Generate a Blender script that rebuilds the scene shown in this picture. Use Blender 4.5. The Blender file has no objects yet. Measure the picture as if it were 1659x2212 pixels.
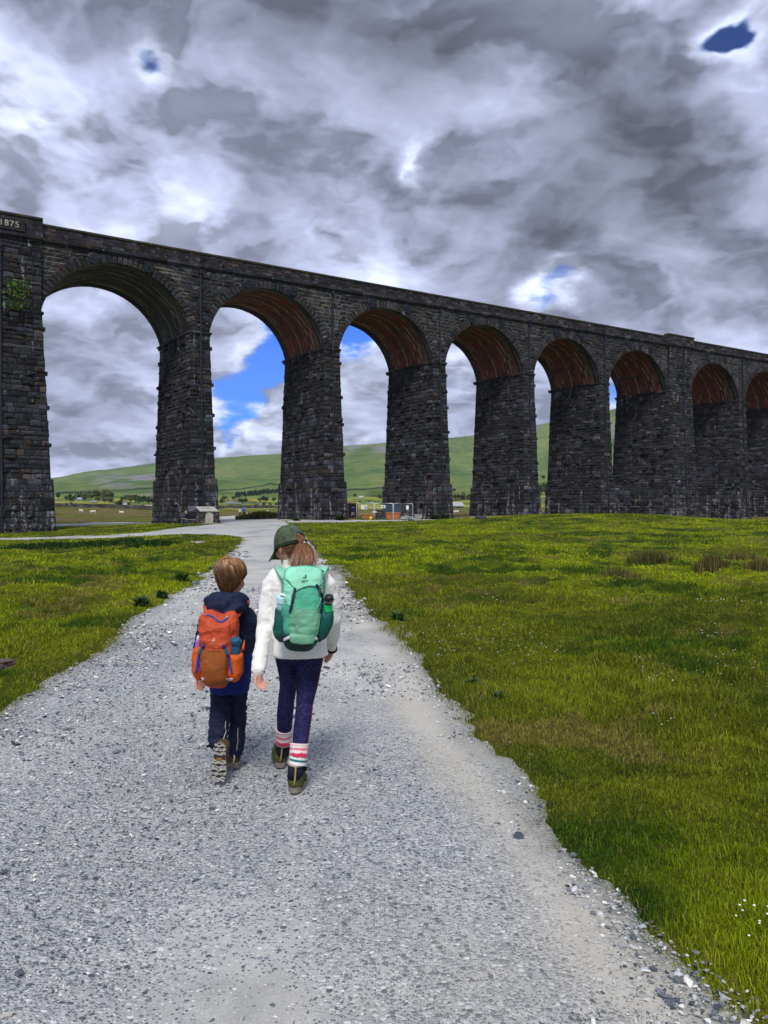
import bpy, bmesh, math, random
import numpy as np
from mathutils import Vector, Matrix
from mathutils.bvhtree import BVHTree

scene = bpy.context.scene
R = math.radians
F = 1662.0            # focal length in reference units (frame height 2212)
EYE = 1.6             # camera height in metres

# ------------------------------------------------------------------ camera
cam_d = bpy.data.cameras.new('camera')
cam = bpy.data.objects.new('camera', cam_d)
scene.collection.objects.link(cam)
cam_d.sensor_fit = 'VERTICAL'
cam_d.sensor_height = 24.0
cam_d.lens = 24.0 * F / 2212.0
cam_d.clip_start = 0.05
cam_d.clip_end = 20000.0
cam.location = (0, 0, EYE)
cam.rotation_euler = (R(90) - math.atan(6 / F), 0, 0)
scene.camera = cam
scene.view_settings.view_transform = 'Standard'
scene.view_settings.look = 'None'
scene.view_settings.gamma = 1.0
scene.view_settings.exposure = 1.22

# ------------------------------------------------------------------ node helpers
class G:
    def __init__(self, tree):
        self.t = tree; self.n = tree.nodes; self.l = tree.links
    def node(self, typ, **kw):
        n = self.n.new(typ)
        for k, v in kw.items():
            if k.startswith('i_'):
                self.set(n.inputs[k[2:].replace('_', ' ')], v)
            else:
                setattr(n, k, v)
        return n
    def set(self, sock, v):
        if isinstance(v, bpy.types.NodeSocket): self.l.new(v, sock)
        elif v is not None:
            if hasattr(sock.default_value, '__len__') and not hasattr(v, '__len__'): v = (v,) * len(sock.default_value)
            elif hasattr(sock.default_value, '__len__') and len(sock.default_value) == 4 and len(v) == 3: v = tuple(v) + (1,)
            sock.default_value = v
    def m(self, op, a, b=None, c=None, clamp=False):
        n = self.n.new('ShaderNodeMath'); n.operation = op; n.use_clamp = clamp
        self.set(n.inputs[0], a)
        if b is not None: self.set(n.inputs[1], b)
        if c is not None: self.set(n.inputs[2], c)
        return n.outputs[0]
    def v(self, op, a, b=None, s=None):
        n = self.n.new('ShaderNodeVectorMath'); n.operation = op
        self.set(n.inputs[0], a)
        if b is not None: self.set(n.inputs[1], b)
        if s is not None: self.set(n.inputs['Scale'], s)
        return n.outputs['Value'] if op in ('DOT_PRODUCT', 'LENGTH') else n.outputs[0]
    def noise(self, vec, scale, detail=4, rough=.55, out='Fac', dist=0.0, lac=2.0):
        n = self.n.new('ShaderNodeTexNoise')
        if vec is not None: self.l.new(vec, n.inputs['Vector'])
        n.inputs['Scale'].default_value = scale; n.inputs['Detail'].default_value = detail
        n.inputs['Roughness'].default_value = rough; n.inputs['Distortion'].default_value = dist
        n.inputs['Lacunarity'].default_value = lac
        return n.outputs[out]
    def voro(self, vec, scale, feature='F1', out='Distance', rand=1.0):
        n = self.n.new('ShaderNodeTexVoronoi'); n.feature = feature
        if vec is not None: self.l.new(vec, n.inputs['Vector'])
        n.inputs['Scale'].default_value = scale; n.inputs['Randomness'].default_value = rand
        return n.outputs[out]
    def ramp(self, fac, stops, interp='LINEAR'):
        n = self.n.new('ShaderNodeValToRGB'); n.color_ramp.interpolation = interp
        cr = n.color_ramp
        while len(cr.elements) < len(stops): cr.elements.new(0.5)
        for e, (p, c) in zip(cr.elements, stops):
            e.position = p
            e.color = (c, c, c, 1) if not hasattr(c, '__len__') else tuple(c) + (1,)
        self.set(n.inputs[0], fac)
        return n.outputs[0]
    def mix(self, fac, a, b, blend='MIX'):
        n = self.n.new('ShaderNodeMix'); n.data_type = 'RGBA'; n.blend_type = blend
        self.set(n.inputs[0], fac); self.set(n.inputs[6], a); self.set(n.inputs[7], b)
        return n.outputs[2]
    def mapr(self, val, a, b, c=0.0, d=1.0, smooth=False):
        n = self.n.new('ShaderNodeMapRange')
        n.interpolation_type = 'SMOOTHSTEP' if smooth else 'LINEAR'
        self.set(n.inputs[0], val)
        for i, x in enumerate((a, b, c, d)): n.inputs[i + 1].default_value = x
        return n.outputs[0]
    def scale(self, vec, s):
        n = self.n.new('ShaderNodeMapping'); self.l.new(vec, n.inputs[0])
        n.inputs['Scale'].default_value = s
        return n.outputs[0]
    def obj(self):
        return self.n.new('ShaderNodeTexCoord').outputs['Object']
    def attr(self, name, out='Color'):
        n = self.n.new('ShaderNodeAttribute'); n.attribute_name = name
        return n.outputs[out]
    def bump(self, h, strength=.5, dist=.01):
        n = self.n.new('ShaderNodeBump'); self.set(n.inputs['Height'], h)
        n.inputs['Strength'].default_value = strength; n.inputs['Distance'].default_value = dist
        return n.outputs[0]

def new_mat(name, rough=.8, spec=.3):
    m = bpy.data.materials.new(name); m.use_nodes = True
    g = G(m.node_tree); b = g.n['Principled BSDF']
    b.inputs['Roughness'].default_value = rough
    b.inputs['Specular IOR Level'].default_value = spec
    return m, g, b

def simple(name, col, rough=.7, spec=.3, var=.25, nscale=12.0, bump=.25, bscale=None, bdist=.004, metal=0.0, sheen=0.0):
    m, g, b = new_mat(name, rough, spec)
    o = g.obj()
    n = g.noise(o, nscale, 5, .6)
    lo = [c * (1 - var) for c in col]; hi = [min(1, c * (1 + var)) for c in col]
    g.l.new(g.ramp(n, [(.3, lo), (.7, hi)]), b.inputs['Base Color'])
    if bump:
        g.l.new(g.bump(g.noise(o, bscale or nscale * 6, 4, .6), bump, bdist), b.inputs['Normal'])
    b.inputs['Metallic'].default_value = metal
    if sheen: b.inputs['Sheen Weight'].default_value = sheen
    return m

def attr_mat(name, rough=.8, spec=.25, var=.25, nscale=20.0, bump=.3, bscale=120.0, bdist=.003, sheen=0.0, aniso=None):
    """colour from the mesh's Col attribute, broken up by noise"""
    m, g, b = new_mat(name, rough, spec)
    o = g.obj()
    n = g.noise(g.scale(o, aniso) if aniso else o, nscale, 5, .6)
    c = g.mix(1.0, g.attr('Col'), g.ramp(n, [(.3, 1 - var), (.7, 1 + var)]), 'MULTIPLY')
    g.l.new(c, b.inputs['Base Color'])
    if bump: g.l.new(g.bump(g.noise(o, bscale, 4, .6), bump, bdist), b.inputs['Normal'])
    if sheen: b.inputs['Sheen Weight'].default_value = sheen
    return m

# ------------------------------------------------------------------ sun and sky
SUN_DIR = Vector((-.05, -.62, .80)).normalized()
sun_d = bpy.data.lights.new('sun', 'SUN')
sun_d.energy = 1.5; sun_d.angle = R(18); sun_d.color = (1.0, .97, .93)
sun = bpy.data.objects.new('sun', sun_d); scene.collection.objects.link(sun)
sun.rotation_euler = SUN_DIR.to_track_quat('Z', 'Y').to_euler()
sun.location = (-20, -30, 60)

world = bpy.data.worlds.new('World'); scene.world = world; world.use_nodes = True
wg = G(world.node_tree)
sky = wg.node('ShaderNodeTexSky', sky_type='NISHITA', sun_disc=False)
sky.sun_elevation = math.asin(SUN_DIR.z); sky.sun_rotation = math.atan2(SUN_DIR.x, SUN_DIR.y)
sky.air_density = 1.0; sky.ozone_density = 2.0; sky.dust_density = .3
bg = wg.n['Background']
dirv = wg.n.new('ShaderNodeTexCoord').outputs['Generated']
sep = wg.node('ShaderNodeSeparateXYZ'); wg.l.new(dirv, sep.inputs[0])
den = wg.m('ADD', wg.m('MAXIMUM', sep.outputs[2], 0.0), .34)
comb = wg.node('ShaderNodeCombineXYZ')
wg.l.new(wg.m('DIVIDE', sep.outputs[0], den), comb.inputs[0])
wg.l.new(wg.m('DIVIDE', sep.outputs[1], den), comb.inputs[1])
wg.l.new(wg.m('MULTIPLY', sep.outputs[2], 1.2), comb.inputs[2])
cq = comb.outputs[0]
# curl the layer a little so that the puffs break up
warp = wg.noise(cq, 3.2, 5, .58, out='Color')
wv = wg.v('ADD', warp, (-.5, -.5, -.5))
cq2 = wg.v('ADD', cq, wg.v('SCALE', wv, s=.16))
n_big = wg.noise(cq2, 2.2, 3, .5)
def layer(p, det):
    n = wg.noise(p, 3.1, det, .60)
    v = wg.node('ShaderNodeTexVoronoi', feature='F1', voronoi_dimensions='2D', normalize=True)
    wg.l.new(wg.v('ADD', p, wg.v('SCALE', wv, s=.17)), v.inputs['Vector'])
    v.inputs['Scale'].default_value = 3.7; v.inputs['Detail'].default_value = 3.0; v.inputs['Roughness'].default_value = .6
    return wg.m('MULTIPLY_ADD', n, .60, wg.m('MULTIPLY_ADD', v.outputs['Distance'], -.62, .235))
l0 = layer(cq2, 8); l1 = layer(wg.v('ADD', cq2, (-.045, .085, .0)), 5)
thick = wg.m('MULTIPLY_ADD', n_big, .40, l0)
relief = wg.m('SUBTRACT', l0, l1)
# named cloud masses and gaps, by compass direction
wdir = wg.v('NORMALIZE', wg.v('ADD', dirv, wg.v('SCALE', wv, s=.16)))
CLOUDS = [  # azimuth-tangent, elevation-tangent, spread, thickness
 (.450,.612,.010,-.27),(.470,.622,.012,-.31),(.462,.610,.007,-.25),(.482,.630,.008,-.25),(.432,.606,.012,-.19),(.492,.634,.018,-.27),(-.290,.570,.015,-.24),(-.302,.588,.013,-.21),(-.284,.552,.012,-.20),(.045,.456,.013,-.29),(.041,.441,.010,-.25),
 (.205,.287,.020,-.42),(.235,.300,.016,-.30),(.19,.272,.014,-.18),(-.150,.205,.029,-.40),(-.165,.182,.022,-.28),(-.18,.135,.027,-.25),(-.15,.128,.02,-.20),(-.20,.112,.017,-.18),(-.138,.225,.017,-.22),
 (-.045,.226,.028,-.52),(-.072,.238,.020,-.30),(.298,.150,.026,-.36),(.49,.216,.03,-.15),(-.115,.100,.018,-.15),
 (.080,.421,.050,-.15),(-.114,.433,.05,-.16),(.476,.520,.045,-.12),(-.41,.493,.08,-.07),(.181,.535,.04,-.20),(-.30,.36,.05,-.10),
 (.403,.325,.06,-.15),(-.38,.373,.045,-.08),(-.228,.421,.04,-.12),(-.47,.43,.05,-.06),(.03,.31,.05,-.08),(-.2,.33,.04,-.08),(.0,.30,.04,-.08),(-.31,.15,.04,-.07),(-.36,.24,.035,-.10),(.09,.17,.035,-.10),(.45,.24,.035,-.12),(.33,.24,.04,-.08),
 (.018,.583,.10,.13),(-.090,.493,.08,.10),(.283,.379,.11,.15),(.433,.409,.10,.14),(.163,.325,.08,.10),(-.162,.349,.05,.11),(.355,.523,.07,.10),
 (-.451,.625,.09,.08),(-.240,.625,.07,.08),(.253,.463,.07,.09),(-.44,.403,.04,.09),(-.42,.21,.07,.09),(-.36,.14,.05,.07),(.37,.24,.05,.08),(.48,.27,.05,.08),(.12,.62,.06,.05)]
glow = 1.0
for az, el, sg, amp in CLOUDS:
    c = Vector((az, 1, el)).normalized()
    d = wg.m('POWER', wg.m('MAXIMUM', wg.v('DOT_PRODUCT', wdir, tuple(c)), 0.0), 1.0 / (sg * sg))
    if amp < 0 and sg > .031: glow = wg.m('MULTIPLY_ADD', d, -amp * 3.0, glow)      # sunlit tops
    if not (amp < 0 and sg > .031): thick = wg.m('MULTIPLY_ADD', d, amp, thick)
cloud_col = wg.ramp(thick, [(.20,(.20,.28,.46)),(.34,(.33,.37,.50)),(.45,(.345,.375,.495)),(.56,(.255,.280,.385)),(.67,(.168,.184,.258)),(.78,(.112,.122,.168)),(.92,(.076,.083,.112))])
cloud_col = wg.v('SCALE', cloud_col, s=wg.m('MULTIPLY', wg.m('MINIMUM', glow, 1.55), wg.m('MAXIMUM', wg.m('MINIMUM', wg.m('MULTIPLY_ADD', relief, 6.4, 1.04), 2.7), .46)))
cover = wg.mapr(thick, .13, .38, 0, 1, True)
blue = wg.mix(1.0, sky.outputs[0], (.0030,.025,.078), 'MULTIPLY')
blue = wg.v('SCALE', blue, s=wg.mapr(sep.outputs[2], .22, .46, 1.0, .38))
wg.l.new(wg.mix(cover, blue, wg.v('SCALE', cloud_col, s=.76)), bg.inputs['Color'])
world.cycles.sampling_method = 'MANUAL'; world.cycles.sample_map_resolution = 256
bg.inputs['Strength'].default_value = 1.0

# ------------------------------------------------------------------ numpy noise
def _h(ix, iy, iz, seed):
    n = (ix * 374761393 + iy * 668265263 + iz * 2147483647 + seed * 974711) & 0xffffffff
    n = ((n ^ (n >> 13)) * 1274126177) & 0xffffffff
    n = ((n ^ (n >> 16)) * 2246822519) & 0xffffffff
    return ((n ^ (n >> 15)) & 0xffffff) / float(0xffffff)
def vnoise(x, y, z=None, seed=0):
    x = np.asarray(x, float); y = np.asarray(y, float)
    z = np.zeros_like(x) if z is None else np.asarray(z, float)
    xi = np.floor(x).astype(np.int64); yi = np.floor(y).astype(np.int64); zi = np.floor(z).astype(np.int64)
    f = lambda t: t * t * t * (t * (t * 6 - 15) + 10)
    fx, fy, fz = f(x - xi), f(y - yi), f(z - zi)
    r = 0
    for dx in (0, 1):
        for dy in (0, 1):
            for dz in (0, 1):
                w = (fx if dx else 1 - fx) * (fy if dy else 1 - fy) * (fz if dz else 1 - fz)
                r = r + w * _h(xi + dx, yi + dy, zi + dz, seed)
    return r * 2 - 1
def fbm(x, y, z=None, oct=4, seed=0, gain=.5):
    a, s, r, tot = 1.0, 1.0, 0, 0
    for o in range(oct):
        r = r + a * vnoise(np.asarray(x) * s, np.asarray(y) * s, None if z is None else np.asarray(z) * s, seed + o)
        tot += a; a *= gain; s *= 2.03
    return r / tot

# ------------------------------------------------------------------ mesh helpers
def tag(o, label=None, cat=None, group=None, kind=None):
    if label: o['label'] = label
    if cat: o['category'] = cat
    if group: o['group'] = group
    if kind: o['kind'] = kind
    return o
def thing(name, label, cat, loc=(0, 0, 0), group=None, rz=0.0):
    o = bpy.data.objects.new(name, None); scene.collection.objects.link(o)
    o.empty_display_size = .2
    o.location = loc; o.rotation_euler = (0, 0, rz)
    return tag(o, label, cat, group)
def link(name, me, parent=None, mat=None, world_space=True):
    o = bpy.data.objects.new(name, me); scene.collection.objects.link(o)
    if mat is not None and not me.materials: me.materials.append(mat)
    if parent is not None:
        o.parent = parent
        if world_space:
            o.matrix_parent_inverse = wmat(parent).inverted()
    return o
def wmat(o):
    m = Matrix.LocRotScale(o.location, o.rotation_euler, o.scale)
    return (wmat(o.parent) @ o.matrix_parent_inverse @ m) if o.parent else m
def mk(name, V, Fs, mat=None, parent=None, col=None, smooth=True, uv=None, mats=None, midx=None, local=False):
    """V (N,3); Fs list of (M,k) index arrays; col (N,3) point colours"""
    V = np.asarray(V, np.float32).reshape(-1, 3)
    if isinstance(Fs, np.ndarray): Fs = [Fs]
    Fs = [np.asarray(f, np.int32) for f in Fs if len(f)]
    me = bpy.data.meshes.new(name)
    me.vertices.add(len(V)); me.vertices.foreach_set('co', V.ravel())
    tot = np.concatenate([np.full(len(f), f.shape[1], np.int32) for f in Fs])
    loops = np.concatenate([f.ravel() for f in Fs])
    me.loops.add(len(loops)); me.loops.foreach_set('vertex_index', loops)
    me.polygons.add(len(tot))
    me.polygons.foreach_set('loop_start', np.concatenate([[0], np.cumsum(tot)[:-1]]).astype(np.int32))
    me.polygons.foreach_set('loop_total', tot)
    me.polygons.foreach_set('use_smooth', np.full(len(tot), bool(smooth)))
    if mats:
        for m_ in mats: me.materials.append(m_)
        me.polygons.foreach_set('material_index', np.asarray(midx, np.int32))
    me.update(calc_edges=True)
    if col is not None:
        a = me.color_attributes.new('Col', 'FLOAT_COLOR', 'POINT')
        c = np.ones((len(V), 4), np.float32); c[:, :3] = col
        a.data.foreach_set('color', c.ravel())
    if uv is not None:
        l = me.uv_layers.new(name='UVMap'); l.data.foreach_set('uv', np.asarray(uv, np.float32)[loops].ravel())
    me.validate()
    return link(name, me, parent, mat, not local)
class Acc:
    """collects pieces into one mesh"""
    def __init__(self): self.V = []; self.F = {}; self.C = []; self.n = 0
    def add(self, V, Fs, col=None):
        V = np.asarray(V, float).reshape(-1, 3)
        if isinstance(Fs, np.ndarray) or (len(Fs) and not hasattr(Fs[0][0], '__len__')): Fs = [Fs]
        for f in Fs:
            f = np.asarray(f, np.int64)
            if len(f): self.F.setdefault(f.shape[1], []).append(f + self.n)
        self.V.append(V)
        c = np.ones((len(V), 3)) if col is None else np.broadcast_to(np.asarray(col, float), (len(V), 3))
        self.C.append(c); self.n += len(V)
        return self
    def arr(self):
        return np.concatenate(self.V), [np.concatenate(v) for v in self.F.values()], np.concatenate(self.C)
    def build(self, name, mat=None, parent=None, smooth=True, **kw):
        V, Fs, C = self.arr()
        return mk(name, V, Fs, mat, parent, col=C, smooth=smooth, **kw)
def box(c, s, rot=None, taper=None):
    x, y, z = s[0] / 2, s[1] / 2, s[2] / 2
    V = np.array([(-x,-y,-z),(x,-y,-z),(x,y,-z),(-x,y,-z),(-x,-y,z),(x,-y,z),(x,y,z),(-x,y,z)], float)
    if taper: V[4:, 0] *= taper; V[4:, 1] *= taper
    if rot is not None: V = V @ np.array(rot.to_3x3() if hasattr(rot, 'to_3x3') else rot).T
    return V + np.array(c), np.array([(0,3,2,1),(4,5,6,7),(0,1,5,4),(1,2,6,5),(2,3,7,6),(3,0,4,7)])
def bevbox(c, s, b=.01, rot=None):
    bm = bmesh.new(); bmesh.ops.create_cube(bm, size=1)
    for v in bm.verts: v.co = Vector((v.co.x * s[0], v.co.y * s[1], v.co.z * s[2]))
    bmesh.ops.bevel(bm, geom=bm.edges[:], offset=b, segments=2, profile=.6, affect='EDGES')
    return bm_arr(bm, c, rot)
def bm_arr(bm, c=(0, 0, 0), rot=None):
    bm.verts.index_update()
    V = np.array([v.co[:] for v in bm.verts]).reshape(-1, 3)
    d = {}
    for f in bm.faces: d.setdefault(len(f.verts), []).append([v.index for v in f.verts])
    bm.free()
    if rot is not None: V = V @ np.array(rot.to_3x3() if hasattr(rot, 'to_3x3') else rot).T
    return V + np.array(c), [np.array(x) for x in d.values()]
def tube(P, rad, n=14, ref=(1, 0, 0), cap=True, sup=2.0):
    """loft of ellipses along P. rad: scalar or (r_ref, r_other) per point; sup: superellipse exponent"""
    P = np.asarray(P, float); k = len(P)
    rr = [(r, r) if not hasattr(r, '__len__') else r for r in (rad if hasattr(rad, '__len__') else [rad] * k)]
    th = np.linspace(0, 2 * np.pi, n, endpoint=False)
    ct, st = np.cos(th), np.sin(th)
    ce = np.sign(ct) * np.abs(ct) ** (2 / sup); se = np.sign(st) * np.abs(st) ** (2 / sup)
    V = []
    for i in range(k):
        t = P[min(i + 1, k - 1)] - P[max(i - 1, 0)]; t = t / (np.linalg.norm(t) + 1e-9)
        a = np.asarray(ref, float); a = a - t * a.dot(t); a /= np.linalg.norm(a) + 1e-9
        b = np.cross(t, a)
        V.append(P[i] + np.outer(ce * rr[i][0], a) + np.outer(se * rr[i][1], b))
    V = np.concatenate(V)
    i = np.arange(n); j = (i + 1) % n
    Q = np.concatenate([np.stack([r * n + i, r * n + j, (r + 1) * n + j, (r + 1) * n + i], 1) for r in range(k - 1)])
    Fs = [Q]
    if cap:
        V = np.concatenate([V, P[:1], P[-1:]]); a0, a1 = k * n, k * n + 1
        T = np.concatenate([np.stack([j, i, np.full(n, a0)], 1), np.stack([(k-1)*n + i, (k-1)*n + j, np.full(n, a1)], 1)])
        Fs.append(T)
    return V, Fs
def limb(P, rad, n=14, ref=(1, 0, 0)):
    """tube with rounded ends"""
    P = [np.array(p, float) for p in P]; rad = [(r, r) if not hasattr(r, '__len__') else r for r in rad]
    def end(p, q, r):
        d = p - q; d /= np.linalg.norm(d) + 1e-9; m = min(r)
        return [(p + d * m * .5, (r[0]*.86, r[1]*.86)), (p + d * m * .87, (r[0]*.5, r[1]*.5)), (p + d * m, (r[0]*.05, r[1]*.05))]
    a = end(P[0], P[1], rad[0])[::-1]; b = end(P[-1], P[-2], rad[-1])
    return tube([x[0] for x in a] + P + [x[0] for x in b], [x[1] for x in a] + rad + [x[1] for x in b], n, ref)
def ell(c, r, rot=None, seg=20, ring=12):
    th = np.linspace(0, np.pi, ring + 1)[1:-1]; ph = np.linspace(0, 2*np.pi, seg, endpoint=False)
    V = np.array([(math.sin(t)*math.cos(p), math.sin(t)*math.sin(p), math.cos(t)) for t in th for p in ph] + [(0,0,1),(0,0,-1)])
    V = V * np.array(r)
    if rot is not None: V = V @ np.array(rot.to_3x3() if hasattr(rot, 'to_3x3') else rot).T
    i = np.arange(seg); j = (i + 1) % seg; m = ring - 1
    Q = np.concatenate([np.stack([k*seg + i, (k+1)*seg + i, (k+1)*seg + j, k*seg + j], 1) for k in range(m - 1)])
    T = np.concatenate([np.stack([i, j, np.full(seg, m*seg)], 1), np.stack([(m-1)*seg + j, (m-1)*seg + i, np.full(seg, m*seg + 1)], 1)])
    return V + np.array(c), [Q, T]
def sculpt(parts, voxel=.006, smooth=3, fac=.5):
    """fuse closed pieces into one skin"""
    a = Acc()
    for p in parts: a.add(*p)
    V, Fs, _ = a.arr()
    o = mk('tmp', V, Fs)
    r = o.modifiers.new('r', 'REMESH'); r.mode = 'VOXEL'; r.voxel_size = voxel
    if smooth:
        s = o.modifiers.new('s', 'SMOOTH'); s.iterations = smooth; s.factor = fac
    dg = bpy.context.evaluated_depsgraph_get()
    me = bpy.data.meshes.new_from_object(o.evaluated_get(dg))
    n = len(me.vertices); V = np.empty(n * 3, np.float32); me.vertices.foreach_get('co', V)
    nl = len(me.loops); L = np.empty(nl, np.int32); me.loops.foreach_get('vertex_index', L)
    N = np.empty(n * 3, np.float32); me.vertices.foreach_get('normal', N)
    npoly = len(me.polygons); tot = np.empty(npoly, np.int32); me.polygons.foreach_get('loop_total', tot)
    st = np.empty(npoly, np.int32); me.polygons.foreach_get('loop_start', st)
    Fs = []
    for k in np.unique(tot):
        idx = st[tot == k]; Fs.append(L[idx[:, None] + np.arange(k)])
    old = o.data
    bpy.data.objects.remove(o); bpy.data.meshes.remove(me); bpy.data.meshes.remove(old)
    return V.reshape(-1, 3).astype(float), Fs, N.reshape(-1, 3).astype(float)
def W(dx, dy, Y):
    """reference-picture sight line -> world point at depth Y"""
    return np.array(((dx - 829.5) * Y / F, Y, EYE - (dy - 1100.0) * Y / F))
# ------------------------------------------------------------------ terrain
CT = [  # (x, y) on the reference view, distance: measured ground points
 (830,2212,2.4),(300,2212,2.4),(1640,2212,2.4),(830,1715,4.32),(100,1715,4.32),(1500,1715,4.32),(560,1500,6.65),(0,1500,6.65),(1200,1500,6.65),(1650,1500,6.65),
 (600,1320,12.1),(1000,1320,12.1),(1300,1320,12.3),(1650,1320,12.6),(250,1340,11),(0,1330,11.9),(590,1220,22.1),(560,1180,33),(760,1240,19),(1000,1240,19.5),(1250,1230,21.5),(1420,1215,24.5),(1560,1225,23),
 (1000,1180,34),(1250,1180,35.5),(1500,1180,36),(1650,1185,33),(1000,1150,49),(1200,1138,54),(1450,1134,52),(1620,1150,44),
 (1100,1118,66),(1170,1114.5,64),(1300,1113,62),(1400,1112,60),(1480,1115,58),(1530,1122,60),(1585,1128,72),(1659,1121,68),
 (1300,1117,88),(1450,1118,88),(1590,1128,100),(1659,1124,105),(1400,1116,125),(1600,1122,135),
 (300,1255,17),(150,1262,16.2),(0,1270,15),(300,1206,27),(150,1218,24),(0,1228,21),(420,1193,30),(150,1184,46),(0,1190,42),(60,1181,50),(300,1179,41),(380,1172,42),(450,1170,40),(230,1174,49),
 (525,1166,40),(512,1176,35),(490,1156,46),(416,1152.6,50),(320,1156,52),(205,1161,55),(96,1163,57),(0,1167,58),(0,1163,61),(134,1159,60),(224,1158,58),(320,1150.5,60),(384,1140,66),(425,1136,70),(474,1131,77),
 (40,1154,66),(123,1151,67),(330,1131,80),
 (665,1160,44),(640,1140,64),(625,1132,78),(618,1128,84),(603,1124,84),(700,1119,88),(730,1130,80),(880,1126,88),(1022,1118.5,97),(1100,1113,102),(800,1121,94),(960,1121,96),(1160,1114,106),
 (474,1118,120),(519,1116,138),(519,1122,105),(602,1121,103),(125,1137,78),(333,1132,90),(125,1132,90),(200,1128.5,100),(333,1129,100),
 (230,1112,150),(120,1094,222),(178,1094.5,222),(243,1098.5,222),(322,1107,222),(540,1109,200),(540,1101,245),(780,1106,210),(1000,1101,230),(1180,1095,230),(1400,1095,230),(1650,1095,230)]
_c = np.array(CT, float)
_th = np.arctan((_c[:, 0] - 829.5) / F); _r = _c[:, 2] / np.cos(_th); _z = EYE - (_c[:, 1] - 1100) * _c[:, 2] / F
_P = np.stack([_th * 2.6, np.log(_r)], 1)
_K = np.sqrt(((_P[:, None] - _P[None]) ** 2).sum(2) + .03)
_w = np.linalg.solve(_K + np.eye(len(_K)) * -.02, _z - _z.mean())
def polar(x, y):
    th = np.arctan2(x, y); return th, np.hypot(x, y)
RY = np.array([(-1100,1062),(-829,1050),(-708,1030),(-640,1018),(-496,1000),(-420,994),(-360,988),(-219,980),(-84,962),(0,955),(136,945),(196,938),(331,918),(361,912),(491,885),(508,880),(640,850),(829,815),(1100,800)], float)
def ground0(x, y):
    """smooth ground height"""
    x = np.asarray(x, float); y = np.asarray(y, float); sh = x.shape
    x = x.ravel(); y = y.ravel()
    th, r = polar(x, y)
    thc = np.clip(th, -.60, .60); rc = np.clip(r, 2.2, 245)
    out = np.empty_like(r)
    q = np.stack([thc * 2.6, np.log(rc)], 1)
    for s in range(0, len(r), 40000):
        e = slice(s, s + 40000)
        out[e] = np.sqrt(((q[e, None] - _P[None]) ** 2).sum(2) + .03) @ _w + _z.mean()
    out = np.where(r < 2.4, out * np.clip(r / 2.4, 0, 1), out)
    # the fell behind
    u = F * np.tan(thc); Yf = np.abs(r * np.cos(thc))
    vr = 1100 - np.interp(u, RY[:, 0], RY[:, 1])
    lf = np.log(np.clip(Yf, 200, 3200))
    kn = np.log([200, 260, 420, 600, 900, 1500, 2300, 3200])
    zr = EYE + vr * 2300 / F
    zk = [1.9 + 0*zr, 2.0 + 0*zr, 4.6 + 0*zr, 10.0 + 0*zr, 22 + zr*.02, zr*.36 + 6, zr, zr*.97]
    hz = np.zeros_like(r)
    for k in range(7):
        t = np.clip((lf - kn[k]) / (kn[k+1] - kn[k]), 0, 1)
        hz = np.where((lf >= kn[k]) & (lf <= kn[k+1]), zk[k] * (1 - t) + zk[k+1] * t, hz)
    b = np.clip((r - 205) / 60, 0, 1); b = b * b * (3 - 2 * b)
    far = r > 300
    n = np.zeros_like(r)
    if far.any():
        xx, yy = x[far], y[far]
        amp = np.clip((r[far] - 300) / 1200, 0, 1)
        nn = fbm(xx / 420, yy / 420, oct=5, seed=5) * 16 + fbm(thc[far] * 26, np.log(r[far]) * 2.2, oct=3, seed=9) * 7
        ridge = np.clip(1 - np.abs(np.log(r[far] / 2300)) * 3, 0, 1)
        n[far] = nn * amp * (1 - .75 * ridge)
    return (out * (1 - b) + hz * b + n).reshape(sh)

# the gravel tracks, as outlines on the ground
def gpt(dx, dy, Y=None):
    if Y is None: Y = EYE * F / (dy - 1100.0)
    return ((dx - 829.5) * Y / F, Y)
PATHS = [
 [(1659,2208),(1573,2102),(1434,1997),(1362,1929),(1242,1795),(1151,1704),(1093,1642),(1021,1565),(997,1526),(952,1455),(895,1408),(848,1356),(796,1304),(760,1265),(720,1225),(690,1190),(665,1160,44),(640,1140,66),(626,1133,76),(618,1129,84),(600,1125,86),(474,1131,78),(474,1131,78),(425,1136,70),(384,1140,66),(320,1150.5,60),(224,1158,58),(134,1159,60),(0,1163,61),(-400,1170,62),(-400,1176,57),(0,1167,58),(96,1163,57),(205,1161,55),(320,1156,52),(416,1152.6,50),(490,1156,46),(516,1160,43),(525,1166,40),(512,1176,35),(480,1208),(448,1233),(406,1259),(352,1294),(297,1326),(250,1356),(208,1393),(137,1441),(64,1476),(0,1526),(-500,1900),(-700,2400),(-2600,4000,.9),(3500,4000,.9)],
 [(618,1131,80),(730,1130,80),(880,1126,88),(1022,1119.6,95),(1112,1113,100),(1180,1112,103),(1180,1111,107),(1100,1111.5,104),(1022,1116,101),(880,1123,94),(730,1127,86),(618,1126,88)],
 [(474,1132,77),(474,1117,122),(470,1116,135),(515,1114,175),(530,1114,175),(526,1117,138),(519,1122.6,105),(602,1121,103),(640,1122,92),(600,1126,84)],
 [(110,1137,78),(333,1132,88),(470,1122,104),(474,1120,112),(333,1129.3,99),(260,1128.6,103),(200,1128.8,99),(150,1131.5,92),(100,1133,88)]]
PATHS[0].insert(len(PATHS[0]), (3500, 4000, .9)); 
POLY = [np.array([gpt(*p) for p in pl]) for pl in PATHS]
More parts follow.
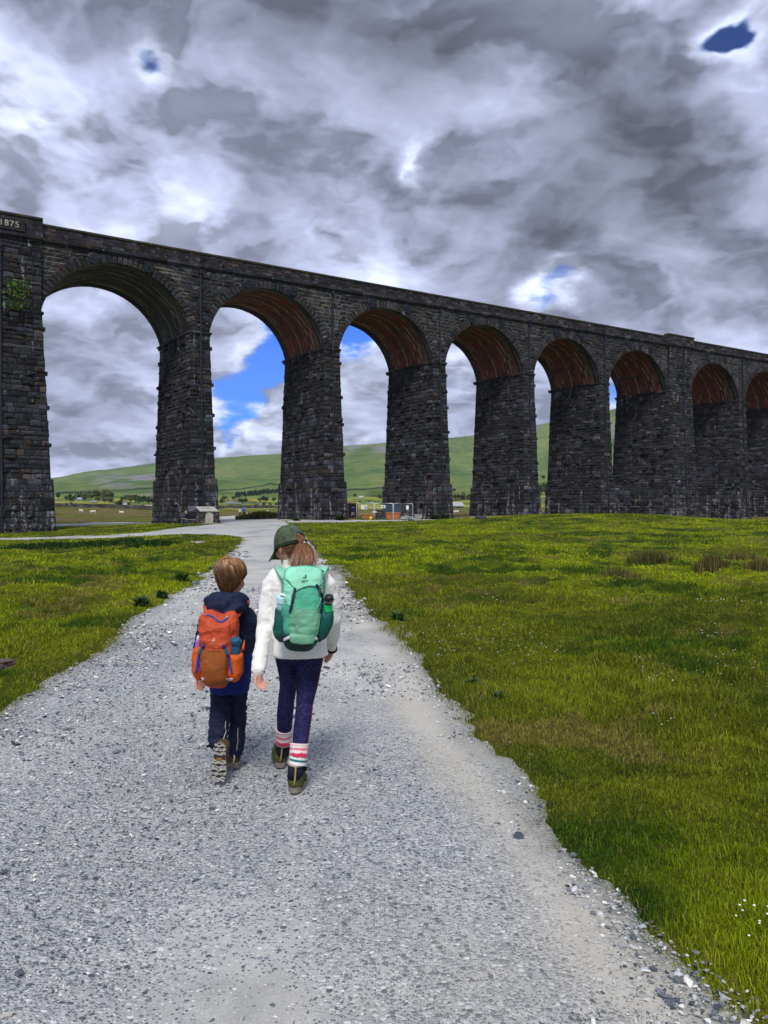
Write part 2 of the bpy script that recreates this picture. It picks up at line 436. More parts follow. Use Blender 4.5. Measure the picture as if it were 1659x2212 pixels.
def path_sd(x, y):
    """signed distance to the tracks (negative on the gravel)"""
    x = np.asarray(x, float).ravel(); y = np.asarray(y, float).ravel()
    best = np.full(x.shape, 1e9)
    for pl in POLY:
        a = pl; b = np.roll(pl, -1, 0)
        d2 = np.full(x.shape, 1e18); ins = np.zeros(x.shape, bool)
        for (ax, ay), (bx, by) in zip(a, b):
            ex, ey = bx - ax, by - ay; L = ex * ex + ey * ey
            if L < 1e-9: continue
            t = np.clip(((x - ax) * ex + (y - ay) * ey) / L, 0, 1)
            d2 = np.minimum(d2, (x - ax - t * ex) ** 2 + (y - ay - t * ey) ** 2)
            c = ((ay > y) != (by > y)) & (x < ex * (y - ay) / (ey if abs(ey) > 1e-12 else 1e-12) + ax)
            ins ^= c
        d = np.sqrt(d2); best = np.minimum(best, np.where(ins, -d, d))
    return best
def path_edge(x, y):
    r = np.hypot(x, y)
    k = np.clip(r / 14, .6, 2.2)
    return path_sd(x, y).reshape(np.shape(x)) + (fbm(np.asarray(x) * 1.3, np.asarray(y) * 1.3, oct=4, seed=31, gain=.6) * .24) * np.minimum(k, 1.2) + np.clip(r * .022, .04, .16)
def tussock(x, y):
    """hummocks and tussocks of the rough pasture"""
    r = np.hypot(x, y)
    fade = np.clip((220 - r) / 160, 0, 1)
    b = fbm(x / 5.5, y / 5.5, oct=3, seed=2) * .22 * np.clip(r / 14, .25, 1)
    t = np.abs(fbm(x * 1.15, y * 1.15, oct=3, seed=7)) * .26
    f = fbm(x * 4.2, y * 4.2, oct=2, seed=12) * .05
    return (b * np.where(r > 30, .6, 1) + t - .11 + f) * fade * np.clip(1.25 - r / 90, .45, 1)
def ground(x, y, sd=None):
    x = np.asarray(x, float); y = np.asarray(y, float)
    if sd is None: sd = path_edge(x, y)
    w = np.clip(sd / 1.2, 0, 1); w = w * w * (3 - 2 * w)
    s = np.clip((sd + .22) / .4, 0, 1)
    return ground0(x, y) - .075 + s * .10 + tussock(x, y) * w

rings = []
r_ = .35
while r_ < 3100:
    rings.append(r_); r_ *= 1.0125 if r_ < 60 else (1.016 if r_ < 260 else 1.03)
rings = np.array(rings)
fine = np.arange(-.66, .6601, .0033)
coarse = np.linspace(.66, 2 * np.pi - .66, 72)[1:-1]
angs = np.concatenate([fine, coarse]); nA = len(angs)
TH, RR = np.meshgrid(angs, rings)
X = RR * np.sin(TH); Y_ = RR * np.cos(TH)
SD = np.full(X.shape, 50.0); near = RR < 190
SD[near] = path_edge(X[near], Y_[near])
G0 = ground0(X, Y_)
wq = np.clip(SD / 1.2, 0, 1); wq = wq * wq * (3 - 2 * wq)
Z = G0 - .075 + np.clip((SD + .22) / .4, 0, 1) * .10 + tussock(X, Y_) * wq
idx = np.arange(X.size).reshape(X.shape)
def quads(mask_rows):
    a = idx[:-1][mask_rows]; b = idx[1:][mask_rows]
    return np.stack([a, np.roll(a, -1, 1), np.roll(b, -1, 1), b], 2).reshape(-1, 4)
rows = rings[:-1]
def compact(V, Fq, *extra):
    u, inv = np.unique(Fq, return_inverse=True)
    return (V[u], inv.reshape(Fq.shape)) + tuple(e[u] for e in extra)
ALLV = np.stack([X.ravel(), Y_.ravel(), Z.ravel()], 1)
# pasture / moor colour, a property of the sward: green, olive, straw, rush
def sward(x, y):
    r = np.hypot(x, y)
    a = fbm(x * .55, y * .55, oct=4, seed=41); b = fbm(x * 1.9, y * 1.9, oct=3, seed=43); c = fbm(x * .16, y * .16, oct=3, seed=47)
    g1 = np.array((.235, .290, .006)); g2 = np.array((.046, .092, .004)); ol = np.array((.120, .135, .010)); st = np.array((.24, .19, .055))
    kc = np.clip(.45 + r / 16, .5, 1); t = np.clip(.58 + (a * 1.7 + b * .9) * kc, 0, 1)[:, None]
    col = g2 * (1 - t) + g1 * t
    o = np.clip((c * 1.4 + b * .6 - .06) * 1.4, 0, .7)[:, None]; col = col * (1 - o) + ol * o
    s = np.clip((fbm(x * .9, y * .9, oct=4, seed=53) - .30) * 3.0, 0, .5)[:, None]; col = col * (1 - s) + st * s
    # moorland beyond the viaduct is browner, in bands
    m = (np.clip((r - 96) / 22, 0, 1) * np.clip(.55 + 1.5 * fbm(np.arctan2(x, y) * 7, r / 11, oct=4, seed=59), 0, 1) * np.clip((235 - r) / 10, 0, 1))[:, None]
    moor = np.array((.235, .175, .075)); col = col * (1 - m) + moor * m
    return col
msk = rows < 232
Vg, Fg = compact(ALLV, quads(msk))
Fg = np.concatenate([Fg])
cg = sward(Vg[:, 0], Vg[:, 1]) * .62
# close the hole round the photographer's feet
c0 = len(Vg); Vg = np.concatenate([Vg, [[0, 0, -.08]]]); cg = np.concatenate([cg, [[.05, .05, .04]]])
i0 = np.arange(nA)
mat_ground, g, b = new_mat('pasture', .95, .1)
o = g.obj(); col = g.attr('Col')
n1 = g.noise(o, 3.2, 8, .7); n2 = g.noise(g.scale(o, (1, 1, 3)), 26, 5, .65)
col = g.mix(1.0, col, g.ramp(n1, [(.28, .45), (.5, 1.0), (.74, 1.6)]), 'MULTIPLY')
col = g.mix(1.0, col, g.ramp(n2, [(.3, .55), (.7, 1.45)]), 'MULTIPLY')
g.l.new(col, b.inputs['Base Color'])
g.l.new(g.bump(g.m('ADD', g.noise(o, 5, 8, .7), g.noise(o, 30, 4, .6)), .9, .12), b.inputs['Normal'])
gr = mk('ground', Vg, [Fg, np.stack([i0, np.roll(i0, -1), np.full(nA, c0)], 1)[:, ::-1]], mat_ground, col=cg)
tag(gr, kind='structure')

# fells: colour zones
msk2 = ~msk
Vh, Fh = compact(ALLV, quads(msk2))
th_, rr_ = polar(Vh[:, 0], Vh[:, 1]); uu = F * np.tan(np.clip(th_, -.65, .65)); Yh = rr_ * np.cos(np.clip(th_, -.65, .65))
vv = (Vh[:, 2] - EYE) * F / Yh
nA_, nB_, nC_ = fbm(Vh[:, 0] / 160, Vh[:, 1] / 160, oct=5, seed=61), fbm(th_ * 40, np.log(rr_) * 5, oct=4, seed=67), fbm(Vh[:, 0] / 45, Vh[:, 1] / 45, oct=3, seed=71)
t = np.clip(.5 + nA_ * 1.5 + nB_ * .6, 0, 1)[:, None]
ch = np.array((.070, .128, .036)) * (1 - t) + np.array((.128, .182, .050)) * t
t = np.clip((nC_ + nB_ - .25) * 1.6, 0, .55)[:, None]; ch = ch * (1 - t) + np.array((.19, .19, .075)) * t
def zone(u0, u1, v0, v1, soft_u=30, soft_v=8):
    f = lambda a, lo, hi, s: np.clip((a - lo) / s, 0, 1) * np.clip((hi - a) / s, 0, 1)
    return f(uu + nA_ * 30, u0, u1, soft_u) * f(vv + nC_ * 7, v0, v1, soft_v)
for z_ in [(-640,-440,48,84,40,10),(-470,-380,86,104,20,5),(-560,-470,26,36,20,4),(-90,40,118,140,14,5),(300,345,172,190,10,8),(365,420,150,176,12,8),(480,560,150,196,14,10)]:
    t = (zone(*z_) * np.clip(.45 + nC_ * 2.0 + nB_ * 1.4, 0, 1) * .85)[:, None]
    ch = ch * (1 - t) + np.array((.20, .185, .215)) * t
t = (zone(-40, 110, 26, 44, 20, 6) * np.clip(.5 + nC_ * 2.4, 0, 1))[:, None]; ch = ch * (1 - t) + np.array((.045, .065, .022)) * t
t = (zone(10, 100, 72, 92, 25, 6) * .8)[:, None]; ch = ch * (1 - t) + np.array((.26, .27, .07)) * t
# enclosed meadows on the valley floor, own tint plus painted sunlight in the yellow ones, with wall lines between
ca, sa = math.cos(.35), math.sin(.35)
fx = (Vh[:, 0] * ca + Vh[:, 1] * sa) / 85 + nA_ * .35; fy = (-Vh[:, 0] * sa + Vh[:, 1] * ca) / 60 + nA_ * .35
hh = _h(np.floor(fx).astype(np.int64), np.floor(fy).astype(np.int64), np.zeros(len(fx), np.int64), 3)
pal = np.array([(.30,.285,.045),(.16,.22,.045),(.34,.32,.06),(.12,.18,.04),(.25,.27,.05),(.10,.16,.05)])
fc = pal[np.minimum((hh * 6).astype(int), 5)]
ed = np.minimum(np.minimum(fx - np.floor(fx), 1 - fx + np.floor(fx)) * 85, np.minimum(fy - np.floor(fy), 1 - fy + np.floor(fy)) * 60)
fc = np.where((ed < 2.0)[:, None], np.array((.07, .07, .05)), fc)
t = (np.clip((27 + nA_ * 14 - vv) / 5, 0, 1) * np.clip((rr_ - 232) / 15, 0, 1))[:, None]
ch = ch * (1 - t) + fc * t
mat_hill, g, b = new_mat('fellside', .95, .05)
o = g.obj()
cm = g.mix(1.0, g.attr('Col'), g.ramp(g.noise(o, .035, 8, .7), [(.3, .62), (.5, 1.0), (.7, 1.4)]), 'MULTIPLY')
cm = g.mix(1.0, cm, g.ramp(g.noise(o, .16, 4, .6), [(.3, .8), (.7, 1.22)]), 'MULTIPLY')
g.l.new(cm, b.inputs['Base Color'])
g.l.new(g.bump(g.noise(o, .03, 8, .65), .8, 14.0), b.inputs['Normal'])
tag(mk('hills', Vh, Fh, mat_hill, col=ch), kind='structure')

# gravel track sheet
ok = (SD < .30)
qp = quads(rows < 185)
keep = ok.ravel()[qp].any(1)
qp = qp[keep]
# leave out the coarse sectors away from the view, except right round the camera
micro = (fbm(X * 9, Y_ * 9, oct=3, seed=81) * .008 + fbm(X * 28, Y_ * 28, oct=2, seed=83) * .004) * np.clip((14 - RR) / 10, 0, 1) + fbm(X * .7, Y_ * .7, oct=2, seed=85) * .02
ZP = G0 + micro
PV = np.stack([X.ravel(), Y_.ravel(), ZP.ravel()], 1)
Vp, Fp, sdp = compact(PV, qp, SD.ravel())
x_, y_ = Vp[:, 0], Vp[:, 1]; rp = np.hypot(x_, y_)
# r: pale dust, g: dark slate chippings, b: earth
rt = np.array([gpt(*p) for p in PATHS[0][:20]])
dr = np.full(len(Vp), 1e9)
for (ax, ay), (bx, by) in zip(rt[:-1], rt[1:]):
    ex, ey = bx - ax, by - ay; tt = np.clip(((x_ - ax) * ex + (y_ - ay) * ey) / (ex*ex + ey*ey), 0, 1)
    dr = np.minimum(dr, np.hypot(x_ - ax - tt * ex, y_ - ay - tt * ey))
lf = fbm(x_ * .8, y_ * .35, oct=4, seed=87)
xl = x_ + .35 * fbm(y_ * .3, y_ * 0 + 3.1, oct=2, seed=88)
strip = np.clip(1.0 - np.abs(dr - .34 - lf * .25) / .34, 0, 1)
strip = strip * strip * (3 - 2 * strip) * np.clip((24 - rp) / 8, .3, 1)
beige = np.clip(strip * (1.0 + lf * 1.6) + np.clip(1 - np.hypot((x_ - .35) / .9, (y_ - 2.6) / 1.0), 0, 1) * .5, 0, 1)
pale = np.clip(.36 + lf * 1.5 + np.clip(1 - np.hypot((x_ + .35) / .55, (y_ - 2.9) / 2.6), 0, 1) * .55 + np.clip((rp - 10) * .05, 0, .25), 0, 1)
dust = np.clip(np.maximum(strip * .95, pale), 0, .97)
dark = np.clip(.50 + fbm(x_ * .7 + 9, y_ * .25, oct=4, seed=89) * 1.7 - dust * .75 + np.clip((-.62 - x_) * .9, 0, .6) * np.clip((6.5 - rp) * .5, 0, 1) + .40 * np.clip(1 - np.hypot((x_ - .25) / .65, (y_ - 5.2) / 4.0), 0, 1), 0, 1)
earth = np.clip((sdp + .18) / .3, 0, 1)
mat_path, g, b = new_mat('gravel', .9, .25)
o = g.obj(); sepc = g.node('ShaderNodeSeparateColor'); g.l.new(g.attr('Col'), sepc.inputs[0])
fr = g.noise(o, .9, 9, .72)
v1 = g.node('ShaderNodeTexVoronoi', feature='F1'); g.l.new(o, v1.inputs['Vector']); v1.inputs['Scale'].default_value = 95
v2 = g.node('ShaderNodeTexVoronoi', feature='F1'); g.l.new(o, v2.inputs['Vector']); v2.inputs['Scale'].default_value = 44
def cellv(v):
    s = g.node('ShaderNodeSeparateColor'); g.l.new(v.outputs['Color'], s.inputs[0]); return s.outputs
c1, c2 = cellv(v1), cellv(v2)
beige_k = g.attr('Beige', 'Fac')
dustc = g.ramp(g.noise(o, 120, 5, .7), [(.3, (.31, .312, .298)), (.7, (.53, .525, .49))])
stone1 = g.ramp(c1[0], [(0, (.045, .060, .078)), (.3, (.13, .155, .178)), (.6, (.33, .35, .37)), (1, (.72, .72, .70))])
stone2 = g.ramp(c2[0], [(0, (.05, .066, .085)), (.4, (.22, .245, .265)), (1, (.70, .70, .68))])
# which cells show a chip rather than fines
thr1 = g.m('SUBTRACT', g.m('MULTIPLY_ADD', sepc.outputs[1], .95, .26), g.m('MULTIPLY', sepc.outputs[0], .34))
chip1 = g.m('MULTIPLY', g.m('LESS_THAN', c1[1], thr1), g.mapr(v1.outputs['Distance'], .62, .40))
chip2 = g.m('MULTIPLY', g.m('LESS_THAN', c2[1], g.m('MULTIPLY', thr1, .42)), g.mapr(v2.outputs['Distance'], .58, .40))
col = g.mix(chip1, g.mix(1.0, dustc, g.ramp(fr, [(.3, .62), (.5, .95), (.7, 1.18)]), 'MULTIPLY'), stone1)
col = g.mix(chip2, col, stone2)
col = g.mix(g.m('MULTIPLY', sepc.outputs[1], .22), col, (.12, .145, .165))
col = g.mix(g.m('MULTIPLY', beige_k, .5), col, (.47, .43, .345))
col = g.mix(g.m('MULTIPLY', sepc.outputs[2], .6), col, (.085, .085, .05))
g.l.new(col, b.inputs['Base Color'])
h = g.m('ADD', g.m('MULTIPLY', chip1, g.m('SUBTRACT', .7, v1.outputs['Distance'])), g.m('MULTIPLY', g.m('MULTIPLY', chip2, 1.9), g.m('SUBTRACT', .7, v2.outputs['Distance'])))
h = g.m('ADD', h, g.m('MULTIPLY', g.noise(o, 240, 3, .6), .25))
g.l.new(g.bump(h, .62, .010), b.inputs['Normal'])
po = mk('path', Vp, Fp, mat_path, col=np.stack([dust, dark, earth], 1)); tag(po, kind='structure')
ba = po.data.attributes.new('Beige', 'FLOAT', 'POINT'); ba.data.foreach_set('value', beige.astype(np.float32))

# ------------------------------------------------------------------ loose stones on the track
rng = np.random.default_rng(4)
def ico(sub):
    bm = bmesh.new(); bmesh.ops.create_icosphere(bm, subdivisions=sub, radius=1)
    return bm_arr(bm)
def scatter_polar(n, r0, r1, t0, t1, rngx):
    """even on the picture: uniform in bearing and log distance"""
    th = rngx.uniform(t0, t1, n); r = np.exp(rngx.uniform(math.log(r0), math.log(r1), n))
    return r * np.sin(th), r * np.cos(th), r
IV, IF = ico(1); IF = IF[0]
def stones(n, r0, r1, size, keepfn, seed):
    rg = np.random.default_rng(seed)
    x, y, r = scatter_polar(n, r0, r1, -.62, .62, rg)
    sd = path_edge(x, y); k = keepfn(x, y, r, sd, rg); x, y, r = x[k], y[k], r[k]; n = len(x)
    s = size(r, rg, n, sd[k])
    z = ground0(x, y)
    base = IV[None] * (1 + rg.uniform(-.32, .32, (n, len(IV), 1)))
    sc = np.stack([s * rg.uniform(.75, 1.5, n), s * rg.uniform(.6, 1.0, n), s * rg.uniform(.32, .62, n)], 1)
    base = base * sc[:, None]
    a = rg.uniform(0, 6.28, n); ca, sa = np.cos(a)[:, None], np.sin(a)[:, None]
    V = np.stack([base[..., 0] * ca - base[..., 1] * sa, base[..., 0] * sa + base[..., 1] * ca, base[..., 2] + base[..., 0] * rg.uniform(-.3, .3, n)[:, None]], 2)
    V += np.stack([x, y, z + sc[:, 2] * .45], 1)[:, None]
    t = rg.random(n); pal = np.array([(.055,.068,.088),(.10,.118,.138),(.17,.19,.21),(.30,.315,.33),(.46,.465,.46),(.64,.635,.61),(.36,.345,.31)])
    c = pal[np.minimum((t ** 1.0 * 7).astype(int), 6)] * rg.uniform(.8, 1.2, (n, 1))
    Fq = IF[None] + (np.arange(n) * len(IV))[:, None, None]
    return V.reshape(-1, 3), Fq.reshape(-1, 3), np.repeat(c, len(IV), 0)
A = Acc()
A.add(*stones(70000, 1.9, 16, lambda r, g_, n, sd: np.maximum(.0025, r * .00088) * np.exp(g_.normal(0, .48, n)), lambda x, y, r, sd, g_: (sd < .02) & (g_.random(len(x)) < .9), 1))
A.add(*stones(800, 2.0, 10, lambda r, g_, n, sd: .008 * np.exp(g_.normal(0, .35, n)), lambda x, y, r, sd, g_: sd < 0, 2))
# the coarse white and slate margins
A.add(*stones(60000, 1.9, 30, lambda r, g_, n, sd: np.maximum(.0075, r * .0012) * np.exp(g_.normal(0, .42, n)), lambda x, y, r, sd, g_: (sd < .10) & (sd > -.16 - .5 * (x < 0)) & (g_.random(len(x)) < np.where(x < 0, .85, .6)), 3))
mat_stone = attr_mat('loose_stone', .85, .3, .2, 90, .4, 300, .002)
tag(A.build('loose_gravel', mat_stone, smooth=False), kind='stuff')

# ------------------------------------------------------------------ grass
def blades(x, y, z, h, w, col, rg, bend=.5):
    n = len(x); a = rg.uniform(0, 2*np.pi, n); ca, sa = np.cos(a), np.sin(a)
    b2 = rg.uniform(0, 2*np.pi, n); l = h * bend * rg.uniform(.2, 1.3, n); lx, ly = np.cos(b2) * l, np.sin(b2) * l
    wx, wy = ca * w / 2, sa * w / 2
    P0 = np.stack([x - wx, y - wy, z - .02], 1); P1 = np.stack([x + wx, y + wy, z - .02], 1)
    P2 = np.stack([x + wx*.75 + lx*.35, y + wy*.75 + ly*.35, z + h*.6], 1); P3 = np.stack([x - wx*.75 + lx*.35, y - wy*.75 + ly*.35, z + h*.6], 1)
    P4 = np.stack([x + lx, y + ly, z + h], 1)
    V = np.stack([P0, P1, P2, P3, P4], 1).reshape(-1, 3)
    i = np.arange(n) * 5
    return V, [np.stack([i, i+1, i+2, i+3], 1), np.stack([i+3, i+2, i+4], 1)], np.repeat(col, 5, 0)
rg = np.random.default_rng(8)
x, y, r = scatter_polar(560000, 2.0, 95, -.60, .60, rg)
kk = (r < 14) | (rg.random(len(x)) < .75)
x, y, r = x[kk], y[kk], r[kk]
sd = path_edge(x, y)
k = (sd > -.20) & (rg.random(len(x)) < np.where(sd > -.02, np.clip(.35 + sd * 2.2, 0, 1), .10 * np.exp((sd + .02) / .08)))
x, y, r, sd = x[k], y[k], r[k], sd[k]; n = len(x)
z = ground(x, y, sd)
tall = np.clip(.45 + 2.2 * fbm(x * .8, y * .8, oct=3, seed=91), .10, 2.0) * np.clip(.45 + sd * .6, .45, 1)
h = (.020 + .029 * tall) * np.clip(.62 + r / 16, .7, 1) * np.exp(rg.normal(0, .3, n)) * np.clip(1 + (r - 10) / 90, 1, 1.25)
w = np.maximum(.0034, r * .00130) * rg.uniform(.7, 1.4, n)
c = sward(x, y) * rg.uniform(.55, 1.5, (n, 1)) * 1.32
dry = rg.random(n) < .05 + .20 * np.exp(-np.maximum(sd, 0) / .18); c[dry] = np.array((.24, .19, .06)) * rg.uniform(.7, 1.3, (dry.sum(), 1))
mat_grass, g, b = new_mat('grass_blade', .6, .2)
g.l.new(g.attr('Col'), b.inputs['Base Color'])
tr = g.node('ShaderNodeBsdfTranslucent'); g.l.new(g.mix(1.0, g.attr('Col'), (1.3, 1.2, .5), 'MULTIPLY'), tr.inputs[0])
ms = g.node('ShaderNodeMixShader'); ms.inputs[0].default_value = .38
g.l.new(b.outputs[0], ms.inputs[1]); g.l.new(tr.outputs[0], ms.inputs[2]); g.l.new(ms.outputs[0], g.n['Material Output'].inputs[0])
Vb, Fb, Cb = blades(x, y, z, h, w, c, rg, .75)
tag(mk('grass', Vb, Fb, mat_grass, col=Cb, smooth=False), kind='stuff')

# daisies and bits of wool in the turf
x, y, r = scatter_polar(2600, 2.6, 26, -.05, .6, rg)
sd = path_edge(x, y); k = (sd > .15) & (fbm(x * .7, y * .7, oct=2, seed=97) > .33) & (r < 15); x, y, r, sd = x[k], y[k], r[k], sd[k]
A = Acc(); EV, EF = ico(1)
zz = ground(x, y, sd)
for i in range(len(x)):
    s = max(.006, r[i] * .0008) * rg.uniform(.7, 1.2)
    A.add(EV * np.array((s, s, s * .45)) + np.array((x[i], y[i], zz[i] + .05 + r[i] * .002)), EF, (.78, .77, .72))
tag(A.build('daisies', attr_mat('petal', .7, .2, .1, 40, 0)), kind='stuff')
# ------------------------------------------------------------------ viaduct (built in its own frame: x along, y across, z up)
FT = .3048; KM = .155 * FT
VO = np.array((-396.5 * KM, F * KM)); VA = math.atan2(.5659, .8245)
viaduct = thing('viaduct', 'long dark stone railway viaduct with tall round arches on tapering piers', 'viaduct', (VO[0], VO[1], 0), rz=VA)
HS = 22.35 * FT; VW = 9.6
zs_ = lambda s: EYE + (383 + .06 * s / FT) * KM
zc_ = lambda s: EYE + (500.5 + .065 * s / FT) * KM
zstr_ = lambda s: EYE + (524 + .12 * np.asarray(s) / FT) * KM
ztop_ = lambda s: EYE + (554.5 + .108 * np.asarray(s) / FT) * KM
SC = [-170, -119, -59.5, 0, 51, 102, 153, 204, 263.5, 323, 374, 425]            # pier centres (ft)
KING = [0, 0, 1, 0, 0, 0, 0, 0, 1, 0, 0, 0]
K0 = 2                                                              # the wide pier with the date stone
BASE = [-1.2, -1.0, -.75, -.2, .2, .0, .2, -.1, -.3, -1.5, -1.6, -1.6]
SC = [s * FT for s in SC]
HW = [3.05 if k else .975 for k in KING]

def stone_cols(n, rg, z=None, warm=0.0):
    v = np.exp(rg.normal(0, .52, n))[:, None]
    p = rg.random(n)
    tint = np.where((p < .16 + warm)[:, None], np.array((1.35, 1.02, .80)), np.where((p < .42)[:, None], np.array((.80, .95, .90)), np.where((p < .68)[:, None], np.array((.95, .88, 1.08)), np.array((1.0, .98, 1.0)))))
    return np.array((.0325, .0335, .0400)) * v * tint
def courses(z0, z1, h, rg):
    out = [z0]
    while out[-1] < z1 - h * .6: out.append(out[-1] + h * rg.uniform(.75, 1.3))
    out[-1] = z1
    return out
def block_rows(acc, fn, zs, bnd, L, prot, rg, joint=(.0085, .0085, .0095), inset=.035, warm=0.0, jointfn=None, big=0.0):
    """coursed rock-faced blocks. fn(a, z, out)->xyz; bnd(z)->(a0, a1)"""
    for z0, z1 in zip(zs[:-1], zs[1:]):
        l0, r0 = bnd(z0); l1, r1 = bnd(z1)
        wid = max(r0 - l0, r1 - l1)
        if wid < .08: continue
        k = max(1, int(round(wid / (L * rg.uniform(.8, 1.2)))))
        cuts = np.linspace(0, 1, k + 1)
        if k > 1: cuts[1:-1] += rg.uniform(-.30, .30, k - 1) / k
        u0, u1 = cuts[:-1], cuts[1:]; n = k
        ie = np.minimum(inset / np.maximum(wid, .2), (u1 - u0) * .25); iz = min(inset, (z1 - z0) * .22)
        p = prot * np.exp(rg.normal(0, .5, n))
        if big: p = np.where(rg.random(n) < big, prot * 3.2, p)
        U = np.stack([u0, u1, u1, u0, u0 + ie, u1 - ie, u1 - ie, u0 + ie, (u0 + u1) / 2 + rg.uniform(-.15, .15, n) * (u1 - u0)], 1)
        Zz = np.stack([np.full(n, z0), np.full(n, z0), np.full(n, z1), np.full(n, z1)] + [np.full(n, z0 + iz)] * 2 + [np.full(n, z1 - iz)] * 2 + [(z0 + z1) / 2 + rg.uniform(-.1, .1, n)], 1)
        t = (Zz - z0) / (z1 - z0)
        A_ = (l0 * (1 - t) + l1 * t) * (1 - U) + (r0 * (1 - t) + r1 * t) * U
        O_ = np.concatenate([np.zeros((n, 4)), p[:, None] * rg.uniform(.45, 1.0, (n, 4)), (p * rg.uniform(1.0, 1.7, n))[:, None]], 1)
        V = fn(A_.ravel(), Zz.ravel(), O_.ravel())
        c = stone_cols(n, rg, warm=warm)
        C = np.repeat(c[:, None], 9, 1)
        jc = np.asarray(joint) if jointfn is None else jointfn(A_[:, :4], Zz[:, :4])
        C[:, :4] = jc
        i = np.arange(n)[:, None] * 9
        q = np.concatenate([i + np.array([[0, 1, 5, 4]]), i + np.array([[1, 2, 6, 5]]), i + np.array([[2, 3, 7, 6]]), i + np.array([[3, 0, 4, 7]])])
        tr = np.concatenate([i + np.array([[4, 5, 8]]), i + np.array([[5, 6, 8]]), i + np.array([[6, 7, 8]]), i + np.array([[7, 4, 8]])])
        acc.add(V, [q, tr], C.reshape(-1, 3))

# weathered gritstone: soot, moss, lime runs
def masonry(name, streak=1.0, moss=.3):
    m, g, b = new_mat(name, .85, .25)
    o = g.obj()
    c = g.attr('Col')
    n1 = g.noise(o, 7.0, 7, .7); n0 = g.noise(o, .35, 4, .6)
    c = g.mix(1.0, c, g.ramp(n1, [(.28, .32), (.5, 1.0), (.75, 2.2)]), 'MULTIPLY')
    c = g.mix(1.0, c, g.ramp(n0, [(.3, .75), (.7, 1.3)]), 'MULTIPLY')
    # pale lime weeping down the faces, thickest low on the piers
    sx = g.node('ShaderNodeSeparateXYZ'); g.l.new(o, sx.inputs[0])
    st = g.noise(g.scale(o, (2.2, 1.9, .22)), 1.0, 6, .66, dist=.5)
    br = g.noise(g.scale(o, (4, 4, 3.6)), 1.0, 4, .65)
    low = g.m('ADD', g.mapr(sx.outputs[2], 8.0, .5, 0, .125), g.mapr(sx.outputs[2], 13, 19, 0, .06))
    k = g.m('MULTIPLY', g.mapr(g.m('ADD', st, low), .635, .70, 0, 1, True), g.mapr(br, .44, .58, 0, 1, True))
    c = g.mix(g.m('MULTIPLY', k, .72 * streak), c, (.40, .40, .42))
    mo = g.m('MULTIPLY', g.mapr(g.noise(o, 1.1, 6, .65), .60, .72, 0, 1, True), moss)
    c = g.mix(mo, c, (.050, .062, .022))
    sp = g.voro(o, 1.3); 
    c = g.mix(g.m('MULTIPLY', g.m('LESS_THAN', sp, .07), .75), c, (.42, .42, .40))
    g.l.new(c, b.inputs['Base Color'])
    g.l.new(g.bump(g.m('ADD', g.noise(o, 6, 8, .7), g.m('MULTIPLY', g.noise(o, 26, 3, .6), .4)), 1.0, .24), b.inputs['Normal'])
    return m
MS = masonry('gritstone_pier', 1.0, .22); MSP = masonry('gritstone_wall', .35, .35)
MTOP = masonry('gritstone_parapet', .15, .55)
MIRON = simple('cast_iron', (.006, .009, .018), .55, .4, .3, 3, .2)

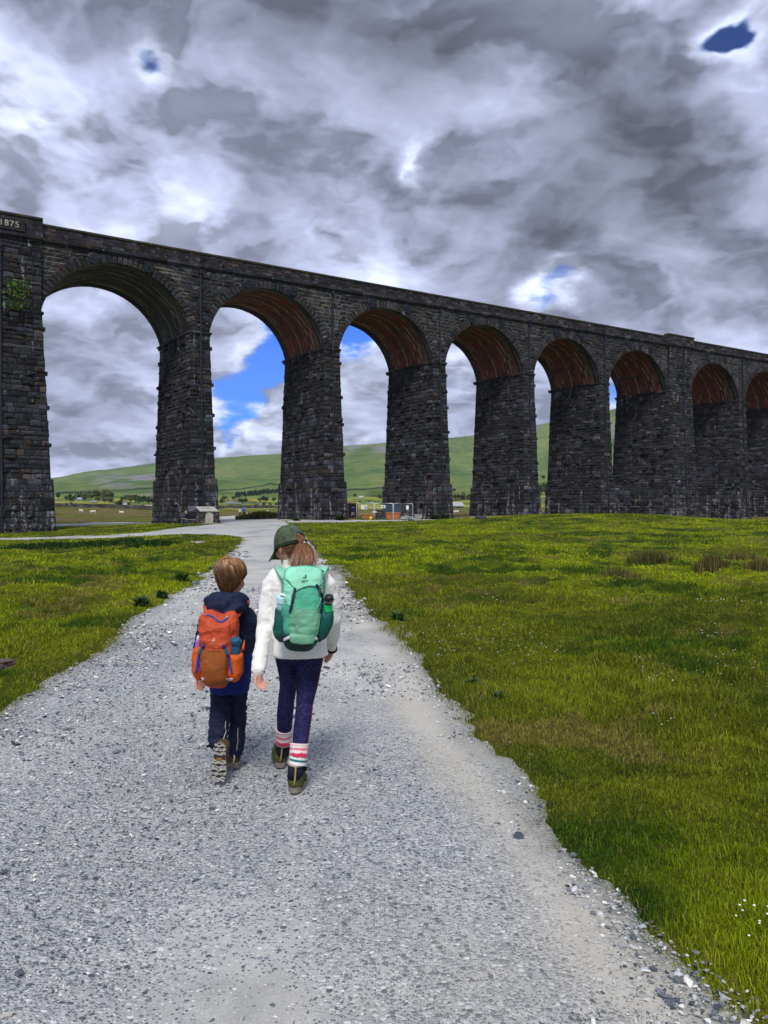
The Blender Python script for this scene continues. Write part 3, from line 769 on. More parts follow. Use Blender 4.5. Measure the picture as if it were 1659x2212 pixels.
def pier_shape(i):
    sc, hw, king = SC[i], HW[i], KING[i]
    zs = zs_(sc); zb = BASE[i]; zp = 4.75 + (BASE[i] if i == K0 else 0) * .6
    w0 = (1.66 if not king else 4.05) - hw            # half width gained at the ground
    def hwf(z):
        t = np.clip((zs - np.asarray(z, float)) / (zs - 0.0), 0, 1.1)
        return hw + (w0 - .17) * t + np.where(np.asarray(z) < zp, .17, 0)
    def tf(z):
        t = np.clip((zs - np.asarray(z, float)) / zs, 0, 1.1)
        return .62 * t + np.where(np.asarray(z) < zp, .15, 0) + (.28 if king else 0)
    return sc, hw, king, zs, zb, zp, hwf, tf
piers = []
for i in range(len(SC)):
    sc, hw, king, zs, zb, zp, hwf, tf = pier_shape(i)
    rg2 = np.random.default_rng(100 + i)
    A = Acc(); eps = 1e-4
    ztop = zs - .32 if not king else float(zstr_(sc)) - .2
    lo = courses(zb - .5, zp, .52, rg2); hi = courses(zp, zs - .32, .44, rg2)
    for zz, part in ((lo, 0), (hi, 1)):
        e = -eps if part == 0 else eps
        H = lambda z, e=e: hwf(np.asarray(z) + e); T = lambda z, e=e: tf(np.asarray(z) + e)
        front = lambda a, z, o: np.stack([sc + a, -T(z) - o, z], 1)
        back = lambda a, z, o: np.stack([sc + a, VW + T(z) + o, z], 1)
        left = lambda a, z, o: np.stack([sc - H(z) - o, a, z], 1)
        right = lambda a, z, o: np.stack([sc + H(z) + o, a, z], 1)
        L = .85 if part else .95
        fz = zz if not king or part == 0 else courses(zp, ztop, .44, rg2)
        block_rows(A, front, fz, lambda z: (-float(H(z)), float(H(z))), L, .085, rg2)
        block_rows(A, back, zz[::1], lambda z: (-float(H(z)), float(H(z))), 1.3, .05, rg2)
        block_rows(A, left, zz, lambda z: (-float(T(z)), VW + float(T(z))), L, .085, rg2, big=.012)
        block_rows(A, right, zz, lambda z: (-float(T(z)), VW + float(T(z))), 1.1, .055, rg2, big=.012)
    # offset ledge of the plinth and a solid core
    for za, zb_, e in ((zb - .5, zp, -eps), (zp, zs - .32, eps)) + (((zs - .32, ztop, eps),) if king else ()):
        h0, h1 = float(hwf(za + e)) - .02, float(hwf(zb_ + (e if za < zp else -eps))) - .01; t0, t1 = float(tf(za + e)) - .01, float(tf(zb_ + (e if za < zp else -eps))) - .01
        V = np.array([(sc-h0,-t0,za),(sc+h0,-t0,za),(sc+h0,VW+t0,za),(sc-h0,VW+t0,za),(sc-h1,-t1,zb_),(sc+h1,-t1,zb_),(sc+h1,VW+t1,zb_),(sc-h1,VW+t1,zb_)])
        A.add(V, box((0,0,0),(1,1,1))[1], (.016, .016, .017))
    # corbel stones left from the building scaffold, on the arrises
    for zc in (zp + 3.1, zp + 6.5, zp + 9.6, zs - 1.6):
        for sg in (-1, 1):
            V, Fq = bevbox((sc + sg * (float(hwf(zc)) + .07), -.1 - float(tf(zc)) + .30, zc), (.34, .5, .36), .04)
            A.add(V, Fq, stone_cols(1, rg2)[0])
    p = A.build('pier', MS, viaduct, smooth=False, local=True); piers.append(p)
    # impost moulding at the springing
    sides = ((-1, 1),) if not king else ((-1,), (1,))
    for sd_set in sides:
        A = Acc()
        for k, (dz, out, h) in enumerate(((-.30, .10, .22), (-.08, .24, .22))):
            if not king:
                for s0 in (-hw, 0): A.add(*bevbox((sc + s0 + hw / 2, -out / 2 + .03, zs + dz), (hw - .008, out + .06, h), .02), col=stone_cols(1, rg2)[0])
            for t0 in np.arange(-.1, VW + .05, .97):
                for sg in sd_set: A.add(*bevbox((sc + sg * (hw + out / 2 - .03), min(t0 + .48, VW), zs + dz), (out + .06, .955, h), .02), col=stone_cols(1, rg2)[0])
        A.build('impost', MS, p, smooth=False, local=True)
    # rainwater pipe down the face
    A = Acc(); px = sc + (.0 if not king else -.35 if i == K0 else .7)
    zt = float(zstr_(sc)) - (.75 if not king else 1.3)
    zz = [zt] + [z for z in np.linspace(zt - .1, zb - .3, 26)]
    yo = lambda z: -float(tf(z - 1e-3 if z > zp else z)) - (.12 if z < zs - .4 else .30 if not king else .12) - .03
    pts = [(px, (-.14 if not king else -.42) if z > zs else yo(z), z) for z in zz]
    A.add(*tube(pts, .115, 10))
    A.add(*bevbox((px, pts[0][1] - .04, zt + .15), (.34, .30, .42), .04))
    for z in np.arange(zt - 1.6, zb, -2.6): A.add(*tube([(px, (-.14 if not king else -.42) if z > zs else yo(z), z - .07), (px, (-.14 if not king else -.42) if z > zs else yo(z), z + .07)], .12, 10))
    A.build('drainpipe', MIRON, p, smooth=False, local=True)

# arches: voussoir ring, soffit
MBR, g, b = new_mat('engineering_brick', .8, .3)
uvn = g.node('ShaderNodeUVMap').outputs[0]; oc = g.obj()
c = g.attr('Col')
c = g.mix(1.0, c, g.ramp(g.noise(g.scale(uvn, (3.0, 12, 1)), 1.0, 5, .7), [(.3, .55), (.7, 1.5)]), 'MULTIPLY')
stn = g.noise(g.scale(uvn, (2.3, .10, 1)), 1.0, 5, .62); brn = g.noise(g.scale(uvn, (5, .8, 1)), 1.0, 4, .6)
c = g.mix(g.mapr(g.noise(oc, .9, 5, .6), .42, .62, 0, .75, True), c, (.035, .024, .026))
kk = g.m('MULTIPLY', g.mapr(stn, .51, .59, 0, 1, True), g.mapr(brn, .42, .58, 0, 1, True))
c = g.mix(g.m('MULTIPLY', kk, .72), c, (.46, .44, .40))
g.l.new(c, b.inputs['Base Color'])
g.l.new(g.bump(g.noise(g.scale(uvn, (4, 14, 1)), 1.0, 4, .7), .8, .08), b.inputs['Normal'])
ARCH = []
for i in range(len(SC) - 1):
    c0 = (SC[i] + HW[i] + SC[i+1] - HW[i+1]) / 2; hsp = (SC[i+1] - HW[i+1] - SC[i] - HW[i]) / 2
    zs, zc = zs_(c0), zc_(c0); rise = zc - zs
    Rr = (hsp ** 2 + rise ** 2) / (2 * rise); cz = zc - Rr; ph = math.asin(min(1, hsp / Rr))
    if rise > Rr: ph = math.pi - ph
    ARCH.append((c0, hsp, Rr, cz, ph))
    rg2 = np.random.default_rng(300 + i)
    A = Acc(); n = 41; th = 0.80
    for fy, sg in ((0.0, -1), (VW, 1)):
        A = Acc()
        for k in range(n):
            p0 = -ph + 2 * ph * k / n; p1 = -ph + 2 * ph * (k + 1) / n
            g_ = .006; out = .05 + rg2.uniform(0, .05); r1 = Rr + th + rg2.uniform(-.10, .14)
            if abs(p0 + p1) / 2 > 1.05: r1 = min(r1, Rr + .76)
            pr = [(Rr, p0 + g_), (Rr, p1 - g_), (r1, p1 - g_), (r1, p0 + g_)]
            V = [(c0 + r * math.sin(p), fy - sg * .35, cz + r * math.cos(p)) for r, p in pr] + [(c0 + r * math.sin(p), fy + sg * out * (.6 if j < 2 else .9), cz + r * math.cos(p)) for j, (r, p) in enumerate(pr)]
            m_ = np.mean(V[4:], 0) + np.array((0, sg * .05, 0))
            col = np.vstack([np.repeat(stone_cols(1, rg2), 8, 0), stone_cols(1, rg2)])
            A.add(np.array(V + [tuple(m_)]), [np.array([(0,1,5,4),(1,2,6,5),(2,3,7,6),(3,0,4,7)]), np.array([(4,5,8),(5,6,8),(6,7,8),(7,4,8)])], col * (1.25, 1.15, 1.1))
        built = A.build('arch' if sg < 0 else 'arch_ring', MSP, viaduct, smooth=False, local=True)
        if sg < 0: ar = built
    # soffit
    nt, npz = 56, 72
    tt = np.concatenate([[.0, .93, .94], np.linspace(1.0, VW - 1.0, nt - 6), [VW - .94, VW - .93, VW]]); nt = len(tt)
    pp = np.linspace(-ph, ph, npz)
    Tq, Pq = np.meshgrid(tt, pp)
    stone = (Tq < .935) | (Tq > VW - .935)
    rr = np.where(stone, Rr, Rr + .07) + rg2.uniform(-.015, .015, Tq.shape)
    V = np.stack([c0 + rr * np.sin(Pq), Tq, cz + rr * np.cos(Pq)], 2).reshape(-1, 3)
    q = np.arange(Tq.size).reshape(Tq.shape)
    Fq = np.stack([q[:-1, :-1], q[:-1, 1:], q[1:, 1:], q[1:, :-1]], 2).reshape(-1, 4)
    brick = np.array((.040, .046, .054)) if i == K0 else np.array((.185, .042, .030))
    edge = np.array((.024, .032, .036))
    cc = np.where(stone[..., None], edge, brick)
    gz = np.clip(1 - np.abs(np.minimum(Tq, VW - Tq) - 1.15) / .5, 0, 1)[..., None] * np.clip(.4 + 1.6 * fbm(Tq * 2, Pq * 9, oct=3, seed=i), 0, 1)[..., None] * ~stone[..., None]
    cc = cc * (1 - gz * .6) + np.array((.11, .15, .10)) * gz * .6
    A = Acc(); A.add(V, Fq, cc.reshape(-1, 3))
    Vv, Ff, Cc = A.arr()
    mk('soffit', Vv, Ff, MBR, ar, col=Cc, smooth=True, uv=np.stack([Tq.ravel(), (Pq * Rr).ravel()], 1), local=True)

# spandrel walls above the springing, both faces
rg2 = np.random.default_rng(500)
s_end = SC[-1] + 9
def excl(z):
    iv = []
    for c0, hsp, Rr, cz, ph in ARCH:
        re = Rr + .74; d = z - cz
        if d < re:
            h_ = math.sqrt(max(re * re - d * d, 0)); iv.append((c0 - h_, c0 + h_))
        else: iv.append((c0, c0))
    return iv
def pale(a, z):
    x = np.asarray(a); k = np.clip(.5 + fbm(x / 3.1, np.asarray(z) / 3.1, oct=3, seed=77) * 1.8, 0, 1) * np.clip((32 - x) / 40, .28, 1)
    return np.array((.020, .020, .021)) + k[..., None] * np.array((.40, .40, .35))
king_iv = [(SC[i] - HW[i] - .02, SC[i] + HW[i] + .02) for i in range(len(SC)) if KING[i]]
for face in (0, 1):
    A = Acc()
    fnf = (lambda a, z, o: np.stack([a, -o, z], 1)) if face == 0 else (lambda a, z, o: np.stack([a, VW + o, z], 1))
    zlo = min(zs_(s) for s in SC) - .05; zhi = float(zstr_(s_end))
    zz = courses(zlo, zhi, .40 if face == 0 else .6, rg2)
    for z0, z1 in zip(zz[:-1], zz[1:]):
        e0, e1 = excl(z0), excl(z1)
        segs = []
        l0 = l1 = SC[0] - 8.0
        for (a0, b0), (a1, b1) in zip(e0, e1):
            segs.append((l0, a0, l1, a1)); l0, l1 = b0, b1
        segs.append((l0, s_end, l1, s_end))
        # merge across arches whose ring is already below this course
        mg = [list(segs[0])]
        for sgm in segs[1:]:
            if abs(sgm[0] - mg[-1][1]) < 1e-6 and abs(sgm[2] - mg[-1][3]) < 1e-6: mg[-1][1], mg[-1][3] = sgm[1], sgm[3]
            else: mg.append(list(sgm))
        for (a, b_, c_, d_) in mg:
            # clip to where the wall exists: above springing and below the string course (both on a gradient)
            lo_s, hi_s = min(a, c_), max(b_, d_)
            smax = hi_s; smin = lo_s
            zm = (z0 + z1) / 2
            s_at = ((zm - EYE) / KM - 524) / .12 * FT           # string passes this height here
            if s_at > hi_s: continue
            aa, cc_ = max(a, s_at), max(c_, s_at)
            if zm < zs_((aa + b_) / 2): continue
            if b_ - aa < .1 and d_ - cc_ < .1: continue
            block_rows(A, fnf, [z0, z1], lambda z, a=aa, b=b_, c=cc_, d=d_, z0=z0: (a, b) if abs(z - z0) < 1e-9 else (c, d), .78, .05, rg2, jointfn=pale, inset=.075, warm=.06)
    A.build('spandrel_wall', MSP, viaduct, smooth=False, local=True)
# solid fill behind the faces, so nothing shows through
A = Acc(); cut = []
xs = np.arange(SC[0] - 8, s_end, .35)
def under(s):
    z = None
    for c0, hsp, Rr, cz, ph in ARCH:
        if abs(s - c0) <= hsp: z = cz + math.sqrt(max(Rr * Rr - (s - c0) ** 2, 0)) + .40
    return z if z is not None else zs_(s) - .3
lowz = np.array([under(s) for s in xs]); topz = np.array([float(zstr_(s)) for s in xs])
m_ = len(xs)
V = np.concatenate([np.stack([xs, np.full(m_, y0), zz], 1) for y0, zz in ((.03, lowz), (.03, topz), (VW - .03, lowz), (VW - .03, topz))])
i = np.arange(m_ - 1)
A.add(V, np.concatenate([np.stack([i, i+1, i+1+m_, i+m_], 1), np.stack([i+2*m_, i+3*m_, i+1+3*m_, i+1+2*m_], 1), np.stack([i+m_, i+1+m_, i+1+3*m_, i+3*m_], 1)]), (.022, .022, .022))
A.build('deck', MSP, viaduct, smooth=False, local=True)

# string course and parapets
step = 1.15
for face in (0, 1):
    A = Acc(); Bp = Acc()
    sg = -1 if face == 0 else 1; y0 = 0 if face == 0 else VW
    for s in np.arange(SC[0] - 8, s_end, step):
        k_ = any(a - .1 < s + step / 2 < b + .1 for a, b in king_iv)
        ex = .30 if k_ else 0
        zt = float(zstr_(s + step / 2)); tp = float(ztop_(s + step / 2)) + (.40 if k_ else 0)
        sl = Matrix.Rotation(-.12 * KM / FT if False else -math.atan(.12 * KM / FT), 3, 'Y')
        col = stone_cols(1, rg2)[0]
        A.add(*bevbox((s + step / 2, y0 + sg * (.10 + ex / 2), zt), (step + .004, .34 + ex, .30), .03, sl), col=col * .8)
        A.add(*bevbox((s + step / 2, y0 + sg * (.04 + ex / 2), zt - .24), (step + .004, .22 + ex, .18), .03, sl), col=col * .7)
        zc0 = zt + .14; hc = (tp - .22 - zc0) / 3
        for k in range(3):
            for hh_ in (0, 1):
                w_ = step * (.5 + (.12 if (k % 2) ^ hh_ else -.12) * 1); xo = 0 if hh_ == 0 else step * (.5 + (-.12 if not (k % 2) else .12)) if False else (step - w_)
                o_ = rg2.uniform(0, .06)
                Bp.add(*bevbox((s + xo + w_ / 2, y0 - sg * .2 + sg * (o_ + ex) / 2, zc0 + hc * (k + .5)), (w_ - .008, .46 + o_ + ex, hc - .012), .025, sl), col=stone_cols(1, rg2)[0] * (1.1, 1.0, 1.0))
        mossy = np.array((.060, .050, .026)) if rg2.random() < .6 else np.array((.05, .045, .04))
        Bp.add(*bevbox((s + step / 2, y0 - sg * .18 + sg * ex / 2, tp - .11), (step - .012, .66 + ex, .21 + rg2.uniform(-.01, .012)), .03, sl), col=mossy)
    A.build('string_course', MSP, viaduct, smooth=False, local=True)
    Bp.build('parapet', MTOP, viaduct, smooth=False, local=True)

# cast iron tie plates either side of each crown
for i, (c0, hsp, Rr, cz, ph) in enumerate(ARCH[K0:K0 + 7]):
    for d in (-2.45, 2.75):
        s = c0 + d; z = float(zstr_(s)) - 1.02 if i else float(zstr_(s)) - .95
        A = Acc()
        sq = (i == 0 and d > 0) or (i == 3 and d > 0) or (i == 6)
        if sq:
            A.add(*bevbox((s, -.12, z), (.84, .10, 1.02), .03))
            for an in (.9, -.9): A.add(*box((s, -.19, z), (1.15, .06, .09), Matrix.Rotation(an, 3, 'Y')))
        else:
            A.add(*tube([(s, -.05, z), (s, -.16, z), (s, -.19, z), (s, -.2, z)], [.56, .56, .5, .0], 28, cap=False))
            for an in (0, math.pi / 2): A.add(*box((s, -.21, z), (1.08, .06, .09), Matrix.Rotation(an, 3, 'Y')))
        A.add(*tube([(s, -.15, z), (s, -.27, z)], .11, 8))
        A.build('tie_plate', MIRON, viaduct, smooth=False, local=True)

# date on the left parapet
def text_mesh(txt, size, depth=.02, font_space=1.0):
    cu = bpy.data.curves.new('t', 'FONT'); cu.body = txt; cu.size = size; cu.extrude = depth; cu.align_x = 'CENTER'; cu.align_y = 'CENTER'; cu.space_character = font_space
    o = bpy.data.objects.new('t', cu); scene.collection.objects.link(o)
    dg = bpy.context.evaluated_depsgraph_get(); me = bpy.data.meshes.new_from_object(o.evaluated_get(dg))
    V = np.array([v.co[:] for v in me.vertices]); d = {}
    for p in me.polygons: d.setdefault(len(p.vertices), []).append(list(p.vertices))
    bpy.data.objects.remove(o); bpy.data.curves.remove(cu); bpy.data.meshes.remove(me)
    return V, [np.array(x) for x in d.values()]
sd_ = SC[K0] + .35; zd = float(zstr_(sd_)) + .80; sl = Matrix.Rotation(-math.atan(.12 * KM / FT), 3, 'Y')
A = Acc(); A.add(*bevbox((sd_, -.36, zd), (2.6, .34, 1.02), .04, sl), col=(.030, .028, .032))
ds = A.build('date_stone', MTOP, viaduct, smooth=False, local=True)
V, Ff = text_mesh('1875', .74, .03, 1.15)
Rx = np.array(sl @ Matrix.Rotation(R(90), 3, 'X'))
mk('lettering', V @ Rx.T + np.array((sd_, -.545, zd)), Ff, simple('pale_carving', (.42, .41, .37), .8, .2, .3, 3), ds, smooth=False, local=True)

# fern rooted in the masonry of the left pier
def vw(s, t, z):
    ca, sa = math.cos(VA), math.sin(VA)
    return np.array((VO[0] + s * ca - t * sa, VO[1] + s * sa + t * ca, z))
# ------------------------------------------------------------------ planting helpers
rg4 = np.random.default_rng(21)
MLEAF = attr_mat('leaf', .75, .2, .25, 1.2, 0)
MWOOD = simple('bark', (.075, .06, .045), .9, .1, .4, 4, .5)
def leaf_cloud(lobes, n, size, col, rg, flat=.0):
    """many small faces through the volume of the lobes"""
    A = Acc(); tot = sum(l[1] ** 2 for l in lobes)
    for (c, r) in lobes:
        k = int(n * r * r / tot)
        d = rg.normal(size=(k, 3)); d /= np.linalg.norm(d, axis=1)[:, None]
        p = np.array(c) + d * (r * (1 - .45 * rg.random(k) ** 1.6) * (1 + .25 * rg.normal(size=k)))[:, None] * np.array((1, 1, .85))
        a = rg.normal(size=(k, 3)); a /= np.linalg.norm(a, axis=1)[:, None]
        b = np.cross(a, d + rg.normal(size=(k, 3)) * .7); b /= np.linalg.norm(b, axis=1)[:, None] + 1e-9
        s = (size * rg.uniform(.55, 1.35, k))[:, None]
        V = np.stack([p - a*s - b*s*.5, p + a*s*.7 - b*s*.6, p + a*s + b*s*.5, p - a*s*.6 + b*s*.65], 1)
        cl = np.array(col) * (rg.uniform(.55, 1.5, (k, 1)) * (.8 + .35 * rg.random()))
        A.add(V.reshape(-1, 3), np.arange(k * 4).reshape(k, 4), np.repeat(cl, 4, 0))
    return A.arr()
def make_tree_meshes(h, wid, col, seed, conifer=False, leaves=520):
    rg = np.random.default_rng(seed)
    if conifer: lobes = [((rg.normal()*.04*h, rg.normal()*.04*h, h*z), h*wid*(1.02-z)*.9) for z in np.linspace(.2, .95, 7)]
    else:
        lobes = [((rg.normal()*wid*h*.24, rg.normal()*wid*h*.24, h*rg.uniform(.38, .78)), h*wid*rg.uniform(.22, .40)) for _ in range(9)] + [((0, 0, h*.55), h*wid*.42)]
    V, Fs, C = leaf_cloud(lobes, leaves, h * .055, col, rg)
    A = Acc(); A.add(V, Fs, C)
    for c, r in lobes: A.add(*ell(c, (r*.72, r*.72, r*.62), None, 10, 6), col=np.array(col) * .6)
    cr = A.arr()
    T = Acc(); T.add(*tube([(0,0,-.6),(0,0,h*.12),(h*.01,0,h*.3),(0,h*.02,h*.55)], [h*.04,h*.03,h*.022,h*.01], 7))
    for k in range(5):
        a = rg.uniform(0, 6.28); T.add(*tube([(0,0,h*.25),(math.cos(a)*h*.1, math.sin(a)*h*.1, h*.42),(math.cos(a)*h*.2, math.sin(a)*h*.2, h*.6)], [h*.016,h*.01,h*.003], 5))
    return cr, T.arr()
def on_ground(dx, dy, y0=2.0, y1=2600.0):
    """where a sight line meets the land"""
    u = (dx - 829.5) / F; v = (1100 - dy) / F
    Ys = np.exp(np.linspace(math.log(y0), math.log(y1), 700))
    zt = ground0(u * Ys, Ys)
    hit = np.nonzero(zt >= EYE + v * Ys)[0]
    Y = Ys[hit[0]] if len(hit) else y1
    return np.array((u * Y, Y, float(ground0(np.array([u * Y]), np.array([Y]))[0])))
KIND = {'d': ((.028, .058, .020), .55, 0), 'm': ((.055, .095, .028), .62, 0), 'p': ((.105, .130, .042), .66, 0), 'k': ((.018, .040, .022), .22, 1), 'b': ((.10, .095, .06), .6, 0)}
KN = {'d': ('dark green', 'broadleaf_tree'), 'm': ('mid green', 'broadleaf_tree'), 'p': ('pale yellow green', 'broadleaf_tree'), 'k': ('slim dark', 'conifer'), 'b': ('thin brownish', 'broadleaf_tree')}
BANK = {}
for k, (c, w_, cf) in KIND.items():
    BANK[k] = []
    for s in range(3):
        (cV, cF, cC), (tV, tF, tC) = make_tree_meshes(1.0, w_, c, 40 + s * 7 + ord(k), bool(cf), 260 if k == 'b' else 520)
        BANK[k].append((mk('crown', cV, cF, MLEAF, col=cC, smooth=False).data, mk('trunk', tV, tF, MWOOD).data))
for o in [o for o in scene.objects if o.name.startswith(('crown', 'trunk'))]: bpy.data.objects.remove(o)
def tree(dx, dy, hpx, k, where, label=None):
    P = on_ground(dx, dy, 236); h = hpx * 1.22 * P[1] / F
    cr, tr = BANK[k][int(abs(dx * 7 + dy)) % 3]
    t = thing(KN[k][1], label or f'{KN[k][0]} tree {where}', 'tree', P, 'trees on the valley floor beyond the viaduct', rz=(dx * 1.7) % 6.28)
    for nm, me in (('crown', cr), ('trunk', tr)):
        c = bpy.data.objects.new(nm, me); scene.collection.objects.link(c); c.parent = t
        c.scale = (h, h, h)
    return t
LB = 'in the first arch'
TREES = [
 (125,1077,10,'d',LB+', at its far left edge'),(144,1083,12,'m',LB+', left end of the left clump'),(151,1079,11,'d',LB+', behind the left clump'),(153,1086,10,'d',LB+', front of the left clump'),(159,1083,12,'m',LB+', at the left end of the long white house'),
 (163,1077,11,'k',LB+', first of three behind the long white house'),(169,1076,12,'k',LB+', second of three behind the long white house'),(174,1076,13,'k',LB+', third of three behind the long white house'),
 (183,1084,17,'m',LB+', left end of the big middle clump'),(191,1080,18,'m',LB+', high in the big middle clump, second from left'),(198,1082,16,'p',LB+', above the grey barn roof'),(206,1079,19,'p',LB+', topping the middle clump, left'),(213,1078,17,'d',LB+', dark one low in the big middle clump'),(221,1078,18,'p',LB+', topping the middle clump, centre'),(230,1079,19,'p',LB+', topping the middle clump, right'),(239,1079,16,'d',LB+', right end of the big middle clump'),
 (212,1086,13,'p',LB+', pale round bush, left of three'),(226,1087,14,'b',LB+', brown round bush, middle of three'),(239,1088,13,'p',LB+', pale round bush, right of three'),
 (257,1098,16,'d',LB+', large dark one standing alone nearest the stone wall'),(264,1087,14,'d',LB+', left end of the right clump'),(272,1083,13,'m',LB+', second in the right clump'),(282,1086,16,'p',LB+', pale one, right clump'),(292,1086,18,'d',LB+', tallest dark one in the right clump'),(301,1090,18,'m',LB+', middle of the right clump, in front'),(311,1089,17,'d',LB+', dark one right of the right clump'),(321,1090,17,'d',LB+', close to the pier in the right clump'),(330,1090,15,'d',LB+', right end of the right clump beside the pier'),
 (279,1096,10,'m',LB+', low bush before the small gabled house'),(310,1099,8,'d',LB+', low bush below the long pale roof'),(154,1092,7,'b',LB+', bare one alone in the yellow meadow'),
 (478,1089,11,'d','at the left end of the farm in the second arch'),(485,1083,12,'m','behind the farm in the second arch'),(504,1084,12,'d','right behind the farm roof in the second arch'),(518,1087,11,'m','right of the farm in the second arch, first of three'),(525,1088,10,'d','right of the farm in the second arch, second of three'),(532,1087,10,'d','right of the farm in the second arch, last of three'),
 (561,1086,11,'m','in the second arch, left one of four below the dark wood'),(568,1085,12,'d','in the second arch, second of four below the dark wood'),(575,1085,12,'d','in the second arch, third of four below the dark wood'),(592,1085,11,'m','in the second arch, last of four below the dark wood'),(554,1095,6,'d','in the second arch, small one left of the white shed'),(570,1094,8,'d','in the second arch, right of the white shed'),(583,1093,7,'m','in the second arch, hedge bush further right of the white shed'),(597,1093,7,'d','in the second arch, hedge bush touching the second pier'),(479,1103,4,'b','in the second arch, tiny bush low at the left pier'),(486,1103,4,'b','in the second arch, tiny bush second from the left pier'),
 (766,1075,8,'d','left of the small white house in the third arch'),(821,1081,11,'d','in the third arch, touching the third pier'),(777,1087,6,'b','in the third arch, bare one above the site fence'),(798,1087,5,'b','in the third arch, second bare one above the site fence'),
 (981,1063,8,'d','high on the slope in the fourth arch'),(983,1081,14,'m','behind the stone barn at its left in the fourth arch'),(991,1080,13,'d','behind the stone barn in the fourth arch'),(1001,1081,16,'p','behind the stone barn at its right in the fourth arch'),(1013,1082,13,'m','in the fourth arch, touching the fourth pier'),
 (1163,1069,22,'p','in the fifth arch, left light one'),(1170,1070,26,'p','in the fifth arch, middle light one'),(1178,1070,24,'m','in the fifth arch, right one'),(1174,1036,9,'d','high on the slope in the fifth arch')]
for a in TREES: tree(*a)

# conifer plantation on the slope, read as one wood
A = Acc(); cV, cF, cC = make_tree_meshes(1.0, .24, (.016, .034, .022), 77, True, 130)[0]
for k in range(230):
    f = rg4.random(); dx = 508 + 100 * f; lo = 1077 - 12 * f; up = (16 if f < .5 else 14) * rg4.random()
    P = on_ground(dx, lo - up * .55, 236); h = rg4.uniform(5.5, 9) * P[1] / F; a = rg4.uniform(0, 6.28)
    ca, sa = math.cos(a), math.sin(a)
    V = cV * h @ np.array([[ca, sa, 0], [-sa, ca, 0], [0, 0, 1]]) + P
    A.add(V, cF, cC * rg4.uniform(.7, 1.3))
tag(A.build('wood', MLEAF, smooth=False), kind='stuff')

# ------------------------------------------------------------------ far buildings
MWALL = simple('pale_render', (.55, .54, .50), .9, .2, .15, .6, 0); MSTO = simple('field_stone', (.20, .18, .16), .9, .2, .4, 1.4, .3, 3, .05)
MROOF = simple('slate_roof', (.17, .17, .18), .7, .3, .25, 1.0, 0); MPROOF = simple('pale_sheet_roof', (.36, .36, .37), .6, .3, .12, .6, 0); MGLASS = simple('dark_pane', (.02, .022, .025), .2, .5, .1, 1, 0)
def house(name, label, cat, dx, dy, wpx, hpx, deep, wall, roof, rz=0.0, wins=3, rise=.5, door=True, chim=0):
    P = on_ground(dx, dy, 236); k = P[1] / F; w, h, d = wpx * k, hpx * k, deep * k
    t = thing(name, label, cat, P, rz=rz); hw = h * (1 - rise)
    def loc(V): c, s = math.cos(rz), math.sin(rz); V = np.asarray(V, float); return np.stack([V[:, 0]*c - V[:, 1]*s, V[:, 0]*s + V[:, 1]*c, V[:, 2]], 1) + P
    V = [(-w/2,-d/2,-1.5),(w/2,-d/2,-1.5),(w/2,d/2,-1.5),(-w/2,d/2,-1.5),(-w/2,-d/2,hw),(w/2,-d/2,hw),(w/2,d/2,hw),(-w/2,d/2,hw),(-w/2,0,h),(w/2,0,h)]
    wl = mk('wall', loc(V), [np.array([(0,1,5,4),(2,3,7,6)]), np.array([(1,2,6,9,5),(3,0,4,8,7)])], wall, t, smooth=False)
    e = .35; y = d/2 + e; zz = hw - e * (h - hw) / (d / 2)
    R_ = [(-w/2-e,-y,zz),(w/2+e,-y,zz),(w/2+e,0,h),(-w/2-e,0,h),(w/2+e,y,zz),(-w/2-e,y,zz)]; up = [(a, b, c + .25) for a, b, c in R_]
    rf = mk('roof', loc(R_ + up), [np.array([(0,1,2,3),(3,2,4,5),(6,7,8,9),(9,8,10,11),(0,1,7,6),(5,4,10,11)]), np.array([(0,3,9,6),(3,5,11,9),(1,2,8,7),(2,4,10,8)])], roof, t, smooth=False)
    for c in range(chim):
        x = (-.42 if c == 0 else .42) * w; V, Fq = box((x, 0, h + .5), (1.0, .9, 2.0)); mk('chimney', loc(V), Fq, MSTO, rf, smooth=False)
    for i in range(wins):
        x = -w/2 + w * (i + .7) / (wins + .4); V, Fq = box((x, -d/2 - .03, hw * .55), (w*.055 + .35, .12, hw * .34)); mk('window', loc(V), Fq, MGLASS, t, smooth=False)
    if door:
        V, Fq = box((w*.12, -d/2 - .04, hw * .3), (w*.05 + .4, .12, hw * .6)); mk('door', loc(V), Fq, MGLASS, t, smooth=False)
    return t
house('farmhouse', 'long white farmhouse with a pale roof before three conifers', 'house', 169.5, 1081, 15, 5, 9, MWALL, MPROOF, .1, 3, .45, chim=1)
house('barn', 'small grey barn half hidden below the pale trees of the first arch', 'barn', 203, 1087, 10, 5.5, 8, MSTO, MROOF, .25, 0, .6)
house('cottage', 'small gabled stone house by the lone dark tree near the wall', 'house', 271, 1093, 9, 6, 7, MSTO, MPROOF, .35, 2, .55, chim=1)
house('shed', 'long low pale roofed shed beside the pier in the first arch', 'shed', 309, 1097, 46, 4.2, 10, MWALL, MPROOF, .04, 0, .55, False)
house('farmhouse', 'stone farmhouse with white gables in the second arch', 'house', 499, 1090, 17, 6, 8, MWALL, MROOF, -.1, 4, .5, chim=2)
house('shed', 'low grey shed joined to the farmhouse in the second arch', 'shed', 515, 1090, 14, 3.2, 6, MSTO, MROOF, -.1, 0, .4)
house('shed', 'tiny white shed among hedges in the second arch', 'shed', 562, 1094, 6, 6, 5, MWALL, MROOF, .8, 0, .5, False)
house('cottage', 'small white house on the green slope in the third arch', 'house', 780, 1077, 8, 5, 6, MWALL, MPROOF, .2, 2, .5)
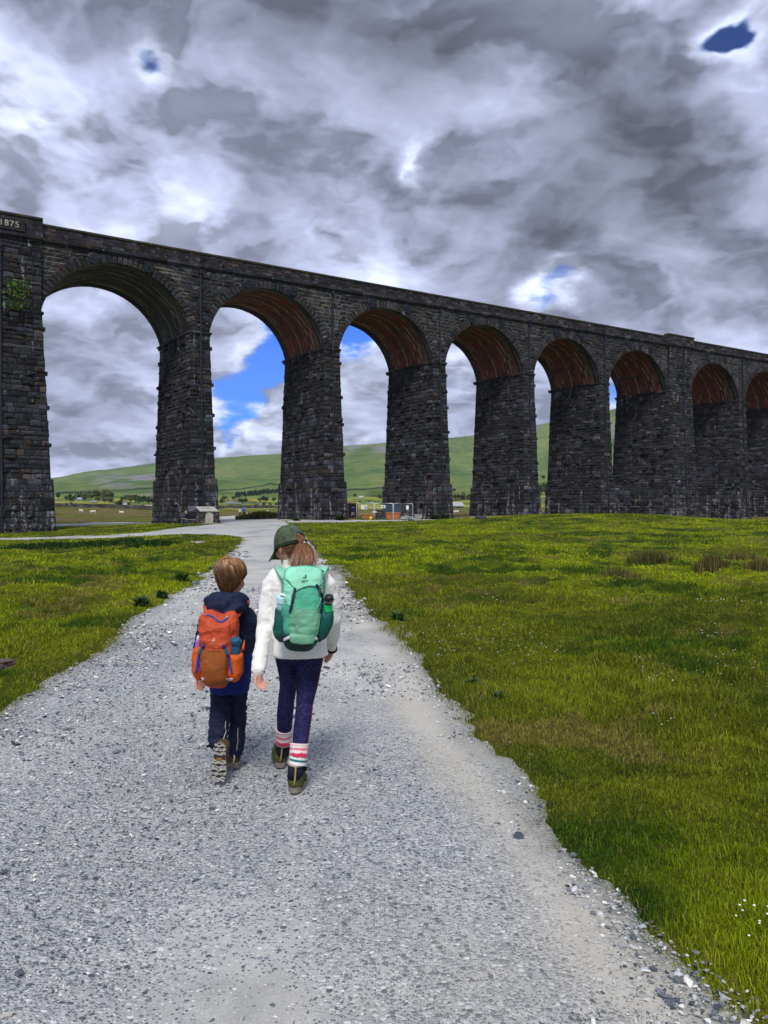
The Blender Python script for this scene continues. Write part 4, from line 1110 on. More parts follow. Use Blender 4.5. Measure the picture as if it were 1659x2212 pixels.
house('barn', 'pinkish stone barn with one dark opening in the fourth arch', 'barn', 986, 1101.5, 24, 12.5, 16, simple('pink_stone', (.30, .24, .21), .9, .2, .3, 1.2, .3, 3, .05), MPROOF, .5, 1, .48, False)

# dry stone walls on the moor
def dry_wall(label, pts, h=1.25, name='dry_stone_wall'):
    A = Acc(); rg = np.random.default_rng(len(label))
    P = np.array([W(*p) for p in pts]); seg = np.linalg.norm(np.diff(P[:, :2], axis=0), axis=1); cum = np.concatenate([[0], np.cumsum(seg)])
    for s in np.arange(0, cum[-1], .85):
        x, y = np.interp(s, cum, P[:, 0]), np.interp(s, cum, P[:, 1]); x2, y2 = np.interp(s + .1, cum, P[:, 0]), np.interp(s + .1, cum, P[:, 1])
        z = float(ground(np.array([x]), np.array([y]), np.array([9.]))[0]); an = math.atan2(y2 - y, x2 - x)
        rot = Matrix.Rotation(an, 3, 'Z')
        for c in range(3):
            A.add(*bevbox((x, y, z + h * (c + .38) / 3), (.86 + rg.uniform(-.05, .08), .62 - .1 * c, h / 3 + rg.uniform(-.02, .05)), .05, rot), col=np.array((.062, .055, .050)) * np.exp(rg.normal(0, .35)))
    t = A.build(name, attr_mat('wall_stone', .9, .2, .3, 4, .4, 12, .05), smooth=False)
    tag(t, label, 'wall')
dry_wall('dark dry stone wall running down across the moor in the first arch', [(100,1094,222),(120,1094,222),(178,1094.5,222),(243,1098.5,222),(322,1107,222),(345,1109,222)])
dry_wall('dark dry stone wall behind the walking couple in the second arch', [(470,1101.5,245),(540,1101,245),(610,1102,245)], 1.0)

def slope_wall(label, pts):
    A = Acc(); P = np.array([on_ground(*p, 236) for p in pts]); rg = np.random.default_rng(len(label))
    for a, b_ in zip(P[:-1], P[1:]):
        n = max(2, int(np.linalg.norm(b_ - a) / 9))
        for k in range(n):
            p, q_ = a + (b_ - a) * k / n, a + (b_ - a) * (k + 1) / n
            for e in (p, q_): e[2] = float(ground0(np.array([e[0]]), np.array([e[1]]))[0])
            L = np.linalg.norm(q_ - p); yaw = math.atan2(q_[1] - p[1], q_[0] - p[0]); pit = math.asin(np.clip((q_[2] - p[2]) / L, -1, 1))
            A.add(*box((p + q_) / 2 + (0, 0, .5), (L * 1.02, .9, 2.0), Matrix.Rotation(yaw, 3, 'Z') @ Matrix.Rotation(-pit, 3, 'Y')), col=np.array((.10, .10, .085)) * rg.uniform(.7, 1.3))
    tag(A.build('dry_stone_wall', MSLOPE, smooth=False), label, 'wall', 'field walls on the fell')
MSLOPE = attr_mat('far_wall_stone', .9, .2, .2, 1, 0)
slope_wall('faint field wall climbing the fell in the second arch', [(470, 1062), (520, 1058), (570, 1050), (608, 1046)])
slope_wall('faint field wall crossing the fell foot in the third arch', [(742, 1062), (790, 1058), (835, 1055)])
slope_wall('field wall along the fell foot in the first arch', [(122, 1068), (180, 1062), (250, 1061), (335, 1056)])
slope_wall('dark field wall above the stone barn in the fourth arch', [(966, 1084), (990, 1082), (1022, 1078)])

# ------------------------------------------------------------------ monument and seat under the first free pier
MK1 = attr_mat('monument_stone', .9, .25, .3, 9, .6, 40, .02)
mz = .10; mc = np.array((-17.78, 77.25, mz)); mrot = Matrix.Rotation(VA, 3, 'Z')
mon = thing('monument', 'squat stone monument with a sloping top and a pale arched tablet', 'monument', mc, rz=VA)
def ml(V): return np.asarray(V) @ np.array(mrot).T + mc
A = Acc(); rgm = np.random.default_rng(6)
def mon_row(a, fn, zs, bnd, L): block_rows(a, fn, zs, bnd, L, .025, rgm, inset=.015, joint=(.02,.02,.02))
hw, hd = .86, .52
f_ = lambda a, z, o: np.stack([a, -hd - o, z], 1); l_ = lambda a, z, o: np.stack([-hw - o, a, z], 1); r__ = lambda a, z, o: np.stack([hw + o, a, z], 1)
zz = courses(-.3, 1.28, .17, rgm)
mon_row(A, l_, zz, lambda z: (-hd, hd + .5), .3); mon_row(A, r__, zz, lambda z: (-hd, hd + .5), .3)
for z0, z1 in zip(zz[:-1], zz[1:]):
    for b in ((-hw, -.42), (.42, hw)) if z0 < 1.12 else ((-hw, hw),): mon_row(A, f_, [z0, z1], lambda z, b=b: b, .26)
A.add(*box((0, .30, .45), (2*hw - .03, 1.4, 1.64)), col=(.03, .03, .03))
Vm, Fm, Cm = A.arr(); Cm = np.clip(Cm * (2.3, 2.1, 1.7), 0, 1)
mk('body', ml(Vm), Fm, MK1, mon, col=Cm, smooth=False)
V, Fq = bevbox((0, -.05, 1.50), (1.95, 1.32, .10), .02, Matrix.Rotation(.36, 3, 'X')); mk('top_slab', ml(V), Fq, simple('pale_slab', (.36, .35, .33), .7, .3, .15, 4, .2), mon, smooth=False)
V, Fq = box((0, .1, 1.62), (.9, .10, .012), Matrix.Rotation(.36, 3, 'X')); mk('plaque', ml(V), Fq, MIRON, mon, smooth=False)
V, Fq = bevbox((0, -.72, .02), (1.6, .62, .24), .02); mk('step', ml(V), Fq, simple('step_stone', (.27, .25, .22), .9, .2, .25, 5, .4), mon, smooth=False)
ang = np.linspace(0, np.pi, 17); out = [(-.40, .14)] + [(-.40 * math.cos(a), .80 + .40 * math.sin(a)) for a in ang] + [(.40, .14)]
n = len(out); V = [(x, -hd - .10, z) for x, z in out] + [(x, -hd + .2, z) for x, z in out]
i = np.arange(n)
mk('tablet', ml(V), [np.arange(n)[None], np.stack([i, (i + 1) % n, n + (i + 1) % n, n + i], 1)], simple('tablet_stone', (.40, .39, .33), .8, .3, .28, 3, .3), mon, smooth=False)
A = Acc()
for k in range(11):
    a = math.pi * (k + .5) / 11; A.add(*bevbox((-.49 * math.cos(a), -hd - .03, .80 + .49 * math.sin(a)), (.14, .2, .13), .015, Matrix.Rotation(math.pi/2 - a, 3, 'Y') if False else Matrix.Rotation(a - math.pi/2, 3, 'Y')), col=stone_cols(1, rgm)[0] * 2)
Va, Fa, Ca = A.arr(); mk('arch_stones', ml(Va), Fa, MK1, mon, col=Ca, smooth=False)
sc_ = np.array((-19.35, 77.2, mz - .02))
A = Acc()
f_ = lambda a, z, o: np.stack([a, -.36 - o, z], 1); b_ = lambda a, z, o: np.stack([-.72 - o, a, z], 1)
zz = courses(-.3, .46, .15, rgm)
mon_row(A, f_, zz, lambda z: (-.72, .72), .3); mon_row(A, b_, zz, lambda z: (-.36, .36), .3)
A.add(*box((0, 0, .08), (1.42, .70, .74)), col=(.03, .03, .03))
for x in (-.45, .02, .47): A.add(*bevbox((x, 0, .49), (.46, .82, .09), .02), col=np.array((.10, .097, .085)) * rgm.uniform(.8, 1.2))
Vb, Fb, Cb = A.arr(); Cb = np.clip(Cb * 1.8, 0, 1)
bench = mk('stone_bench', Vb @ np.array(mrot).T + sc_, Fb, MK1, col=Cb, smooth=False)
tag(bench, 'low stone seat against the pier, left of the monument', 'bench')

# ------------------------------------------------------------------ small figures in the distance
def skin_mat(): return simple('skin', (.50, .28, .20), .55, .35, .10, 30, .1, 200, .001)
MSKIN = skin_mat()
def far_person(name_label, loc, rz, pose, top, legs, hair, cat='person', bald=False, height=1.72, top_hem=.80, cap=None, shoe=(.05,.045,.04), pack=None):
    t = thing('person', name_label, cat, loc, rz=rz); k = height / 1.72
    c, s = math.cos(rz), math.sin(rz)
    def L(V): V = np.asarray(V) * k; return np.stack([V[:, 0]*c - V[:, 1]*s, V[:, 0]*s + V[:, 1]*c, V[:, 2]], 1) + np.array(loc)
    J = pose
    def put(nm, parts, m, vox=.018, sm=2, col=None):
        V, Fs, N = sculpt(parts, vox, sm); return mk(nm, L(V), Fs, m, t)
    hd = np.array(J['head'])
    arms = []
    for sd in ('l', 'r'):
        arms.append(limb([J['sh' + sd], J['el' + sd], J['ha' + sd]], [.036, .030, .026], 10)); arms.append(ell(J['ha' + sd], (.035, .045, .06)))
        for q in range(4): arms.append(limb([np.array(J['ha' + sd]) + (.012*(q-1.5), .01, -.04), np.array(J['ha' + sd]) + (.014*(q-1.5), .02, -.085), np.array(J['ha' + sd]) + (.014*(q-1.5), .035, -.11)], [.011, .010, .008], 6))
        arms.append(limb([np.array(J['ha' + sd]) + (.03, .02, -.0), np.array(J['ha' + sd]) + (.045, .04, -.05)], [.012, .009], 6))
    legs_ = [limb([J['hip' + sd], J['kn' + sd], J['an' + sd]], [.07, .05, .036], 10) for sd in ('l', 'r')]
    fw = np.array(J.get('face', (0, 1, 0)))
    rt = np.cross(fw, (0, 0, 1))
    body = [ell(hd, (.076, .093, .118)), ell(hd + fw * .055 + (0, 0, -.045), (.052, .05, .06)), ell(hd + fw * .100 + (0, 0, -.012), (.014, .018, .022)), ell(hd + fw*.085 + (0,0,-.055), (.024, .012, .009)),
            ell(hd + rt * .075, (.012, .02, .03)), ell(hd - rt * .075, (.012, .02, .03)), ell(hd + fw*.082 + rt*.03 + (0,0,.02), (.014,.012,.010)), ell(hd + fw*.082 - rt*.03 + (0,0,.02), (.014,.012,.010)),
            limb([hd + (0, 0, -.06), np.array(J['neck'])], [.052, .055], 10), limb([J['neck'], J['pel']], [(.13, .08), (.12, .09)], 12)] + arms + legs_
    put('body', body, MSKIN, .012)
    put('jacket', [tube([np.array(J['neck']) + (0,0,.03), np.array(J['neck']) + (0,0,-.03), np.array(J['neck']) + (0, 0, -.10), (np.array(J['neck']) + J['pel']) / 2, np.array(J['pel']) + (0,0,.02), np.array(J['pel']) + (0, 0, -.10)], [(.07,.06),(.13,.09),(.19,.125),(.185,.135),(.19,.14),(.20,.145)], 18)] +
        [limb([J['sh' + sd], J['el' + sd], np.array(J['el' + sd]) * .12 + np.array(J['ha' + sd]) * .88], [.075, .06, .048], 12) for sd in ('l', 'r')], top)
    put('trousers', [ell(np.array(J['pel']) + (0, 0, -.04), (.165, .125, .13))] + [limb([J['hip' + sd], J['kn' + sd], np.array(J['an' + sd]) + (0, 0, .02)], [.098, .075, .062], 12) for sd in ('l', 'r')], legs)
    sm_ = simple('shoe_leather', shoe, .6, .3, .2, 20, 0)
    for sd in ('l', 'r'):
        f = np.array(J['foot' + sd]) if 'foot' + sd in J else fw
        put('shoe', [limb([np.array(J['an' + sd]) + (0, 0, -.045) - f * .03, np.array(J['an' + sd]) + (0, 0, -.05) + f * .17], [(.045, .04), (.042, .032)], 10), limb([np.array(J['an' + sd]) + (0,0,.02), np.array(J['an' + sd]) + (0,0,-.03)], [.05, .05], 10)], sm_, .012)
    if hair is not None:
        hm = simple('hair', hair, .6, .3, .35, 60, .3, 200, .003)
        if bald: hp = [ell(hd + (0, 0, -.02) - fw * .03, (.080, .085, .06)), ]
        else: hp = [ell(hd + (0, 0, .022) - fw * .014, (.083, .1, .115))] + ([limb([hd - fw * .06, hd - fw * .09 + (0, 0, -.16)], [(.075, .05), (.06, .03)], 10)] if pack == 'long' else [])
        put('hair', hp, hm, .012)
    return t
def walk_pose(a=.22, arm=.18):
    return dict(head=(0, .03, 1.60), neck=(0, .0, 1.45), pel=(0, 0, .96), shl=(-.17, 0, 1.41), shr=(.17, 0, 1.41), ell=(-.23, arm*.2, 1.14), elr=(.23, -arm*.4, 1.14), hal=(-.24, arm, .90), har=(.24, -arm*.6, .90),
                hipl=(-.09, 0, .92), hipr=(.09, 0, .92), knl=(-.10, a*.6, .50), knr=(.10, -a*.2, .50), anl=(-.10, a, .085), anr=(.10, -a, .11))
MBLUE = simple('blue_jacket', (.01, .10, .52), .7, .2, .2, 8, .3); MPINK = simple('pink_top', (.62, .40, .40), .8, .2, .15, 8, .3); MBLK = simple('black_cloth', (.012, .012, .018), .8, .2, .3, 8, .3)
P = W(526.8, 1115.2, 150); gz = float(ground0(np.array([P[0]]), np.array([P[1]]))[0])
far_person('walker in a bright blue jacket and dark trousers beside a pink-topped companion', (P[0], P[1], gz - .0), 0, walk_pose(), MBLUE, MBLK, (.03, .022, .018), height=1.86)
P = W(518.4, 1115.2, 150); gz = float(ground0(np.array([P[0]]), np.array([P[1]]))[0])
far_person('walker in a pale pink top with ginger hair, left of the blue jacket', (P[0], P[1], gz), 0, walk_pose(-.2, -.15), MPINK, MBLK, (.30, .12, .05), height=1.58, pack='long')
# man on the stone seat, facing left
seat = dict(head=(.02, .10, 1.26), neck=(0, .03, 1.10), pel=(0, -.03, .60), shl=(-.18, .03, 1.05), shr=(.18, .03, 1.05), ell=(-.24, .12, .80), elr=(.24, .12, .80), hal=(-.10, .36, .70), har=(.10, .36, .70),
            hipl=(-.10, .02, .57), hipr=(.10, .02, .57), knl=(-.13, .47, .58), knr=(.13, .45, .58), anl=(-.13, .50, .10), anr=(.12, .40, .10))
sl_ = np.array((-.45, -.02, 0)) @ np.array(mrot).T + sc_
far_person('bald man in a navy jumper and grey trousers sitting on the stone seat', (sl_[0], sl_[1], mz - .04), R(90) + .15, seat, simple('navy_knit', (.010, .016, .045), .9, .15, .3, 12, .4), simple('grey_trousers', (.16, .14, .17), .85, .2, .2, 10, .3), (.30, .27, .25), bald=True)

# ------------------------------------------------------------------ sheep
MFLEECE = simple('fleece', (.62, .58, .50), .95, .1, .2, 9, .8, 30, .04); MFACE = simple('sheep_face', (.05, .045, .04), .8, .2, .3, 10, .2)
def sheep(label, dx, dy, Y, rz, lying=False, tint=None):
    P = W(dx, dy, Y); P[2] = float(ground(np.array([P[0]]), np.array([P[1]]), np.array([9.]))[0]) - (.28 if lying else 0)
    t = thing('sheep', label, 'sheep', P, 'sheep on the moor', rz=rz)
    c, s = math.cos(rz), math.sin(rz)
    L = lambda V: np.stack([V[:, 0]*c - V[:, 1]*s, V[:, 0]*s + V[:, 1]*c, V[:, 2]], 1) + P
    legs = []
    for x, y in ((.32, .12), (.32, -.12)): legs.append(limb([(x, y, .45), (x + .02, y, .25), (x, y, .04)], [.055, .035, .03], 8))
    for x, y in ((-.32, .12), (-.32, -.12)): legs.append(limb([(x + .06, y, .50), (x - .06, y, .27), (x, y, .04)], [.08, .035, .03], 8))
    V, Fs, N = sculpt([limb([(-.38, 0, .60), (0, 0, .60), (.34, 0, .63)], [(.20, .19), (.24, .23), (.19, .18)], 14, (0, 1, 0)), limb([(.34, 0, .68), (.52, 0, .84)], [.12, .09], 10), limb([(.52, 0, .86), (.70, 0, .78)], [.085, .05], 10), ell((.52, .10, .90), (.02, .07, .03)), ell((.52, -.10, .90), (.02, .07, .03)), limb([(-.52, 0, .66), (-.58, 0, .45)], [.04, .03], 8)] + legs, .018, 2)
    V = V + N * (fbm(V[:, 0]*14, V[:, 1]*14, V[:, 2]*14, oct=2) * .02)[:, None]
    mk('body', L(V), Fs, MFLEECE if tint is None else tint, t)
    V, Fs, N = sculpt([limb([(.57, 0, .85), (.715, 0, .78)], [.088, .055], 10)], .014, 1); mk('face', L(V), Fs, MFACE, t)
sheep('white sheep with a dark face, left of the pair grazing in the first arch', 175.5, 1118, 150, 2.6); sheep('white sheep, right of the pair grazing in the first arch', 201, 1119, 145, .2); sheep('lone white sheep close to the pier in the first arch', 262.5, 1116, 165, 3.0, True)
sheep('buff sheep lying right of the walking couple', 538, 1112.2, 170, .1, True, simple('buff_fleece', (.55, .42, .30), .95, .1, .2, 9, .6, 30, .04)); sheep('white sheep lying in front of the stone barn in the fourth arch', 985.6, 1112.5, 150, .3, True)

# white notice on the moor
P = W(578, 1110, 190); P[2] = float(ground0(np.array([P[0]]), np.array([P[1]]))[0])
t = thing('notice_board', 'small white notice on two posts out on the brown moor', 'sign', P)
for dx in (-.22, .22): V, Fq = box(P + (dx, 0, .3), (.06, .06, .8)); mk('post', V, Fq, MWOOD, t, smooth=False)
V, Fq = bevbox(P + (0, -.05, .72), (.58, .03, .36), .008); mk('panel', V, Fq, MWALL, t, smooth=False)

# ------------------------------------------------------------------ contractor's compound between two piers
def gz_(x, y): return float(ground0(np.array([x]), np.array([y]))[0])
MGALV = simple('galvanised', (.62, .63, .64), .45, .5, .12, 6, .1, metal=.0); MNAVY = attr_mat('painted_steel', .5, .4, .2, 2, .2, 8, .01)
def container(label, dx0, dx1, Y, h, depth, col, edge=None, marks=None, rz=.0):
    a, b = W(dx0, 1100, Y)[0], W(dx1, 1100, Y)[0]; w = b - a; x = (a + b) / 2; z = gz_(x, Y) - .05
    t = thing('container', label, 'container', (x, Y, z)); A = Acc()
    n = max(4, int(w / .28)); xs = np.linspace(a, b, n * 4 + 1); off = np.tile([0, 0, .05, .05], n + 1)[:len(xs)]
    m_ = len(xs); V = np.concatenate([np.stack([xs, Y + off, np.full(m_, z + .1)], 1), np.stack([xs, Y + off, np.full(m_, z + h - .12)], 1)]); i = np.arange(m_ - 1)
    A.add(V, np.stack([i, i+1, i+1+m_, i+m_], 1), col); A.add(*box((x, Y + depth / 2 + .06, z + h / 2), (w - .02, depth, h - .2)), col=col)
    A.build('body', MNAVY, t, smooth=False)
    A = Acc(); ec = edge or col
    for zz in (z + .08, z + h - .06): A.add(*bevbox((x, Y - .01, zz), (w + .06, .14, .16), .02), col=ec)
    for xx in (a, b): A.add(*bevbox((xx, Y - .012, z + h / 2), (.14, .15, h - .1), .02), col=ec)
    A.build('frame', MNAVY, t, smooth=False)
    if marks:
        for (txt, sx, sz, size, cc) in marks:
            V, Ff = text_mesh(txt, size, .01); mk('marking', V @ np.array(Matrix.Rotation(R(90), 3, 'X')).T + np.array((a + w * sx, Y - .03, z + h * sz)), Ff, simple('paint_mark', cc, .6, .3, .1, 5, 0), t, smooth=False)
    return t
container('dark blue container with a rust red top rail touching the second pier', 751.5, 772, 93.5, 1.95, 2.6, (.010, .022, .045), (.22, .05, .025), [('JK', .55, .33, .46, (.55, .55, .50)), ('UNIT', .55, .72, .20, (.30, .45, .60))])
container('corrugated blue steel container behind the right fence panels', 828, 866, 98.0, 2.05, 2.4, (.016, .045, .085))
container('low black plant box in the middle of the compound', 810, 830, 97.0, 1.15, 1.6, (.008, .009, .011), None, [('6 4 2', .5, .72, .22, (.45, .42, .36))])
def skip(label, dx0, dx1, Y, h, col, tilt=.0):
    a, b = W(dx0, 1100, Y)[0], W(dx1, 1100, Y)[0]; w = b - a; x = (a + b) / 2; z = gz_(x, Y)
    t = thing('skip', label, 'skip', (x, Y, z)); m_ = simple('orange_paint', col, .5, .4, .25, 3, .2)
    k = .80; d = 1.3
    V = np.array([(-w/2*k,-d/2,0),(w/2*k,-d/2,0),(w/2*k,d/2,0),(-w/2*k,d/2,0),(-w/2,-d/2-.12,h),(w/2,-d/2-.12,h),(w/2,d/2,h),(-w/2,d/2,h)], float)
    I = V.copy(); I[:, :2] *= .92; I[:4, 2] += .06
    Fq = np.array([(0,3,2,1),(0,1,5,4),(1,2,6,5),(2,3,7,6),(3,0,4,7)]); In = Fq[:, ::-1] + 8; rim = np.array([(4,5,13,12),(5,6,14,13),(6,7,15,14),(7,4,12,15)])
    mk('shell', np.concatenate([V, I]) + np.array((x, Y, z + .06)), np.concatenate([Fq, In, rim]), m_, t, smooth=False)
    A = Acc()
    for s in (-.3, .3): A.add(*bevbox((x + s * w, Y - d / 2 - .08, z + h * .55), (.09, .08, h * .9), .015))
    A.add(*bevbox((x, Y - d / 2 - .14, z + h + .04), (w + .06, .10, .10), .02)); A.build('ribs', m_, t, smooth=False)
    A = Acc(); rg = np.random.default_rng(5)
    for q in range(26): A.add(IV * rg.uniform(.08, .2) + np.array((x + rg.uniform(-.42, .42) * w, Y + rg.uniform(-.4, .4), z + h - .05)), IF, np.array((.06, .05, .045)) * rg.uniform(.6, 2))
    A.build('rubble', attr_mat('rubble', .9, .2, .3, 5, 0), t, smooth=False)
skip('amber skip behind the left fence panel', 781, 807, 93, .55, (.50, .20, .015)); skip('larger orange skip behind the right fence panels', 833, 864, 94.5, .78, (.50, .13, .012))
def fence_panel(label, dx0, dx1, Y, sign=None, thin=False):
    a, b = W(dx0, 1100, Y)[0], W(dx1, 1100, Y)[0]; z = gz_((a + b) / 2, Y) + .02; h = 1.95; r = .028 if not thin else .02
    t = thing('site_fence_panel', label, 'fence panel', ((a + b) / 2, Y, z), 'site fence panels'); A = Acc()
    c = .10; path = [(a, z - .1), (a, z + h - c), (a + c*.3, z + h - c*.3), (a + c, z + h), (b - c, z + h), (b - c*.3, z + h - c*.3), (b, z + h - c), (b, z - .1)]
    A.add(*tube([(x, Y, zz) for x, zz in path], r * 1.5, 8)); A.add(*tube([(a, Y, z + .08), (b, Y, z + .08)], r * 1.4, 8))
    if not thin: A.add(*tube([(a, Y, z + .98), (b, Y, z + .98)], r * 1.2, 8))
    A.build('frame', MGALV, t)
    A = Acc()
    for x in np.arange(a + .1, b, .12): A.add(*tube([(x, Y + .012, z + .1), (x, Y + .012, z + h)], .0035, 4, cap=False))
    for zz in np.arange(z + .25, z + h, .25): A.add(*tube([(a, Y + .02, zz), (b, Y + .02, zz)], .0035, 4, cap=False))
    A.build('mesh_infill', MGALV, t)
    if sign:
        sx, sz, sw, sh, kind = sign; cx, cz = a + (b - a) * sx, z + h * sz
        V, Fq = bevbox((cx, Y - .06, cz), (sw, .02, sh), .004); pl = mk('sign', V, Fq, simple('white_sign', (.80, .80, .80), .5, .3, .05, 5, 0), t, smooth=False)
        if kind == 'warn':
            mk('warning_mark', np.array([(cx - sw*.42, Y - .075, cz - sh*.36), (cx - sw*.05, Y - .075, cz - sh*.36), (cx - sw*.235, Y - .075, cz + sh*.25), (cx - sw*.42, Y - .071, cz - sh*.36), (cx - sw*.05, Y - .071, cz - sh*.36), (cx - sw*.235, Y - .071, cz + sh*.25)]), [np.array([(0, 1, 2), (3, 4, 5)]), np.array([(0, 1, 4, 3), (1, 2, 5, 4), (2, 0, 3, 5)])], simple('yellow_mark', (.80, .55, .02), .5, .3, .05, 5, 0), pl, smooth=False)
            Vq, Fq = tube([(cx + sw*.23, Y - .075, cz - sh*.08), (cx + sw*.23, Y - .071, cz - sh*.08)], sh*.30, 18); mk('mandatory_mark', Vq, Fq, simple('blue_mark', (.02, .16, .60), .5, .3, .05, 5, 0), pl, smooth=False)
            Vq, Fq = ell((cx + sw*.23, Y - .076, cz + .0), (sh*.10, .006, sh*.12)); mk('helmet_mark', Vq, Fq, simple('white_mark', (.8, .8, .8), .5, .3, .05, 5, 0), pl)
            Vq, Fq = box((cx, Y - .072, cz + sh*.40), (sw*.6, .008, sh*.07)); mk('heading', Vq, Fq, simple('dark_mark', (.05, .05, .06), .6, .2, .1, 5, 0), pl, smooth=False)
        elif kind == 'notice':
            A = Acc(); A.add(*box((cx, Y - .073, cz + sh*.02), (sw*.55, .008, sh*.34))); A.add(*box((cx, Y - .073, cz - sh*.34), (sw*.8, .008, sh*.06))); A.build('notice_text', MBLK, pl, smooth=False)
    return t
fence_panel('left site fence panel with a yellow and blue safety sign', 770.5, 808, 90.0, (.43, .74, .66, .50, 'warn')); fence_panel('middle site fence panel with a small black on white notice', 810, 849, 90.3, (.47, .80, .46, .36, 'notice')); fence_panel('right site fence panel with a plain grey notice', 850.5, 891.5, 90.6, (.72, .77, .30, .46, 'plain'), True)
P = W(809, 1106, 89.9)
V, Fq = bevbox(P, (.52, .07, .16), .02); clamp = mk('fence_clamp', V, Fq, MWALL, smooth=False); tag(clamp, 'white clamp joining the left and middle site fence panels', 'clamp')
def gP(dx, dy, Y): P = W(dx, dy, Y); P[2] = gz_(P[0], P[1]); return P
P = gP(801, 1124, 88.6)
t = thing('bucket', 'small yellow bucket in front of the left fence panel', 'bucket', P); MY = simple('yellow_plastic', (.75, .42, .02), .45, .4, .1, 6, 0)
V, Fs = tube([P, P + (0, 0, .40), P + (0,0,.42), P + (0,0,.40), P + (0, 0, .06)], [.13, .19, .205, .17, .12], 18); mk('pail', V, Fs, MY, t)
an = np.linspace(0, np.pi, 12); V, Fs = tube([P + (math.cos(a) * .19, -.02, .40 + math.sin(a) * .2) for a in an], .008, 6, (0, 1, 0)); mk('handle', V, Fs, MIRON, t)
for q, (dx, dy, w_, dz, rz) in enumerate([(900, 1121, 1.05, 0, .1), (901, 1121, 1.0, .13, -.05), (903, 1121, .95, .26, .16), (903, 1121, .90, .39, .1), (902, 1121, .95, .51, .22)]):
    P = gP(dx, dy, 93.2); V, Fq = bevbox(P + (0, 0, .07 + dz), (w_, .6, .11), .02, Matrix.Rotation(rz, 3, 'Z') @ Matrix.Rotation(.05 * (q - 2), 3, 'Y'))
    o = mk('stone_slab', V, Fq, simple('pale_flag', (.30, .29, .26), .9, .2, .25, 4, .4), smooth=False)
    tag(o, 'pale stone slab, %s of the stack right of the site fence' % ('bottom', 'second from bottom', 'middle', 'second from top', 'top')[q], 'slab', 'stacked stone slabs')
P = gP(889, 1123.5, 90.2); V, Fq = bevbox(P + (0, -.2, .06), (.75, .3, .1), .01); tag(mk('plank', V, Fq, simple('dark_plank', (.05, .035, .03), .9, .1, .3, 5, .3), smooth=False), 'dark plank at the foot of the right fence panel', 'plank')
# broken rock in the compound
A = Acc(); rgr = np.random.default_rng(12)
for q in range(160):
    P = W(866 + rgr.random() * 34, 1100, 92.5 + rgr.random() * 2.4); hz = gz_(P[0], P[1]); s = rgr.uniform(.07, .22)
    V = IV * (1 + rgr.uniform(-.3, .3, (len(IV), 1))) * np.array((s * 1.3, s, s * .7)) + np.array((P[0], P[1], hz + rgr.random() * .45 * max(0, 1 - abs(P[0] - 2.7) / 1.6)))
    A.add(V, IF, np.array((.20, .23, .22)) * np.exp(rgr.normal(0, .3)))
tag(A.build('rubble_heap', mat_stone, smooth=False), 'heap of pale broken rock between the fence and the third pier', 'rubble heap')

# ------------------------------------------------------------------ rocks, rushes, weeds in the pasture
def rock(label, dx, dy, Y, s, col, seed):
    rg = np.random.default_rng(seed); V, Fq = ico(3); P = W(dx, dy, Y); P[2] = float(ground(np.array([P[0]]), np.array([P[1]]))[0])
    n = fbm(V[:, 0]*1.3 + seed, V[:, 1]*1.3, V[:, 2]*1.3, oct=3, seed=seed); V = V * (1 + n[:, None] * .6) * np.array(s)
    V[:, 2] = np.where(V[:, 2] > s[2] * .5, s[2] * .5 + (V[:, 2] - s[2]*.5) * .35, V[:, 2])
    o = mk('rock', V + P + (0, 0, s[2] * .25), Fq, simple('field_rock', col, .85, .3, .35, 3, .7, 14, .03), smooth=False); tag(o, label, 'rock')
rock('dark purple boulder in the grass beside the track right of the compound', 1039, 1128, 70, (.50, .34, .30), (.045, .035, .065), 3)
rock('dark reddish rock at the left edge of the near left pasture', 4, 1418, 8.0, (.16, .12, .07), (.10, .07, .06), 8)
rock('pale flat stone on the left bank by the bend of the track', 430, 1166.5, 38, (.45, .20, .12), (.30, .27, .25), 5)
rock('small dark stone in the upper right pasture', 1412, 1151, 44, (.14, .12, .12), (.04, .035, .03), 9)
def rush(label, dx, dy, Y, wid, h, n, seed, straw=.45, name='rush_tuft', cat='rush tuft', group='rush tufts in the right pasture'):
    rg = np.random.default_rng(seed); P = W(dx, dy, Y)
    x = P[0] + np.clip(rg.normal(0, wid * .28, n), -wid * .55, wid * .55); y = P[1] + np.clip(rg.normal(0, wid * .16, n), -wid * .3, wid * .3); z = ground(x, y)
    hh = h * np.clip(1.1 - np.abs(x - P[0]) / wid * .8, .3, 1) * rg.uniform(.55, 1.15, n)
    c = np.where((rg.random(n) < straw)[:, None], np.array((.20, .15, .06)), np.array((.045, .075, .018))) * rg.uniform(.6, 1.4, (n, 1))
    V, Fs, C = blades(x, y, z, hh, np.full(n, max(.006, Y * .00095)), c, rg, .38)
    o = mk(name, V, Fs, mat_grass, col=C, smooth=False); tag(o, label, cat, group)
rush('broad tall rush tuft with brown tips, widest in the right pasture', 1412, 1229, 23.5, 1.35, .46, 950, 1); rush('tall rush tuft second from the right edge of the pasture', 1540, 1252, 20, .85, .44, 620, 2, .5)
rush('thin straw coloured rush tuft left of the broad tall one', 1340, 1256, 19, .9, .26, 360, 3, .55); rush('pale straw rush tuft at the right edge of the pasture', 1645, 1252, 20, .8, .42, 420, 4, .75); rush('low brown rush tuft behind the others near the right edge', 1600, 1215, 26, 1.1, .32, 380, 5, .6)
rush('dark rush bank right of the far track behind the walking couple', 563, 1122.5, 104, 5.6, 1.05, 2600, 6, .3, 'rush_bank', 'rush bank', None)
